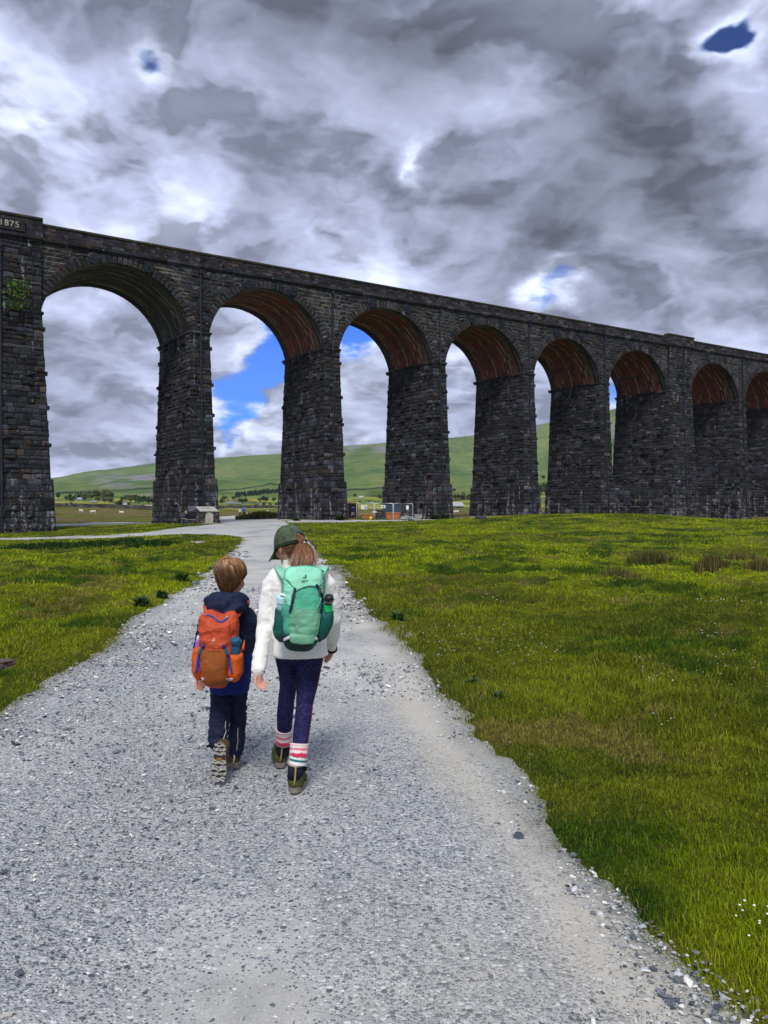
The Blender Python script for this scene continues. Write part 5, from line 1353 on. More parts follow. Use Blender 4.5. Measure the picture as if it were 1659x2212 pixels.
def weed(label, dx, dy, Y, s, n, col, seed, name='thistle', group='weeds along the track'):
    rg = np.random.default_rng(seed); P = W(dx, dy, Y); P[2] = float(ground(np.array([P[0]]), np.array([P[1]]))[0])
    A = Acc()
    for q in range(n):
        a = rg.uniform(0, 6.28); el = rg.uniform(.15, 1.2); L = s * rg.uniform(.5, 1.1); d = np.array((math.cos(a) * math.cos(el), math.sin(a) * math.cos(el), math.sin(el))); sd = np.array((-math.sin(a), math.cos(a), 0)) * L * .16
        b = P + rg.normal(0, s * .22, 3) * (1, 1, .2) + (0, 0, s * .1); t1 = b + d * L * .5 + (0, 0, L * .1); t2 = b + d * L + (0, 0, -L * .12)
        A.add(np.array([b - sd*.4, b + sd*.4, t1 + sd, t2, t1 - sd]), [np.array([(0, 1, 2, 4)]), np.array([(4, 2, 3)])], np.array(col) * rg.uniform(.6, 1.5))
    o = A.build(name, mat_grass, smooth=False); tag(o, label, 'weed', group)
weed('leafy dark thistle on the left verge behind the boy, nearest the path bend', 466, 1238, 20.5, .20, 60, (.035, .075, .022), 1); weed('spiky thistle halfway along the left verge', 392, 1264, 16.8, .22, 80, (.035, .075, .02), 2); weed('pair of thistle rosettes lower on the left verge', 352, 1296, 13.6, .18, 80, (.04, .085, .03), 3)
weed('large thistle with pale top left of the path edge', 306, 1314, 12.4, .20, 90, (.05, .09, .035), 4); weed('grey green thistle at the right path edge by the girl', 1022, 1478, 7.0, .10, 60, (.06, .11, .04), 5); weed('second thistle rosette at the right path edge, lower down', 1075, 1506, 6.55, .09, 50, (.06, .11, .04), 6)
weed('plantain rosette at the right path edge, upper', 860, 1345, 11, .18, 50, (.05, .11, .03), 7)
for q, (dx, dy, Y, lab) in enumerate([(60, 1176, 47, 'leftmost'), (112, 1175, 47, 'second from left'), (160, 1174, 46, 'third from left'), (205, 1173, 45, 'fourth from left'), (262, 1172, 44, 'fifth from left'), (330, 1178, 38, 'last, nearest the track bend')]):
    rg = np.random.default_rng(60 + q); n = 900; P = W(dx, dy, Y); x = P[0] + rg.normal(0, .75, n); y = P[1] + rg.normal(0, .6, n); z = ground(x, y)
    hh = .30 * np.exp(-((x - P[0]) / 1.3) ** 2) * rg.uniform(.4, 1.2, n) + .05
    V, Fs, C = blades(x, y, z, hh, np.full(n, .10), np.array((.022, .058, .010)) * rg.uniform(.5, 1.6, (n, 1)), rg, .6)
    tag(mk('nettle_clump', V, Fs, mat_grass, col=C, smooth=False), f'dark nettle clump along the crest of the left bank, {lab}', 'weed', 'nettle clumps on the left bank')
# fern on the left pier
A = Acc(); rgf = np.random.default_rng(14); P0 = vw(SC[K0] + .95, -1.0, EYE + (1100 - 655) * .88 * KM)
for q in range(420):
    f = rgf.random(); c = P0 + vw(rgf.normal(0, .34 + .25 * (1 - abs(f - .4))), -abs(rgf.normal(0, .22)), (f - .35) * 2.6) - vw(0, 0, 0)
    a = rgf.normal(size=3); a /= np.linalg.norm(a); b = np.cross(a, rgf.normal(size=3)); b /= np.linalg.norm(b); s = rgf.uniform(.08, .2)
    A.add(np.array([c - a*s, c + b*s*.4, c + a*s, c - b*s*.4]), np.array([(0, 1, 2, 3)]), np.array((.075, .14, .020)) * rgf.uniform(.5, 1.6))
V, Fs, C = A.arr()
t = thing('fern', 'bright green fern growing from the joints of the left pier beside the pipe', 'fern', P0); mk('foliage', V, Fs, MLEAF, t, col=C, smooth=False)
A = Acc()
for q in range(7): A.add(*tube([P0 + vw(0, .1, -.3) - vw(0,0,0), P0 + vw(rgf.normal(0, .3), -.15, rgf.uniform(-.4, .9)) - vw(0,0,0), P0 + vw(rgf.normal(0, .5), -.4, rgf.uniform(-.5, 1.6)) - vw(0,0,0)], [.03, .018, .006], 5))
A.build('stems', MWOOD, t)
# ivy and scrub at the pier feet
for q, (lab, dx, dy, Y, s, n) in enumerate([('scrub at the foot of the second pier, left part', 640, 1121, 85, .5, 130), ('scrub at the foot of the second pier by the compound', 735, 1122, 86, .7, 220), ('scrub at the foot of the third pier, left of its pipe', 940, 1120, 94.5, .75, 260), ('scrub at the foot of the third pier, right of its pipe', 962, 1120, 95, .7, 240), ('dark scrub behind the seated man', 397, 1130, 77.5, .7, 220)]):
    weed(lab, dx, dy, Y, s, n, (.030, .062, .018), 50 + q, 'scrub', 'scrub at the pier feet')
# ------------------------------------------------------------------ the two walkers in front
EYEV = np.array((0, 0, EYE))
def bvh_of(V, Fs):
    return BVHTree.FromPolygons([tuple(v) for v in V], [tuple(int(i) for i in f) for F_ in Fs for f in F_])
def cast(bvh, dx, dy, Yref):
    d = W(dx, dy, 1.0) - EYEV; L = np.linalg.norm(d); d = d / L
    h = bvh.ray_cast(Vector(EYEV), Vector(d), 20)
    if h[0] is None:
        q = W(dx, dy, Yref); n = bvh.find_nearest(Vector(q)); return np.array(n[0]), d
    return np.array(h[0]), d
def drape_mesh(name, V2, F2, bvh, Yref, off, thick, mat, parent, smooth=True):
    """flat outline laid over a curved surface, with its own thickness"""
    P = [cast(bvh, x, y, Yref) for x, y in V2]
    top = np.array([p - d * (off + thick) for p, d in P]); bot = np.array([p + d * .002 for p, d in P]); n = len(V2)
    ed = {}
    for f in F2:
        for a, b in zip(f, list(f[1:]) + [f[0]]): ed[(a, b)] = ed.get((a, b), 0) + 1
    bd = [(a, b) for (a, b) in ed if (b, a) not in ed]
    Fd = {}
    for f in F2: Fd.setdefault(len(f), []).append(list(f)); Fd.setdefault(len(f), []).append([i + n for i in f][::-1])
    Fd.setdefault(4, []).extend([[b, a, a + n, b + n] for a, b in bd])
    return mk(name, np.concatenate([top, bot]), [np.array(x) for x in Fd.values()], mat, parent, smooth=smooth)
def fill_poly(poly, h=3.0):
    pts = []
    for (a, b) in zip(poly, list(poly[1:]) + [poly[0]]):
        a = np.array(a, float); b = np.array(b, float); k = max(1, int(np.linalg.norm(b - a) / h))
        pts += [a + (b - a) * i / k for i in range(k)]
    bm = bmesh.new(); vs = [bm.verts.new((p[0], p[1], 0)) for p in pts]; bm.faces.new(vs)
    bmesh.ops.triangulate(bm, faces=bm.faces[:])
    for _ in range(5):
        lg = [e for e in bm.edges if e.calc_length() > h * 1.7]
        if not lg: break
        bmesh.ops.subdivide_edges(bm, edges=lg, cuts=1); bmesh.ops.triangulate(bm, faces=bm.faces[:])
    V, Fs = bm_arr(bm)
    return V[:, :2], [list(map(int, f)) for F_ in Fs for f in F_]
def patch(name, poly, bvh, Yref, mat, parent, thick=.006, off=0.0, h=3.0):
    V2, F2 = fill_poly(poly, h); return drape_mesh(name, V2, F2, bvh, Yref, off, thick, mat, parent)
def band(name, pts, w, bvh, Yref, mat, parent, thick=.004, off=.002):
    P = np.array(pts, float); L = np.concatenate([[0], np.cumsum(np.linalg.norm(np.diff(P, axis=0), axis=1))]); n = max(3, int(L[-1] / 2.5))
    s = np.linspace(0, L[-1], n); C = np.stack([np.interp(s, L, P[:, 0]), np.interp(s, L, P[:, 1])], 1)
    T = np.gradient(C, axis=0); T /= np.linalg.norm(T, axis=1)[:, None]; N = np.stack([-T[:, 1], T[:, 0]], 1)
    V2 = np.concatenate([C - N * w / 2, C + N * w / 2]); F2 = [[i, i + 1, n + i + 1, n + i] for i in range(n - 1)]
    return drape_mesh(name, V2, F2, bvh, Yref, off, thick, mat, parent)
def loft_rows(rows, Yc, sup=3.0, n=40):
    """rows: (picture y, left x, right x, half depth[, depth shift]) -> closed skin"""
    P, Rd = [], []
    for r in rows:
        y, l, rgt, hd = r[:4]; yc = Yc + (r[4] if len(r) > 4 else 0)
        P.append(W((l + rgt) / 2, y, yc)); Rd.append(((rgt - l) / 2 * yc / F, hd))
    P = np.array(P); 
    return tube(P, Rd, n, (1, 0, 0), True, sup)
def dens_rows(rows, k=5):
    R_ = np.array([list(r) + [0] * (5 - len(r)) for r in rows], float); t = np.arange(len(R_)); tt = np.linspace(0, len(R_) - 1, (len(R_) - 1) * k + 1)
    return [tuple(np.interp(tt, t, R_[:, c])[i] for c in range(5)) for i in range(len(tt))]
def fold(V, N, amp, sc, seed, ridged=True):
    q = V * np.array(sc)
    n = fbm(q[:, 0], q[:, 1], q[:, 2], oct=3, seed=seed)
    if ridged: n = (1 - np.abs(n) * 2.4); n = np.clip(n, -1, 1)
    return V + N * (n * amp)[:, None]
def cloth(name, parts, mat, parent, voxel=.006, smooth=3, folds=(), colfn=None):
    V, Fs, N = sculpt(parts, voxel, smooth)
    for f in folds: V = fold(V, N, *f)
    mk(name, V, Fs, mat, parent, col=None if colfn is None else colfn(V)); return V, Fs
def strands(paths, w, col, mat, name, parent):
    """hair ribbons; paths (n,k,3), w (n,), col (n,3)"""
    n, k, _ = paths.shape
    T = np.gradient(paths, axis=1); T /= np.linalg.norm(T, axis=2)[..., None] + 1e-9
    view = EYEV - paths; view /= np.linalg.norm(view, axis=2)[..., None]
    rg = np.random.default_rng(len(name) + n); side = np.cross(T, view + rg.normal(size=(n, 1, 3)) * .45); side /= np.linalg.norm(side, axis=2)[..., None] + 1e-9
    tw = np.linspace(1, .45, k)[None, :, None]; col = col if col.ndim == 3 else np.repeat(col[:, None], k, 1)
    V = np.stack([paths - side * w[:, None, None] * tw / 2, paths + side * w[:, None, None] * tw / 2], 2)  # n,k,2,3
    base = (np.arange(n) * k * 2)[:, None]; i = np.arange(k - 1)[None] * 2
    q = np.stack([base + i, base + i + 1, base + i + 3, base + i + 2], 2).reshape(-1, 4)
    return mk(name, V.reshape(-1, 3), q, mat, parent, col=np.repeat(col, 2, 1).reshape(-1, 3), smooth=True)
MHAIR, g, b = new_mat('hair_strand', .42, .45)
g.l.new(g.mix(1.0, g.attr('Col'), g.ramp(g.noise(g.obj(), 60, 3, .6), [(.3, .75), (.7, 1.25)]), 'MULTIPLY'), b.inputs['Base Color'])
b.inputs['Anisotropic'].default_value = .4
MSK, g, b = new_mat('child_skin', .5, .4)
g.l.new(g.ramp(g.noise(g.obj(), 28, 4, .6), [(.3, (.50, .215, .155)), (.7, (.62, .31, .235))]), b.inputs['Base Color']); b.inputs['Subsurface Weight'].default_value = .12; b.inputs['Subsurface Radius'].default_value = (.012, .004, .002); b.inputs['Subsurface Scale'].default_value = .6
g.l.new(g.bump(g.noise(g.obj(), 320, 3, .6), .12, .001), b.inputs['Normal'])
def hand_parts(P, down, palm, s, curl=.5, thumb=1):
    """wrist point, finger direction, palm-facing direction; five separate fingers"""
    P = np.array(P, float); d = np.array(down, float); d /= np.linalg.norm(d); p = np.array(palm, float); p -= d * p.dot(d); p /= np.linalg.norm(p); a = np.cross(d, p) * thumb
    out = [limb([P - d*s*.02, P + d*s*.16, P + d*s*.46], [(s*.15, s*.12), (s*.20, s*.12), (s*.225, s*.10)], 12, a)]
    for q, (off, L, r) in enumerate(((.175, .46, .052), (.06, .52, .055), (-.06, .48, .052), (-.17, .38, .046))):
        b0 = P + d*s*.44 + a*s*off; c = curl * (.7 + .25 * q)
        pts = [b0]; an = c * .35
        for seg in (.42, .33, .25):
            an += c * .55; pts.append(pts[-1] + (d * math.cos(an) + p * math.sin(an)) * s * L * seg)
        out.append(limb(pts, [s*r*1.05, s*r, s*r*.92, s*r*.75], 8, a))
    b0 = P + d*s*.12 + a*s*.17
    out.append(limb([b0 - a*s*.06, b0 + (d*.6 + a*.55 + p*.25)*s*.22, b0 + (d*1.0 + a*.62 + p*.5)*s*.36, b0 + (d*1.25 + a*.55 + p*.75)*s*.46], [s*.085, s*.072, s*.06, s*.045], 8, d))
    return out
def head_parts(C, M, k=1.0):
    """C centre at eye level, M head rotation (x right, y forward, z up)"""
    def q(v): return C + np.array(M @ Vector(v)) * k
    E = lambda c, r: ell(q(c), np.array(r) * k, M)
    P = [E((0, -.012, .024), (.074, .090, .086)), E((0, .022, -.035), (.060, .066, .066)), E((0, .052, -.084), (.030, .028, .026)), E((.034, .055, -.034), (.026, .026, .030)), E((-.034, .055, -.034), (.026, .026, .030)),
         E((0, .072, .028), (.048, .018, .026)), limb([q((0, .078, .006)), q((0, .096, -.022)), q((0, .092, -.034))], [.009 * k, .012 * k, .013 * k], 8), E((0, .078, -.058), (.024, .012, .007)), E((0, .076, -.067), (.020, .012, .007)),
         E((.031, .078, .004), (.015, .009, .009)), E((-.031, .078, .004), (.015, .009, .009))]
    for sx in (1, -1):
        P += [E((sx * .075, -.008, -.012), (.009, .019, .030)), E((sx * .072, .004, -.016), (.010, .012, .022)), limb([q((sx*.078, .0, .014)), q((sx*.083, -.018, .016)), q((sx*.084, -.026, -.004)), q((sx*.079, -.016, -.032)), q((sx * .074, -.004, -.042))], [.0045*k, .006*k, .006*k, .005*k, .006*k], 8)]
    return P
def eyes(C, M, k, parent):
    for sx in (1, -1):
        V, Fs = ell(C + np.array(M @ Vector((sx * .031, .0825, .004))) * k, (.009*k, .006*k, .006*k), M, 12, 8); mk('eye', V, Fs, simple('eye_white', (.7, .7, .68), .2, .5, .05, 10, 0), parent)
        V, Fs = ell(C + np.array(M @ Vector((sx * .031, .0880, .004))) * k, (.0042*k, .002*k, .0042*k), M, 10, 6); mk('iris', V, Fs, simple('iris_blue', (.05, .10, .16), .2, .5, .1, 10, 0), parent)
def boot(P, M, L, w, shaft, parent, cup, cuff, csole, czip, ctongue=None, hs=.12, tread=False):
    """P: ground point under the heel; M: rotation, x right, y toe, z up"""
    q = lambda v: np.array(P) + np.array(M @ Vector(v)); Q = lambda V: np.asarray(V) @ np.array(M).T + np.array(P); h = w / 2
    V, Fs, N = sculpt([limb([(0, h*.95, .066), (0, L*.5, .058), (0, L - h*1.0, .048)], [(h*.86, .042), (h*.92, .036), (h*.86, .026)], 16, (1, 0, 0)), limb([(0, h*.88, .05), (0, h*.98, .090), (0, h*1.06, .118)], [(h*.92, h*.95), (h*.90, h*.92), (h*.80, h*.86)], 16, (1, 0, 0)), ell((0, L - h*1.05, .046), (h*.90, h*.95, .034)), ell((0, h*.85, .055), (h*.90, h*.86, .045))], .005, 4)
    V = fold(V, N, .0018, (60, 60, 60), 3, False); up = mk('upper', Q(V), Fs, cup, parent)
    def outline(k, n=40):
        t = np.linspace(0, 2*np.pi, n, endpoint=False); yy = L/2 - h*.02 + np.sin(t) * (L/2 + .004)
        s = (yy / L); wd = h * (.82 + .26 * np.clip((s - .35) / .45, 0, 1) - .10 * np.exp(-((s - .42) / .14) ** 2)); c = np.cos(t)
        return np.stack([np.sign(c) * np.abs(c) ** .62 * wd * k, yy * 1.0], 1)
    A = Acc(); o0, o1 = outline(.98), outline(1.04); n = len(o0); i = np.arange(n); j = (i + 1) % n
    lv = [(o0 * .98, 0.0), (o0, .005), (o0, .012), (o0 * (.96, 1), .014), (o0 * (.96, 1), .017), (o0, .019), (o0 * .99, .028), (o0 * (.9, .97), .031)]
    V = np.concatenate([np.column_stack([o, np.full(n, z)]) for o, z in lv]); A.add(V, np.concatenate([np.stack([k*n + i, k*n + j, (k+1)*n + j, (k+1)*n + i], 1) for k in range(len(lv) - 1)]))
    A.add(np.column_stack([o0, np.zeros(n)]), np.arange(n)[None, ::-1]); Vs, Fs, _ = A.arr()
    so = mk('sole', Q(Vs), Fs, csole, parent, smooth=False)
    if tread:
        dark = Acc(); pale = Acc(); V = np.column_stack([outline(.95), np.full(n, -.001)]); dark.add(V, np.arange(n)[None, ::-1])
        mk('sole_base', Q(dark.arr()[0]), dark.arr()[1], simple('tread_base', (.035, .030, .022), .9, .2, .4, 40, .3), so, smooth=False)
        for y in np.concatenate([np.arange(.012, L*.32, .0125), np.arange(L*.46, L - .004, .0135)]):
            wd = np.interp(y, [0, .03, L*.4, L*.75, L*.95, L], [h*.55, h*.76, h*.74, h*.95, h*.70, h*.35]); m_ = 17; xs = np.linspace(-wd, wd, m_)
            z_ = -.0045 * np.ones(m_); yy = y + .009 * np.abs(np.sin(xs / wd * 2.6 + y * 40)) * np.sign(math.sin(y * 300)) - .006 * np.abs(xs) / h; tw = .0050
            V = np.concatenate([np.column_stack([xs, yy - tw, z_]), np.column_stack([xs, yy + tw, z_]), np.column_stack([xs, yy - tw, z_*0]), np.column_stack([xs, yy + tw, z_*0])]); i2 = np.arange(m_ - 1)
            pale.add(V, np.concatenate([np.stack([i2 + 1, i2, i2 + m_, i2 + 1 + m_], 1), np.stack([i2, i2 + 1, i2 + 1 + 2*m_, i2 + 2*m_], 1), np.stack([i2 + m_, i2 + 3*m_, i2 + 1 + 3*m_, i2 + 1 + m_], 1)]))
        mk('tread', Q(pale.arr()[0]), pale.arr()[1], simple('tread_rubber', (.40, .39, .36), .8, .25, .25, 60, .2), so, smooth=False)
        V, Fs = bevbox((0, L*.39, -.003), (w*.34, .018, .006), .002); mk('shank', Q(V), Fs, simple('shank_ochre', (.26, .13, .02), .7, .3, .2, 40, 0), so, smooth=False)
    if shaft is not None:
        V, Fs = tube(shaft[0], shaft[1], 22, (1, 0, 0)); o = mk('cuff', V, Fs, cuff, parent)
        if ctongue is not None: V, Fs = tube([shaft[0][-1] - (shaft[0][-1] - shaft[0][-2]) * .12, shaft[0][-1], shaft[0][-1] + (shaft[0][-1] - shaft[0][-2]) * .16], [(r[0] * 1.10, r[1] * 1.10) for r in (shaft[1][-1],) * 3], 22, (1, 0, 0)); mk('collar', V, Fs, ctongue, parent)
        if czip is not None:
            S = np.array(shaft[0]); pts = [s_ + np.array((.004, -r[1] - .003, 0)) for s_, r in zip(S, shaft[1])]; pts = [pts[0] + np.array((-.006, -.004, -.03))] + pts
            V, Fs = tube(pts, [(.005, .003)] * len(pts), 8, (1, 0, 0)); mk('zip', V, Fs, czip, parent)
    return up
Z3 = lambda a: Matrix.Rotation(a, 3, 'Z'); X3 = lambda a: Matrix.Rotation(a, 3, 'X')

# ============================ girl ============================
GY = 4.5
gp = lambda x, y, Y=GY: W(x, y, Y)
girl = thing('person', 'taller child walking away in a cream fleece, navy leggings and an olive green cap', 'person', (gp(648, 1700, 4.5)[0], 4.5, 0))
HC = gp(625, 1178); HM = Z3(R(47)) @ X3(R(-13))
armL = [gp(592, 1248), gp(577, 1335, 4.50), gp(557, 1450, 4.34)]; armR = [gp(702, 1247), gp(716, 1330, 4.55), gp(717, 1404, 4.74)]
LGL = [gp(622, 1415, 4.55), gp(623, 1455, 4.57), gp(622.5, 1485, 4.60), gp(618, 1516, 4.63), gp(615.5, 1548, 4.68), gp(614, 1582, 4.74)]; LRL = [.078, .058, .050, .049, .049, .043]
LGR = [gp(669, 1415, 4.51), gp(666, 1455, 4.49), gp(662.5, 1485, 4.47), gp(658, 1520, 4.445), gp(655, 1552, 4.42), gp(650, 1590, 4.395), gp(648.5, 1612, 4.38)]; LRR = [.082, .071, .060, .049, .0485, .0455, .045]
legL = LGL + [gp(612, 1610, 4.78), gp(611, 1630, 4.80)]; legR = LGR + [gp(642, 1655, 4.37), gp(639, 1685, 4.37)]
rlL = [r * .74 for r in LRL] + [.028, .028]; rlR = [r * .74 for r in LRR] + [.030, .028]
nk = gp(645, 1232)
parts = head_parts(HC, HM, 1.0) + [limb([HC + (0.005, -.01, -.055), nk + (0, 0, -.02)], [.046, .052], 14), limb([nk + (0, 0, -.04), gp(647, 1320), gp(647, 1375, 4.53)], [(.10, .07), (.105, .075), (.10, .07)], 16),
  limb([gp(605, 1246), armL[0]], [.04, .042], 10), limb([gp(690, 1246), armR[0]], [.04, .042], 10), limb(armL, [.040, .033, .025], 12), limb(armR, [.040, .033, .024], 12), limb(legL, rlL, 14), limb(legR, rlR, 14)]
parts += hand_parts(gp(557.5, 1452, 4.335), (.22, -.12, -1), (.75, -.65, 0), .118, .55, 1) + hand_parts(gp(717, 1404, 4.745), (-.32, .10, -.9), (-.8, -.35, -.3), .105, .85, -1)
V, Fs, N = sculpt(parts, .0033, 3, .45)
mk('body', V, Fs, MSK, girl); eyes(HC, HM, 1.0, girl)

MFL, g, b = new_mat('cream_fleece', .95, .15)
o = g.obj(); ch_ = g.ramp(g.noise(o, 14, 5, .6), [(.3, (.80, .79, .75)), (.7, (.90, .89, .86))]); g.l.new(ch_, b.inputs['Base Color']); b.inputs['Sheen Weight'].default_value = .4
g.l.new(g.bump(g.m('ADD', g.voro(o, 150), g.noise(o, 260, 4, .7)), .5, .005), b.inputs['Normal'])
torso = tube([gp(646, 1226), gp(646, 1232), gp(646.5, 1240), gp(647, 1256), gp(648, 1290), gp(647.5, 1340), gp(647.5, 1385), gp(648, 1412), gp(648, 1416)],
   [(.060, .055), (.115, .075), (.158, .095), (.178, .108), (.172, .115), (.160, .118), (.155, .122), (.156, .124), (.150, .118)], 40, (1, 0, 0), True, 2.4)
sl_L = limb([gp(603, 1247), gp(590, 1262), gp(579.5, 1310, 4.50), gp(574, 1350, 4.48), gp(563, 1410, 4.40), gp(558, 1447, 4.345)], [.060, .060, .054, .049, .041, .036], 20)
sl_R = limb([gp(692, 1246), gp(704, 1262), gp(714, 1300, 4.53), gp(719, 1335, 4.56), gp(718, 1370, 4.64), gp(717, 1399, 4.73)], [.058, .058, .050, .046, .040, .033], 20)
col_ = tube([gp(643, 1232), gp(641, 1222), gp(638, 1211), gp(636, 1202.5)], [(.090, .078), (.076, .072), (.071, .070), (.069, .068)], 24, (1, .25, 0))
def fleece_puff(V): return None
V, Fs, N = sculpt([torso, sl_L, sl_R, col_], .0065, 4)
V = fold(V, N, .006, (7, 7, 11), 11); V = fold(V, N, .0022, (46, 46, 46), 12, False)
fleece_bvh = bvh_of(V, Fs); mk('fleece', V, Fs, MFL, girl)
for nm, pts in (('cuff', [gp(558, 1449.0, 4.342), gp(557.5, 1453, 4.336)]), ('cuff', [gp(717, 1400, 4.733), gp(717, 1403.5, 4.742)])):
    V, Fs = tube(pts, [.0375, .037] if pts[0][0] < -.5 else [.034, .0335], 22); mk(nm, V, Fs, simple('navy_binding', (.012, .015, .035), .8, .2, .2, 30, .2), girl)
MLEG, g, b = new_mat('patterned_leggings', .75, .25)
o = g.obj(); s1 = g.noise(g.scale(o, (60, 60, 300)), 1.0, 3, .7, dist=.5); s2 = g.noise(o, 45, 4, .7); s3 = g.noise(g.scale(o, (120, 120, 420)), 1.0, 2, .6)
c = g.mix(g.mapr(s1, .52, .68, 0, 1), (.006, .006, .034), (.022, .022, .20)); c = g.mix(g.mapr(s2, .54, .68, 0, .6), c, (.050, .018, .13)); c = g.mix(g.mapr(s3, .63, .70, 0, .8), c, (.20, .20, .46)); c = g.mix(g.mapr(s3, .36, .28, 0, .9), c, (.006, .005, .025))
g.l.new(c, b.inputs['Base Color']); g.l.new(g.bump(s2, .2, .003), b.inputs['Normal'])
V, Fs, N = sculpt([ell(gp(647, 1402, 4.53), (.142, .112, .09)), limb(LGL, LRL, 22), limb(LGR, LRR, 22)], .0055, 4)
V = fold(V, N, .0022, (16, 16, 30), 21); leg_bvh = bvh_of(V, Fs); mk('leggings', V, Fs, MLEG, girl)
MPK = simple('hot_pink', (.60, .01, .20), .7, .3, .15, 40, 0)
band('seam', [(697.5, 1420), (684, 1490), (675, 1525), (671.5, 1560), (664.5, 1606)], .8, leg_bvh, 4.4, simple('pink_seam', (.36, .015, .06), .7, .3, .15, 40, 0), girl, .0012, .0)
band('tag', [(641, 1416), (643, 1427)], 2.2, leg_bvh, 4.45, MPK, girl, .002, .001)
# striped socks
MSOCK = attr_mat('knitted_sock', .95, .1, .14, 60, .6, 190, .004, .3)
STR = [((.74, .60, .58), .20), ((.66, .16, .24), .10), ((.74, .64, .62), .13), ((.62, .02, .10), .13), ((.22, .13, .12), .05), ((.78, .76, .74), .10), ((.01, .16, .16), .13), ((.78, .76, .78), .16)]
def sock(P, Rd, cut):
    P = np.array(P); n = 34; t = np.linspace(0, 1, n); s = np.linspace(0, 1, len(P)); C = np.stack([np.interp(t, s, P[:, k]) for k in range(3)], 1); r = np.interp(t, s, Rd)
    r = r * (1 + .012 * np.sin(t * 70)); r[:3] *= (1.03, 1.05, 1.04)
    V, Fs = tube(C, [(x, x) for x in r], 30); acc = np.cumsum([w_ for _, w_ in STR]) / cut; col = np.zeros((len(V), 3)); ring = np.minimum(np.arange(len(V)) // 30, n - 1)
    jit = np.random.default_rng(3).normal(0, .006, len(V))
    for i in range(len(V)): col[i] = STR[min(int(np.searchsorted(acc, min(max(t[ring[i]] + jit[i], 0), .999))), len(STR) - 1)][0]
    mk('sock', V, Fs, MSOCK, girl, col=col)
sock([gp(613.5, 1573, 4.735), gp(613, 1590, 4.755), gp(612, 1606, 4.77)], [.0545, .051, .050], .62)
sock([gp(646.5, 1606, 4.385), gp(645, 1630, 4.37), gp(641.5, 1652, 4.36)], [.0525, .051, .047], 1.0)
MSUEDE = simple('olive_suede', (.060, .070, .026), .95, .1, .45, 30, .5, 160, .004); MNAV = simple('boot_cuff', (.013, .015, .030), .85, .2, .3, 30, .4, 160, .003); MSOLE = simple('boot_sole', (.20, .175, .15), .85, .2, .3, 40, .3); MZIP = simple('brass_zip', (.36, .25, .07), .4, .5, .2, 60, .2); MFURC = simple('pale_collar', (.33, .29, .24), .95, .1, .2, 60, .5, 200, .004)
for (P, yaw, pit, sh) in (((gp(606, 1660, 4.755)[0], 4.755, .001), .20, 0, [gp(608, 1629, 4.80), gp(609.5, 1616, 4.79), gp(610.5, 1603, 4.78)]), ((gp(636, 1715, 4.325)[0], 4.325, .001), -.04, -.06, [gp(637.5, 1679, 4.375), gp(638.5, 1663, 4.37), gp(639.5, 1648, 4.365)])):
    bt = bpy.data.objects.new('boot', None); scene.collection.objects.link(bt); bt.parent = girl; bt.matrix_parent_inverse = wmat(girl).inverted()
    boot(P, Z3(yaw) @ X3(pit), .225, .104, (sh, [(.047, .048), (.044, .046), (.046, .048)]), bt, MSUEDE, MNAV, MSOLE, MZIP, MFURC)
    d = 1; V, Fs = bevbox(sh[1] + np.array((.052, .01, .0)), (.022, .02, .026), .004, Matrix.Rotation(.5, 3, 'Y')); mk('pull_tab', V, Fs, MBLK, bt, smooth=False)
# hair under the cap and pony tail
hq = lambda v: HC + np.array(HM @ Vector(v))
rgh = np.random.default_rng(33)
TIE = gp(653.5, 1171.5, 4.40)
V, Fs, N = sculpt([ell(hq((0, -.020, .016)), (.078, .086, .080), HM), ell(hq((0, -.050, -.035)), (.060, .044, .046), HM)], .005, 2)
lc_ = np.array([np.array(HM.transposed() @ Vector(v - HC)) for v in V]); sel = lc_[:, 1] < np.where(lc_[:, 2] < .0, -.030, .035); 
hair = mk('hair', V - N * (~sel[:, None]) * .016, Fs, simple('hair_base', (.12, .052, .022), .5, .3, .3, 60, .3, 240, .003), girl)
n = 900; u = rgh.uniform(-1, 1, n); h0 = rgh.uniform(-.085, -.012, n); paths = np.zeros((n, 7, 3))
for i in range(n):
    a = u[i] * 1.35; wn = np.clip(1 - (-.02 - h0[i]) * 5.5, .62, 1); s0 = np.array((.082 * math.sin(a) * wn, -.022 - .084 * math.cos(a) * wn, h0[i])); e0 = np.array((.030 * math.sin(a), -.103, .012))
    for k_ in range(7):
        t = k_ / 6; p = s0 * (1 - t) + e0 * t; rr = math.hypot(p[0] / .080, (p[1] + .022) / .084)
        if rr < wn * (1 - t) + t * .93: f = (wn * (1 - t) + t * .95) / max(rr, .2); p[0] *= f; p[1] = (p[1] + .022) * f - .022
        paths[i, k_] = hq(p) + rgh.normal(0, .0012, 3)
strands(paths, rgh.uniform(.0016, .0034, n), np.array((.13, .055, .024)) * np.exp(rgh.normal(0, .35, (n, 1))), MHAIR, 'swept_hair', hair)
n = 1500; paths = np.zeros((n, 10, 3)); ctl = np.array([TIE + (TIE - HC) * 0, gp(656, 1181, 4.36), gp(657.5, 1194, 4.33), gp(655, 1210, 4.31), gp(653, 1223, 4.30)])
spr = np.array([.010, .028, .040, .050, .058])
off = np.stack([rgh.normal(0, .55, n), rgh.normal(0, .45, n)], 1); L = rgh.uniform(.80, 1.04, n); wav = rgh.uniform(0, 6.28, n)
tt = np.linspace(0, 1, 5)
for k_ in range(10):
    t = np.clip(L * k_ / 9, 0, 1.0); c = np.stack([np.interp(t, tt, ctl[:, j]) for j in range(3)], 1); sp = np.interp(t, tt, spr)
    paths[:, k_] = c + np.stack([off[:, 0] * sp + .006 * np.sin(t * 7 + wav) * t, off[:, 1] * sp * .6, np.zeros(n)], 1)
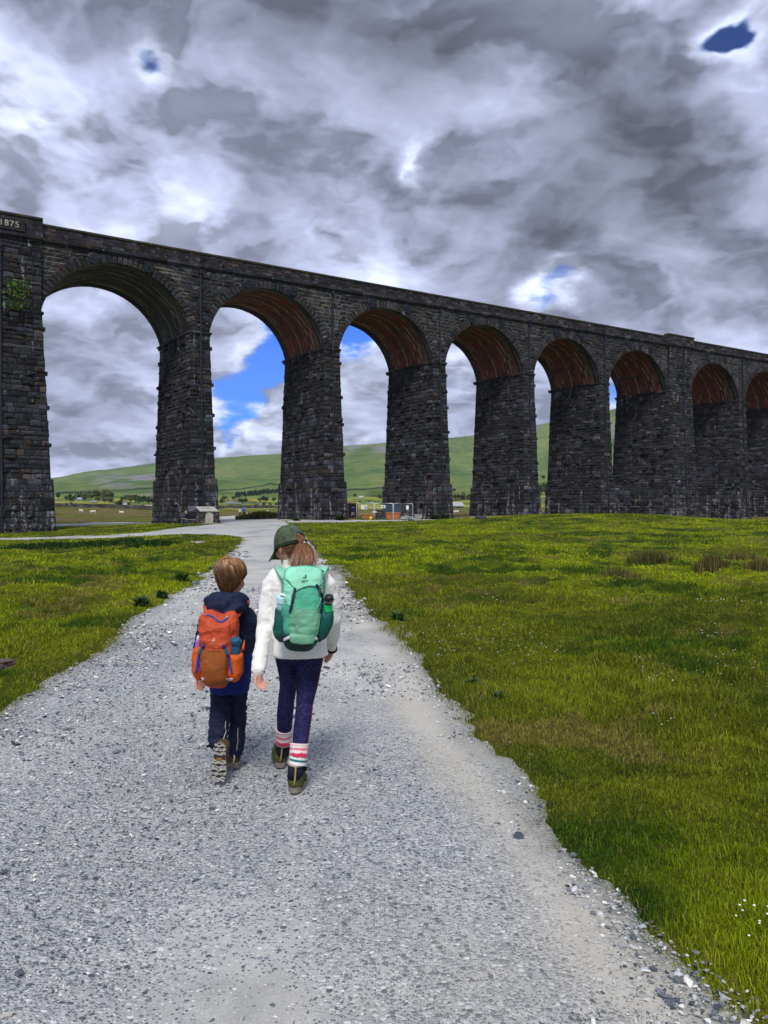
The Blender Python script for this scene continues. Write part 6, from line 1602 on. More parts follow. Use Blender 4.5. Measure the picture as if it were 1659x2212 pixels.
k = off[:, 0]; cc = np.array((.185, .072, .028)) * np.exp(rgh.normal(0, .36, (n, 1))); cc = np.where((rgh.random(n) < .14)[:, None], np.array((.36, .19, .085)), cc)
nf = 260; pf = np.zeros((nf, 5, 3))
for i in range(nf):
    a = rgh.uniform(-.36, .36); z_ = rgh.uniform(.0, .040) * math.sqrt(max(0, 1 - (a / .40) ** 2)); st_ = cq_((.088 * math.sin(a), -.010 - .103 * math.cos(a) * (1 - z_ * .6), z_)) if 'cq_' in globals() else hq((.088 * math.sin(a), -.012 - .103 * math.cos(a), z_))
    for k_ in range(5): t = k_ / 4; pf[i, k_] = st_ * (1 - t) + (TIE + rgh.normal(0, .004, 3)) * t + np.array((.004, -.010, .003)) * math.sin(t * 3.14)
pony = strands(paths, rgh.uniform(.002, .0046, n), cc, MHAIR, 'ponytail', girl)
strands(pf, rgh.uniform(.002, .004, nf), np.array((.20, .085, .036)) * np.exp(rgh.normal(0, .3, (nf, 1))), MHAIR, 'gathered_hair', pony)
A = Acc(); A.add(*tube([np.interp(t, tt, ctl[:, j]) for j in range(3)] if False else [c for c in ctl[:4]], [.008, .017, .022, .018], 14)); V, Fs, _ = A.arr(); mk('ponytail_core', V, Fs, simple('hair_core', (.13, .055, .022), .5, .3, .4, 80, .3, 240, .003), pony)
an = np.linspace(0, 2*np.pi, 26); ax = np.array((.5, .1, -.85)); ax /= np.linalg.norm(ax); e1 = np.cross(ax, (0, 1, 0)); e1 /= np.linalg.norm(e1); e2 = np.cross(ax, e1)
V, Fs = tube([TIE + ax * .006 + (math.cos(a) * e1 + math.sin(a) * e2) * .0155 for a in an], .0062, 8, ax); mk('hair_tie', V, Fs, simple('cream_tie', (.62, .52, .42), .8, .2, .15, 40, .3), pony)
# cap
MCAP = simple('olive_cotton', (.066, .092, .055), .9, .15, .45, 26, .4, 260, .002); MCAPD = simple('cap_seam', (.022, .036, .022), .9, .15, .3, 40, .2)
cap = bpy.data.objects.new('cap', None); scene.collection.objects.link(cap); cap.parent = girl; cap.matrix_parent_inverse = wmat(girl).inverted()
CM = HM @ X3(R(-4)); cq_ = lambda v: HC + np.array(CM @ Vector(v))
nu, nv = 96, 22; A = Acc(); us = np.linspace(0, 2*np.pi, nu, endpoint=False); VV = []
for k_ in range(nv):
    e = (k_ / (nv - 1)) * math.pi / 2
    for a in us:
        seam = 1 - .012 * math.exp(-((math.sin(a * 3) / .09) ** 2)) + .008 * math.sin(a * 5 + k_ * .3) * math.sin(e * 2)
        r = math.cos(e) ** .62; VV.append(cq_((.090 * r * math.sin(a) * seam, -.010 - .105 * r * math.cos(a) * seam, -.012 + .128 * math.sin(e) ** 1.05)))
q = np.arange(nu * nv).reshape(nv, nu); Fq = np.stack([q[:-1], np.roll(q[:-1], -1, 1), np.roll(q[1:], -1, 1), q[1:]], 2)
aa = np.minimum(us, 2*np.pi - us); hole = (aa[None, :] < .40 * np.sqrt(np.clip(1 - (np.arange(nv - 1)[:, None] / 7.0) ** 2, 0, 1)))
Fq = Fq[~hole]
VV = np.array(VV); cen = HC + (0, 0, .02); mk('crown', np.concatenate([VV, VV + (cen - VV) * .03]), [Fq, Fq[:, ::-1] + len(VV)], MCAP, cap)
for sgm in range(6):
    a = sgm * math.pi / 3 + math.pi / 6 + math.pi/6*0; pts = []
    for k_ in range(0 if sgm not in (0, 5) else 4, nv): 
        e = (k_ / (nv - 1)) * math.pi / 2; r = math.cos(e) ** .62; pts.append(cq_((.0905 * r * math.sin(a), -.010 - .1055 * r * math.cos(a), -.012 + .1285 * math.sin(e) ** 1.05)))
    V, Fs = tube(pts, .0016, 6, (0, 0, 1)); mk('seam', V, Fs, MCAPD, cap)
V, Fs = ell(cq_((0, -.010, .1165)), (.008, .008, .005), CM, 12, 8); mk('button', V, Fs, MCAP, cap)
pts = [cq_((.0910 * math.sin(a), -.010 - .1062 * math.cos(a), -.004)) for a in np.linspace(.40, 2*np.pi - .40, 60)]
V, Fs = tube(pts, [(.0012, .010)] * 60, 8, (0, 0, 1)); 
V, Fs = tube(pts, [(.010, .0014)] * 60, 8, (0, 0, 1)); mk('sweatband', V, Fs, MCAPD, cap)
ns, nr = 25, 8; A = Acc(); VV = []
for i in range(ns):
    a = -1.05 + 2.1 * i / (ns - 1)
    for j in range(nr):
        f = j / (nr - 1); ext = .074 * f * math.cos(a * .88) ** .6; VV.append(cq_(((.0905 + ext * .10) * math.sin(a), -.010 + (.1055 * math.cos(a) + ext), -.010 - .030 * f - .034 * (math.sin(a) ** 2) * f)))
VV = np.array(VV); q = np.arange(ns * nr).reshape(ns, nr); Fq = np.stack([q[:-1, :-1], q[:-1, 1:], q[1:, 1:], q[1:, :-1]], 2).reshape(-1, 4); dn = np.array(CM @ Vector((0, 0, -.0035)))
bdry = list(q[0, :]) + list(q[1:, -1]) + list(q[-1, -2::-1]); m_ = len(VV)
mk('brim', np.concatenate([VV, VV + dn]), [Fq, Fq[:, ::-1] + m_, np.array([(a, b, b + m_, a + m_) for a, b in zip(bdry[:-1], bdry[1:])])], MCAP, cap)
V, Fs = tube([gp(658, 1167, 4.40), gp(664, 1167.5, 4.38), gp(670, 1170, 4.37), gp(676, 1175, 4.365), gp(680.5, 1181, 4.36), gp(683, 1186.5, 4.355)], [(.0022, .0095)] * 6, 10, (.5, 0, .8)); mk('strap_tail', V, Fs, MBLK, cap)
# arched strap across the opening
V, Fs = tube([cq_((.0915 * math.sin(a), -.010 - .1066 * math.cos(a), -.002)) for a in np.linspace(-.55, .55, 14)], [(.008, .0016)] * 14, 8, (0, 0, 1)); mk('back_strap', V, Fs, MBLK, cap)

# ---------------- green rucksack
BY = 4.28
def fabric(name, col, var=.22, crease=.5):
    m, g, b = new_mat(name, .62, .3); o = g.obj()
    n = g.noise(o, 11, 5, .6); g.l.new(g.ramp(n, [(.28, [c * (1 - var) for c in col]), (.72, [min(1, c * (1 + var)) for c in col])]), b.inputs['Base Color'])
    w = g.noise(o, 26, 4, .55, dist=1.2); g.l.new(g.bump(g.m('ADD', g.m('MULTIPLY', w, crease), g.m('MULTIPLY', g.noise(o, 700, 2, .5), .12)), .55, .010), b.inputs['Normal'])
    return m
F_MINT = fabric('mint_fabric', (.24, .62, .43)); F_TEAL = fabric('jade_fabric', (.075, .40, .255)); F_SAGE = fabric('sage_fabric', (.165, .42, .27), .3); F_DARK = fabric('bottle_green_mesh', (.003, .075, .062), .4, .9); F_BASE = fabric('dark_base_fabric', (.006, .030, .026), .3)
F_NAVY = simple('navy_webbing', (.010, .022, .055), .7, .25, .2, 60, .4, 400, .002); F_PIPE = simple('pale_piping', (.34, .66, .48), .7, .3, .1, 40, 0); F_REF = simple('reflective_tab', (.66, .64, .70), .4, .5, .12, 60, .1); F_BUC = simple('buckle_plastic', (.05, .045, .07), .45, .4, .15, 30, 0); F_LOGO = simple('dark_print', (.004, .11, .085), .7, .2, .1, 30, 0)
gpk = thing('backpack', 'mint green hiking backpack with dark green mesh side pockets on the taller child', 'backpack', W(650, 1395, BY))
rows = dens_rows([(1235, 632, 686, .02, .045), (1237, 621, 693, .045, .025), (1242, 613.5, 699, .075, .012), (1256, 612, 701, .10, 0), (1278, 610, 700, .112, -.005), (1315, 609, 698, .118, -.008), (1350, 612, 694, .116, -.006), (1372, 614, 688, .10, 0), (1382, 621, 679, .065, .02)], 6)
V, Fs, N = sculpt([loft_rows(rows, BY, 3.2, 48)], .006, 3)
top = np.clip((V[:, 2] - 1.22) / .05, 0, 1); V = V + N * ((1 - np.abs(fbm(V[:, 0]*16, V[:, 1]*16, V[:, 2]*22, oct=3, seed=5)) * 2.6) * .0045)[:, None]
V, N = V, N; gb = bvh_of(V, Fs); gbV, gbF = V, Fs; mk('main_body', V, Fs, F_TEAL, gpk)
V, Fs, N = sculpt([loft_rows(dens_rows([(1362, 606, 691.5, .116, .0), (1372, 609.5, 688.5, .115, .002), (1381, 615, 681.5, .100, .008), (1387, 623, 673, .06, .018)], 5), BY, 3.0, 48)], .006, 3); V = V + N * .006; mk('base', V, Fs, F_BASE, gpk); bb = bvh_of(V, Fs)
ub = bvh_of(np.concatenate([gbV, V]), list(gbF) + [f + len(gbV) for f in Fs])

lid = patch('lid', [(614, 1240), (618, 1230), (628, 1225.2), (645, 1224), (662, 1224), (680, 1225.5), (694, 1229), (699, 1240), (699, 1258), (695, 1263), (688, 1267), (681, 1266.2), (670, 1266), (660, 1267.3), (650, 1271), (643, 1274.5), (638, 1276), (633, 1268), (624, 1257), (616, 1250)], gb, BY, F_MINT, gpk, .009, .0, 2.4)
lme = lid.data; lb = bvh_of(np.array([v.co[:] for v in lme.vertices]), [np.array([list(p.vertices)]) for p in lme.polygons])
patch('front_panel', [(626.5, 1325), (634, 1318), (641.5, 1312.5), (655, 1316), (670, 1317), (684, 1315.5), (689, 1321), (692, 1327), (690, 1345), (685, 1366), (680, 1384), (676, 1391), (650, 1393), (630, 1389.5), (626, 1383), (625.8, 1350)], ub, BY, F_SAGE, gpk, .006, 0, 2.6)
patch('side_panel', [(613, 1252), (623, 1260), (632, 1270), (637, 1278), (633, 1296), (628, 1312), (618, 1305), (611, 1290)], gb, BY, F_MINT, gpk, .004, 0, 2.6)
patch('side_panel', [(690, 1268), (699, 1262), (699.5, 1285), (698, 1306), (695, 1318), (692, 1300), (693, 1284)], gb, BY, F_MINT, gpk, .004, 0, 2.6)
for pts in ([(633, 1290), (638, 1302), (641.5, 1312), (655, 1315.6), (670, 1316.8), (684, 1315.2), (690, 1304), (695, 1290)], [(641.5, 1312), (634, 1317.5), (627, 1325)], [(684, 1315.2), (689, 1321), (692.5, 1328), (690, 1345), (685.3, 1366), (680, 1385)]): band('piping', pts, .7, gb, BY, F_PIPE, gpk, .0085, 0)
for poly in ([(611.5, 1380), (625.5, 1372.8), (625.7, 1380), (612.5, 1386)], [(682.6, 1375.5), (690, 1380), (686.5, 1385.5), (680, 1381)]): patch('reflective_tab', poly, bb, BY, F_REF, gpk, .002, .006, 2.0)
pk = []
for rws in ([(1315, 597, 626, .040, -.03), (1322, 595, 626, .052, -.03), (1345, 592, 626.5, .062, -.025), (1366, 591, 626.5, .058, -.02), (1374, 598, 626, .046, -.01), (1379, 610, 625, .025, 0)], [(1321, 692, 719.5, .040, -.03), (1329, 690, 719.5, .052, -.03), (1350, 686.5, 717, .060, -.025), (1366, 683.5, 709, .056, -.02), (1376, 682, 697, .04, -.01), (1380, 683, 690, .02, 0)]):
    V, Fs, N = sculpt([loft_rows(dens_rows(rws, 5), BY, 2.5, 30)], .005, 3); V = fold(V, N, .006, (13, 13, 9), 44); V = fold(V, N, .002, (60, 60, 12), 45, False); mk('side_pocket', V, Fs, F_DARK, gpk)
    y0, l, r_ = rws[0][:3]; yc = BY + rws[0][4]; th_ = np.linspace(0, 2*np.pi, 30); hwm = (r_ - l) / 2 * yc / F
    V, Fs = tube([W((l + r_) / 2, y0 + .5, yc) + (hwm * 1.02 * math.cos(a), .044 * math.sin(a), .0015 * math.sin(9 * a)) for a in th_], .0035, 8, (0, 0, 1)); mk('pocket_hem', V, Fs, F_DARK, gpk)
for pts in ([gp(620, 1250, 4.33), gp(614, 1242, 4.365), gp(608, 1233, 4.41), gp(604, 1226.5, 4.46), gp(602, 1226.5, 4.52), gp(604, 1245, 4.61)], [gp(687, 1248, 4.33), gp(691.5, 1240, 4.365), gp(695.5, 1232, 4.41), gp(698, 1226, 4.46), gp(699.5, 1227, 4.52), gp(699, 1245, 4.61)]):
    V, Fs = tube(pts, [(.031, .008), (.031, .009), (.031, .009), (.031, .009), (.030, .009), (.028, .008)], 20, (1, .35 if pts[0][0] < -.5 else -.35, -.15 if pts[0][0] < -.5 else .15), True, 3.0); mk('shoulder_strap', V, Fs, F_MINT, gpk)
def strap(pts, bk, w, bvh, Yr, mat, bmat, parent, th=.0045, off=.008):
    s_ = band('compression_strap', pts, w, bvh, Yr, mat, parent, th, off)
    p, d = cast(bvh, bk[0], bk[1], Yr); a = math.atan2(-(pts[-1][1] - pts[0][1]), pts[-1][0] - pts[0][0])
    M = Matrix.Rotation(-(a - math.pi / 2), 3, 'Y')
    for dz, sc in ((.007, 1.0), (-.010, .8)):
        V, Fq = bevbox((0, 0, dz), (.015 * sc + .003, .010, .016), .003); mk('buckle', V @ np.array(M).T + p - d * (off + th + .003), Fq, bmat, s_, smooth=False)
strap([(637.8, 1270), (634.5, 1283), (631, 1300), (626, 1323)], (633.5, 1287), 5.0, gb, BY, F_NAVY, F_BUC, gpk)
strap([(683.5, 1262), (690, 1273), (696, 1284), (696.5, 1300), (692.5, 1324)], (691.5, 1276), 4.8, gb, BY, F_NAVY, F_BUC, gpk)
for a, b_ in (((694.5, 1232), (700.5, 1235.5)), ((614.5, 1258.5), (612, 1260))): V, Fs = tube([gp(*a, 4.22), gp((a[0]+b_[0])/2, (a[1]+b_[1])/2 - .5, 4.20), gp(*b_, 4.20)], [.003, .0028, .004], 8); mk('zip_pull', V, Fs, MBLK, gpk)
band('lid_seam', [(695, 1240), (698, 1247), (699, 1256)], .9, lb, BY, simple('dark_seam', (.01, .06, .05), .8, .2, .1, 30, 0), gpk, .002, .0)  # narrow dark green line along the lid seam
def printed(name, V2, F2, c, sx, ang, bvh, Yr, mat, parent, off=.0015):
    ca, sa = math.cos(ang), math.sin(ang); P2 = np.stack([c[0] + (V2[:, 0]*ca - V2[:, 1]*sa) * sx, c[1] - (V2[:, 0]*sa + V2[:, 1]*ca) * sx], 1)
    return drape_mesh(name, P2, F2, bvh, Yr, off, .0008, mat, parent, False)
def flat_text(txt, size):
    V, Fs = text_mesh(txt, size, 0.0); V2 = V[:, :2]
    return V2 / (V2[:, 0].max() - V2[:, 0].min()), [list(map(int, f)) for F_ in Fs for f in F_]
EMB = [([(-.46, -.02), (-.12, .12), (-.06, -.40), (-.30, -.42)], 0), ([(.0, .38), (.40, .58), (.40, -.22), (.10, -.42), (.02, -.42)], 0)]
def emblem(c, sx, ang, bvh, Yr, mat, parent):
    V2 = np.array([p for poly, _ in EMB for p in poly], float); F2 = [[0, 3, 2, 1], [4, 8, 7, 6, 5]]
    o = printed('emblem', V2, F2, c, sx, ang, bvh, Yr, mat, parent)
    V, Fx = flat_text('deuter', 1.0)
    printed('lettering', V, Fx, (c[0] - sx * .02, c[1] + sx * .86), sx * 1.62, ang, bvh, Yr, mat, parent)
emblem((658.6, 1246.5), 9.6, .16, lb, BY, F_LOGO, gpk)
# bottles
def bottle(label, base, topp, r, col, cap_fn, name='water_bottle'):
    b0, b1 = np.array(base), np.array(topp); d = b1 - b0; L = np.linalg.norm(d); d /= L
    t = thing(name, label, 'bottle', b0)
    V, Fs = tube([b0, b0 + d*.006, b0 + d * L * .5, b0 + d * (L - .012), b0 + d * (L - .004), b1], [r*.9, r, r, r, r*.93, r*.85], 28); mk('flask', V, Fs, simple('bottle_coat', col, .4, .45, .08, 20, .05), t)
    cap_fn(t, b1, d, r); return t
def cap_pale(t, p, d, r):
    m1 = simple('pale_blue_lid', (.46, .72, .76), .4, .45, .06, 20, 0)
    V, Fs = tube([p - d*.001, p + d*.004, p + d*.006, p + d*.034, p + d*.040], [r*.98, r*1.03, r*1.0, r*.97, r*.86], 28); lid = mk('lid', V, Fs, m1, t)
    V, Fs = bevbox(p + d*.044 + (.012, -.01, 0), (.040, .030, .012), .005, Matrix.Rotation(.3, 3, 'Y')); mk('spout', V, Fs, simple('white_spout', (.74, .78, .80), .4, .45, .05, 20, 0), lid)
    V, Fs = tube([p + d*.040 + (.018, -.018, 0), p + d*.034 + (.032, -.020, 0), p + d*.018 + (.040, -.018, 0), p + d*.012 + (.044, -.016, 0)], [.004, .0045, .004, .003], 8); mk('carry_loop', V, Fs, simple('white_spout', (.74, .78, .80), .4, .45, .05, 20, 0), lid)
bottle('pale blue water bottle with a white spout in the left pocket of the green pack', gp(612, 1338, 4.262), gp(609.5, 1300, 4.215), .0300, (.40, .62, .72), cap_pale)
def cap_black(t, p, d, r):
    m1 = simple('black_lid', (.012, .011, .016), .35, .5, .1, 20, 0)
    V, Fs = tube([p - d*.001, p + d*.004, p + d*.010, p + d*.012, p + d*.044, p + d*.050, p + d*.053], [r*.8, r*.82, r*.8, r*1.0, r*1.02, r*.92, r*.7], 28); lid = mk('lid', V, Fs, m1, t)
    V, Fs = tube([p + d*.014 + (math.cos(a) * r * 1.14, -math.sin(a) * r * 1.0 * .9 - .004, .020 * math.cos(a * 1.0) ** 2 - .008) for a in np.linspace(-.4, math.pi + .4, 22)], .0042, 8, (0, 0, 1)); mk('carry_loop', V, Fs, m1, lid)
bottle('bright green water bottle with a black lid in the right pocket of the green pack', gp(706.5, 1340, 4.258), gp(709.8, 1304, 4.215), .0236, (.015, .62, .20), cap_black)

# ============================ boy ============================
bp = lambda x, y, Y=4.7: W(x, y, Y)
boy = thing('person', 'smaller child walking away in a navy hooded jacket with tousled light brown hair', 'person', (bp(497, 1650)[0], 4.7, 0))
KC = bp(500, 1249, 4.72); KM_ = Z3(R(-20)) @ X3(R(-6)); K_ = .97
aL = [bp(450, 1338), bp(431, 1390, 4.70), bp(430, 1456, 4.60)]; aR = [bp(541, 1338), bp(545, 1395, 4.74), bp(538, 1440, 4.86)]
BGL = [bp(480, 1480, 4.70), bp(478, 1515, 4.68), bp(476, 1545, 4.65), bp(472, 1575, 4.63), bp(469, 1602, 4.605)]; BRL = [.066, .060, .059, .056, .049]
BGR = [bp(513, 1480, 4.70), bp(513.5, 1515, 4.72), bp(513, 1550, 4.74), bp(511, 1590, 4.77), bp(508, 1622, 4.79)]; BRR = [.058, .052, .050, .048, .045]
lL = BGL; lR = BGR + [bp(507, 1645, 4.80)]
bn = bp(499, 1300)
parts = head_parts(KC, KM_, K_) + [limb([KC + (-.004, -.012, -.05), bn + (0, 0, -.03)], [.046, .05], 14), limb([bn + (0, 0, -.04), bp(496, 1390), bp(496, 1450)], [(.09, .065), (.09, .065), (.08, .06)], 16),
  limb([bp(470, 1332), aL[0]], [.036, .036], 10), limb([bp(526, 1332), aR[0]], [.036, .036], 10), limb(aL, [.036, .03, .023], 12), limb(aR, [.036, .03, .023], 12), limb(lL, [r * .62 for r in BRL], 14), limb(lR, [r * .62 for r in BRR] + [.028], 14)]
parts += hand_parts(bp(430.5, 1457, 4.60), (.12, -.02, -1), (.7, -.7, 0), .108, .5, 1) + hand_parts(aR[-1], (-.1, .8, -.5), (-1, 0, -.2), .10, .7, -1)
V, Fs, N = sculpt(parts, .0033, 3, .45); mk('body', V, Fs, MSK, boy); eyes(KC, KM_, K_, boy)
MJ = attr_mat('softshell', .72, .25, .25, 20, .35, 420, .002)
torso = tube([bp(499, 1300), bp(499, 1309), bp(498, 1318), bp(495.5, 1334), bp(493.5, 1370), bp(494, 1410), bp(495.5, 1450), bp(496, 1478), bp(496, 1490), bp(496, 1493)], [(.06, .055), (.10, .07), (.135, .085), (.160, .10), (.155, .108), (.145, .112), (.130, .115), (.118, .115), (.113, .113), (.106, .105)], 40, (1, 0, 0), True, 2.3)
V, Fs, N = sculpt([torso, limb([bp(461, 1332), bp(447, 1345), bp(437, 1380, 4.70), bp(431, 1420, 4.66), bp(430.5, 1454, 4.61)], [.052, .050, .044, .040, .033], 18), limb([bp(530, 1330), bp(541, 1345), bp(543.5, 1375, 4.72), bp(542, 1410, 4.77), bp(538, 1438, 4.84)], [.052, .050, .046, .042, .034], 18)], .006, 4)
V = fold(V, N, .006, (9, 9, 14), 31); V = fold(V, N, .0025, (24, 24, 40), 32)
zc = EYE - (1408 - 1100) * 4.7 / F
def jcol(V):
    t = np.clip((zc - V[:, 2] + .012 * fbm(V[:, 0]*30, V[:, 1]*30, V[:, 2]*30, oct=2)) / .006, 0, 1)[:, None]
    t = t * (V[:, 0:1] > bp(440, 1400)[0]) ; return np.array((.0050, .0095, .036)) * (1 - t) + np.array((.004, .014, .135)) * t
jb = bvh_of(V, Fs); mk('jacket', V, Fs, MJ, boy, col=jcol(V))
hp = [limb([bp(452, 1301, 4.60), bp(468, 1312, 4.535), bp(489, 1316, 4.505), bp(510, 1311, 4.53), bp(523, 1298, 4.59)], [(.040, .034), (.050, .050), (.056, .058), (.050, .050), (.036, .034)], 18, (0, 0, 1)), ell(bp(489, 1299, 4.57), (.122, .072, .060)), ell(bp(484, 1320, 4.51), (.085, .050, .046)),
      tube([bp(498 + 31 * math.cos(a), 1296 - 5 * math.sin(a) * 0 - 4 * math.cos(a) * .3 + (2 if math.sin(a) > 0 else -4) * abs(math.sin(a)), 4.68 + .085 * math.sin(a)) for a in np.linspace(-math.pi * 1.15, math.pi * .15, 26)], .027, 12, (0, 0, 1))]
V, Fs, N = sculpt(hp, .005, 4)
q = V - bp(489, 1306, 4.5); s_ = q[:, 2] * .82 - q[:, 0] * .42
V = V + N * (.009 * np.sin(s_ * 75 + fbm(V[:, 0]*12, V[:, 1]*12, V[:, 2]*12, oct=2, seed=4) * 2.2) * np.clip(1.2 - np.abs(q[:, 0]) * 6, .2, 1))[:, None]; V = fold(V, N, .004, (18, 18, 26), 35)
mk('hood', V, Fs, MJ, boy, col=np.full((len(V), 3), (.0060, .011, .038)))
V, Fs = tube([bp(499 + 25 * math.cos(a), 1287, 4.71 + .06 * math.sin(a)) for a in np.linspace(0, 2*np.pi, 28)], .014, 10, (0, 0, 1)); mk('collar', V, Fs, simple('blue_lining', (.006, .012, .12), .8, .2, .2, 30, .3), boy)
MTR = simple('navy_trousers', (.011, .015, .042), .8, .22, .4, 14, .4, 120, .003)
V, Fs, N = sculpt([ell(bp(496, 1470, 4.72), (.108, .098, .09)), limb(BGL, BRL, 20), limb(BGR, BRR, 20)], .0055, 4)
V = fold(V, N, .007, (14, 14, 34), 41); V = fold(V, N, .003, (40, 40, 70), 42); tb = bvh_of(V, Fs); mk('trousers', V, Fs, MTR, boy)
MREF = simple('reflective_piping', (.62, .56, .44), .4, .5, .15, 60, 0)
for pts in ([(487.5, 1558), (486, 1572), (488, 1580), (482, 1598), (481, 1606)], [(496, 1562), (493, 1580)], [(514, 1573), (513, 1590), (514, 1600), (511.5, 1612), (511, 1622)]): band('reflective_piping', pts, 1.3, tb, 4.65, MREF, boy, .0015, .001)
MBRN = simple('brown_leather', (.075, .048, .028), .8, .2, .45, 34, .5, 170, .003); MSOL2 = simple('trodden_sole', (.17, .15, .125), .85, .2, .3, 40, .3)
bt = bpy.data.objects.new('boot', None); scene.collection.objects.link(bt); bt.parent = boy; bt.matrix_parent_inverse = wmat(boy).inverted()
boot((bp(508, 1659, 4.757)[0], 4.757, .001), Z3(.42), .215, .098, ([bp(508, 1632, 4.80), bp(507, 1624, 4.80), bp(507, 1614, 4.795)], [(.044, .046), (.043, .044), (.044, .045)]), bt, MBRN, MNAV, MSOL2, MREF)
V, Fs = bevbox(bp(525.5, 1606, 4.78), (.016, .02, .022), .004, Matrix.Rotation(.4, 3, 'Y')); mk('pull_tab', V, Fs, MBLK, bt, smooth=False)
bt = bpy.data.objects.new('boot', None); scene.collection.objects.link(bt); bt.parent = boy; bt.matrix_parent_inverse = wmat(boy).inverted()
# trailing foot: heel up, toe still on the gravel
M = Matrix.Rotation(.06, 3, 'Y') @ X3(R(-84)); toe = np.array((bp(471.5, 1690, 4.50)[0], 4.50, .004)); Lb = .226
heel = toe - np.array(M @ Vector((0, Lb, 0)))
boot(heel, M, Lb, .096, ([heel + np.array(M @ Vector((0, .02, .10))), bp(470, 1610, 4.60), bp(470, 1598, 4.615)], [(.043, .043), (.044, .045), (.045, .046)]), bt, MBRN, MNAV, MSOL2, MREF, None, tread=True)
V, Fs = tube([bp(456, 1613, 4.58), bp(450, 1611, 4.575), bp(445, 1614, 4.57)], [(.008, .003)] * 3, 8, (0, 0, 1)); mk('pull_tab', V, Fs, MBLK, bt)
# hair
kq = lambda v: KC + np.array(KM_ @ Vector(v)) * K_
def mop(a, e, lift=0.0):
    '''a bearing from the nape, e 0 at the crown .. 1 at the nape'''
    a = np.asarray(a, float); e = np.asarray(e, float)
    th = np.clip(e / .55, 0, 1) * np.pi / 2; t = np.clip((e - .55) / .45, 0, 1)
    r = np.where(e < .55, np.sin(th), 1 - .36 * t ** 1.6) + lift; z = np.where(e < .55, .028 + .096 * np.cos(th), .028 - .118 * t) + lift * .09 * np.cos(th)
    return np.stack([.0855 * r * np.sin(a), -.014 - .018 * np.cos(th) - .098 * r * np.cos(a) + .010 * t, z], -1)
emax = lambda a: np.interp(np.abs((np.asarray(a) + np.pi) % (2 * np.pi) - np.pi), [0, .75, 1.15, 1.5, 2.0, 3.15], [1.0, .98, .86, .62, .50, .40])
na, ne = 72, 30; A_, E_ = np.meshgrid(np.linspace(-np.pi, np.pi, na, endpoint=False), np.linspace(.004, 1, ne)); E2 = E_ * emax(A_)
lump = .05 * fbm(np.sin(A_) * 2.4, np.cos(A_) * 2.4, E_ * 4, oct=3, seed=6) - .035
P_ = mop(A_, E2, lump); q = np.arange(na * ne).reshape(ne, na); Fq = np.stack([q[:-1], np.roll(q[:-1], -1, 1), np.roll(q[1:], -1, 1), q[1:]], 2).reshape(-1, 4)
Vh_ = np.array([kq(v) for v in P_.reshape(-1, 3)]); In_ = np.array([kq(v) for v in mop(A_, E2, lump - .10).reshape(-1, 3)]); rim = np.stack([q[-1], np.roll(q[-1], -1), np.roll(q[-1], -1) + na * ne, q[-1] + na * ne], 1)
bh = mk('hair', np.concatenate([Vh_, In_]), [Fq, Fq[:, ::-1] + na * ne, rim], simple('hair_base_boy', (.070, .034, .015), .55, .3, .4, 50, .4, 220, .004), boy)
n = 6500; rgk = np.random.default_rng(77); k8 = 9
a0 = rgk.uniform(-np.pi, np.pi, n); e0 = rgk.uniform(.0, 1, n) ** .75 * .92 * emax(a0); L_ = rgk.uniform(.22, .46, n)
cl = fbm(np.sin(a0) * 3.5, np.cos(a0) * 3.5, e0 * 9, oct=2, seed=18); cl2 = fbm(np.sin(a0) * 3.5 + 7, np.cos(a0) * 3.5, e0 * 7, oct=2, seed=28)
top_ = np.clip((.50 - e0) / .30, 0, 1); paths = np.zeros((n, k8, 3))
for k_ in range(k8):
    f = k_ / (k8 - 1); e = np.minimum(e0 + L_ * f, emax(a0) + .015 * cl2 + rgk.uniform(0, .02, n)); aa_ = a0 + (.55 * top_ + .25 * cl2) * f * (1 - .5 * e) 
    lf = (.030 + .11 * top_ * (1 + 1.4 * cl)) * math.sin(f * 2.5) + .02 * cl + .012
    paths[:, k_] = mop(aa_, e, lf)
paths = (paths.reshape(-1, 3) @ np.array(KM_).T * K_ + KC).reshape(n, k8, 3)
ek = np.minimum(e0[:, None] + L_[:, None] * np.linspace(0, 1, k8)[None], 1.0)
tone = np.clip(.0 + .95 * np.clip((.50 - ek) / .34, 0, 1) + (.9 * cl + rgk.normal(0, .18, n))[:, None] * np.clip(1.15 - ek, 0, 1), 0, 1)[..., None]
cols = (np.array((.070, .030, .012)) * (1 - tone) + np.array((.42, .225, .095)) * tone) * np.exp(rgk.normal(0, .26, (n, 1, 1)))
strands(paths, rgk.uniform(.0022, .0044, n), cols, MHAIR, 'tousled_hair', bh)

# ---------------- orange rucksack
OY = 4.46
F_OR = fabric('orange_fabric', (.46, .062, .020), .18, .8); F_RU = fabric('rust_fabric', (.27, .070, .012), .2, .4); F_PO = fabric('bright_orange_fabric', (.58, .085, .008), .18, .9); F_BL = simple('blue_webbing', (.010, .055, .30), .6, .3, .2, 60, .4, 400, .002); F_TB = simple('teal_buckle', (.01, .10, .16), .4, .4, .15, 30, 0); F_LG = simple('peach_print', (.72, .30, .14), .7, .2, .1, 30, 0)
opk = thing('backpack', 'orange hiking backpack with blue straps on the smaller child', 'backpack', W(466, 1480, OY))
rows = dens_rows([(1328, 442, 500, .03, .045), (1331, 436, 509, .055, .025), (1338, 432, 513, .078, .012), (1354, 431.5, 513, .095, 0), (1376, 432.5, 511.5, .10, 0), (1400, 434, 507, .10, -.004), (1436, 433.5, 500, .104, -.008), (1454, 436, 499.5, .098, -.004), (1466, 442, 496, .078, .008), (1472, 452, 486, .045, .02)], 6)
V, Fs, N = sculpt([loft_rows(rows, OY, 3.0, 48)], .006, 3)
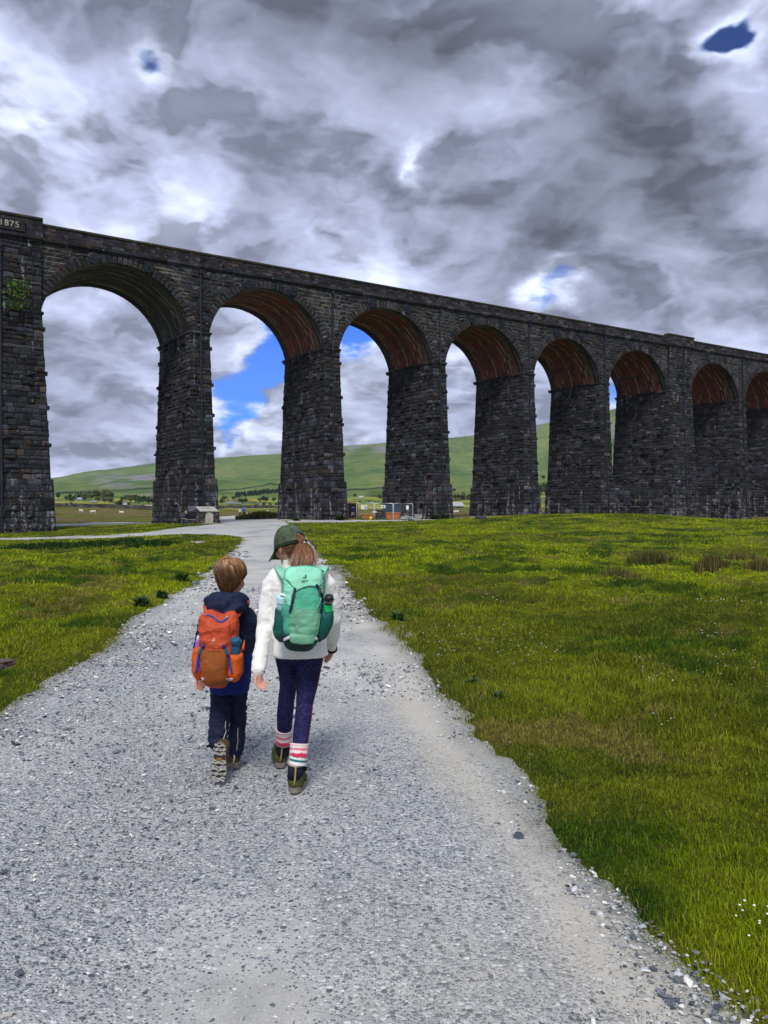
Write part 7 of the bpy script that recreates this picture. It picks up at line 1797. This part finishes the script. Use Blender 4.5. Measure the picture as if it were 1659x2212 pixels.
r_ = 1 - np.abs(fbm(V[:, 0]*13 + V[:, 2]*7, V[:, 1]*13, V[:, 2]*17 - V[:, 0]*6, oct=3, seed=15)) * 2.8; V = V + N * (r_ * np.where(V[:, 2] > .80, .0075, .0025))[:, None]
# the slack mouth of the lid dips in the middle
c0 = W(478, 1330, OY); V[:, 2] -= .030 * np.exp(-((V[:, 0] - c0[0]) / .045) ** 2) * np.clip((V[:, 2] - (c0[2] - .06)) / .06, 0, 1)
ob = bvh_of(V, Fs); obV, obF = V, Fs; mk('main_body', V, Fs, F_OR, opk)
patch('front_panel', [(434, 1406), (445, 1403.5), (470, 1404), (489, 1403), (489.5, 1430), (489, 1458), (497.5, 1468), (493, 1477), (485, 1482), (455, 1482), (445, 1477.5), (439, 1468), (435, 1440)], ob, OY, F_RU, opk, .005, 0, 2.6)
ouV, ouF = [obV], list(obF)
for rws in ([(1398, 419, 434, .030, -.03), (1404, 418, 436, .042, -.03), (1422, 417, 437, .050, -.022), (1446, 417, 438, .050, -.02), (1458, 422, 438, .038, -.01), (1464, 430, 438, .02, 0)], [(1411, 491, 523.5, .042, -.035), (1416, 489.5, 524, .050, -.03), (1432, 489, 523, .055, -.02), (1450, 490, 523, .052, -.018), (1459, 491, 518, .042, -.01), (1466, 492, 502, .02, 0)]):
    V, Fs, N = sculpt([loft_rows(dens_rows(rws, 5), OY, 2.6, 30)], .005, 3); V = fold(V, N, .005, (16, 16, 7), 54); mk('side_pocket', V, Fs, F_PO, opk); ouF += [f + sum(len(v) for v in ouV) for f in Fs]; ouV.append(V)
ob2 = bvh_of(np.concatenate(ouV), ouF)
V, Fs = tube([W(524, 1405, OY + .03), W(526, 1395, OY + .05), W(528, 1383, OY + .08)], [(.010, .004), (.008, .004), (.004, .003)], 10, (.6, .6, 0)); mk('compression_wing', V, Fs, F_PO, opk)
band('zip', [(446, 1328.5), (455, 1330), (463, 1334.5), (471, 1342), (478, 1344), (485, 1340.5), (492, 1333)], 3.4, ob, OY, F_BL, opk, .003, .001)
V, Fs = tube([W(484, 1337, 4.33), W(489, 1334, 4.325), W(493, 1331, 4.325)], [(.003, .003), (.0035, .003), (.004, .003)], 8); mk('zip_pull', V, Fs, simple('pale_blue_cord', (.22, .38, .62), .5, .4, .1, 30, 0), opk)
# seams and gusset of the lid
for pts in ([(496, 1342), (496, 1360), (495, 1370)], [(434, 1352), (450, 1362), (462, 1374)], [(441, 1398.5), (470, 1400.5), (482, 1398)]): band('lid_seam', pts, .8, ob, OY, simple('seam_rust', (.18, .03, .012), .8, .2, .1, 30, 0), opk, .0015, 0)
def ostrap(a, b_, bk):
    s_ = band('compression_strap', a, 5.0, ob2, OY, F_BL, opk, .004, .007); tail = band('strap_tail', b_, 4.8, ob2, OY, F_BL, s_, .003, .006)
    p, d = cast(ob2, bk[0], bk[1], OY); M = Matrix.Rotation(.5 if bk[0] < 460 else -.45, 3, 'Y')
    for dz in (.007, -.011): V, Fq = bevbox((0, 0, dz), (.019, .011, .016), .003); mk('buckle', V @ np.array(M).T + p - d * .016, Fq, F_TB, s_, smooth=False)
ostrap([(440.5, 1392.5), (435.5, 1400), (431, 1408)], [(430.5, 1411), (426.5, 1428), (423, 1454)], (432.5, 1406)); ostrap([(481, 1392), (486, 1401), (491, 1410)], [(491.5, 1413), (495.5, 1432), (500.5, 1455)], (489.5, 1407))
band('strap_tail', [(431, 1424), (429.5, 1440), (432, 1453)], 2.2, ob2, OY, F_BL, opk, .003, .006)
for poly in ([(489, 1466), (503, 1465.5), (501, 1471), (489, 1471.5)], [(434, 1464), (440, 1465), (441, 1470), (436, 1470)]): patch('reflective_tab', poly, ob2, OY, F_REF, opk, .002, .003, 2.0)
emblem((460.8, 1382.5), 9.0, .06, ob, OY, F_LG, opk)
for pts in ([bp(449, 1329, 4.50), bp(447, 1316, 4.54), bp(446, 1308, 4.585), bp(449, 1304, 4.64), bp(452, 1310, 4.74)], [bp(509, 1331, 4.50), bp(520, 1314, 4.56), bp(529, 1302, 4.61), bp(532, 1299, 4.66), bp(531, 1310, 4.76)]):
    V, Fs = tube(pts, [(.022, .007)] * 5, 16, (1, .3, .1), True, 3.0); mk('shoulder_strap', V, Fs, F_OR, opk)
def cap_blue(t, p, d, r):
    m1 = simple('deep_teal_lid', (.012, .085, .16), .6, .35, .1, 30, .1)
    V, Fs = tube([p - d*.001, p + d*.002, p + d*.004, p + d*.030, p + d*.036, p + d*.038], [r*.95, r*.97, r*1.02, r*1.02, r*.94, r*.75], 28); lid = mk('lid', V, Fs, m1, t)
    V, Fs = bevbox(p + d*.016 + (r*1.08, 0, 0), (.014, .016, .022), .004); mk('catch', V, Fs, m1, lid)
bottle('deep teal flask with a matching lid in the right pocket of the orange pack', W(507.5, 1428, OY - .012), W(507.8, 1391, OY - .055), .0290, (.014, .095, .19), cap_blue, 'flask')
def cap_lil(t, p, d, r):
    V, Fs = tube([p, p + d*.006, p + d*.020, p + d*.026], [r*.7, r*.72, r*.6, r*.4], 20); mk('lid', V, Fs, simple('pale_lid', (.55, .60, .75), .4, .4, .1, 30, 0), t)
bottle('lilac bottle peeping from the left pocket of the orange pack', W(428.5, 1420, OY - .01), W(429.5, 1382, OY - .02), .021, (.30, .12, .55), cap_lil)
# ------------------------------------------------------------------ air
hz = mk('haze', *box((0, 1000, 395), (9000, 7600, 850)), local=True)
m = bpy.data.materials.new('air'); m.use_nodes = True; g = G(m.node_tree)
g.n.remove(g.n['Principled BSDF'])
pv = g.node('ShaderNodeVolumePrincipled'); pv.inputs['Color'].default_value = (.80, .88, 1.0, 1); pv.inputs['Density'].default_value = .00007; pv.inputs['Anisotropy'].default_value = .2
g.l.new(pv.outputs[0], g.n['Material Output'].inputs['Volume'])
hz.data.materials.append(m); tag(hz, kind='stuff')
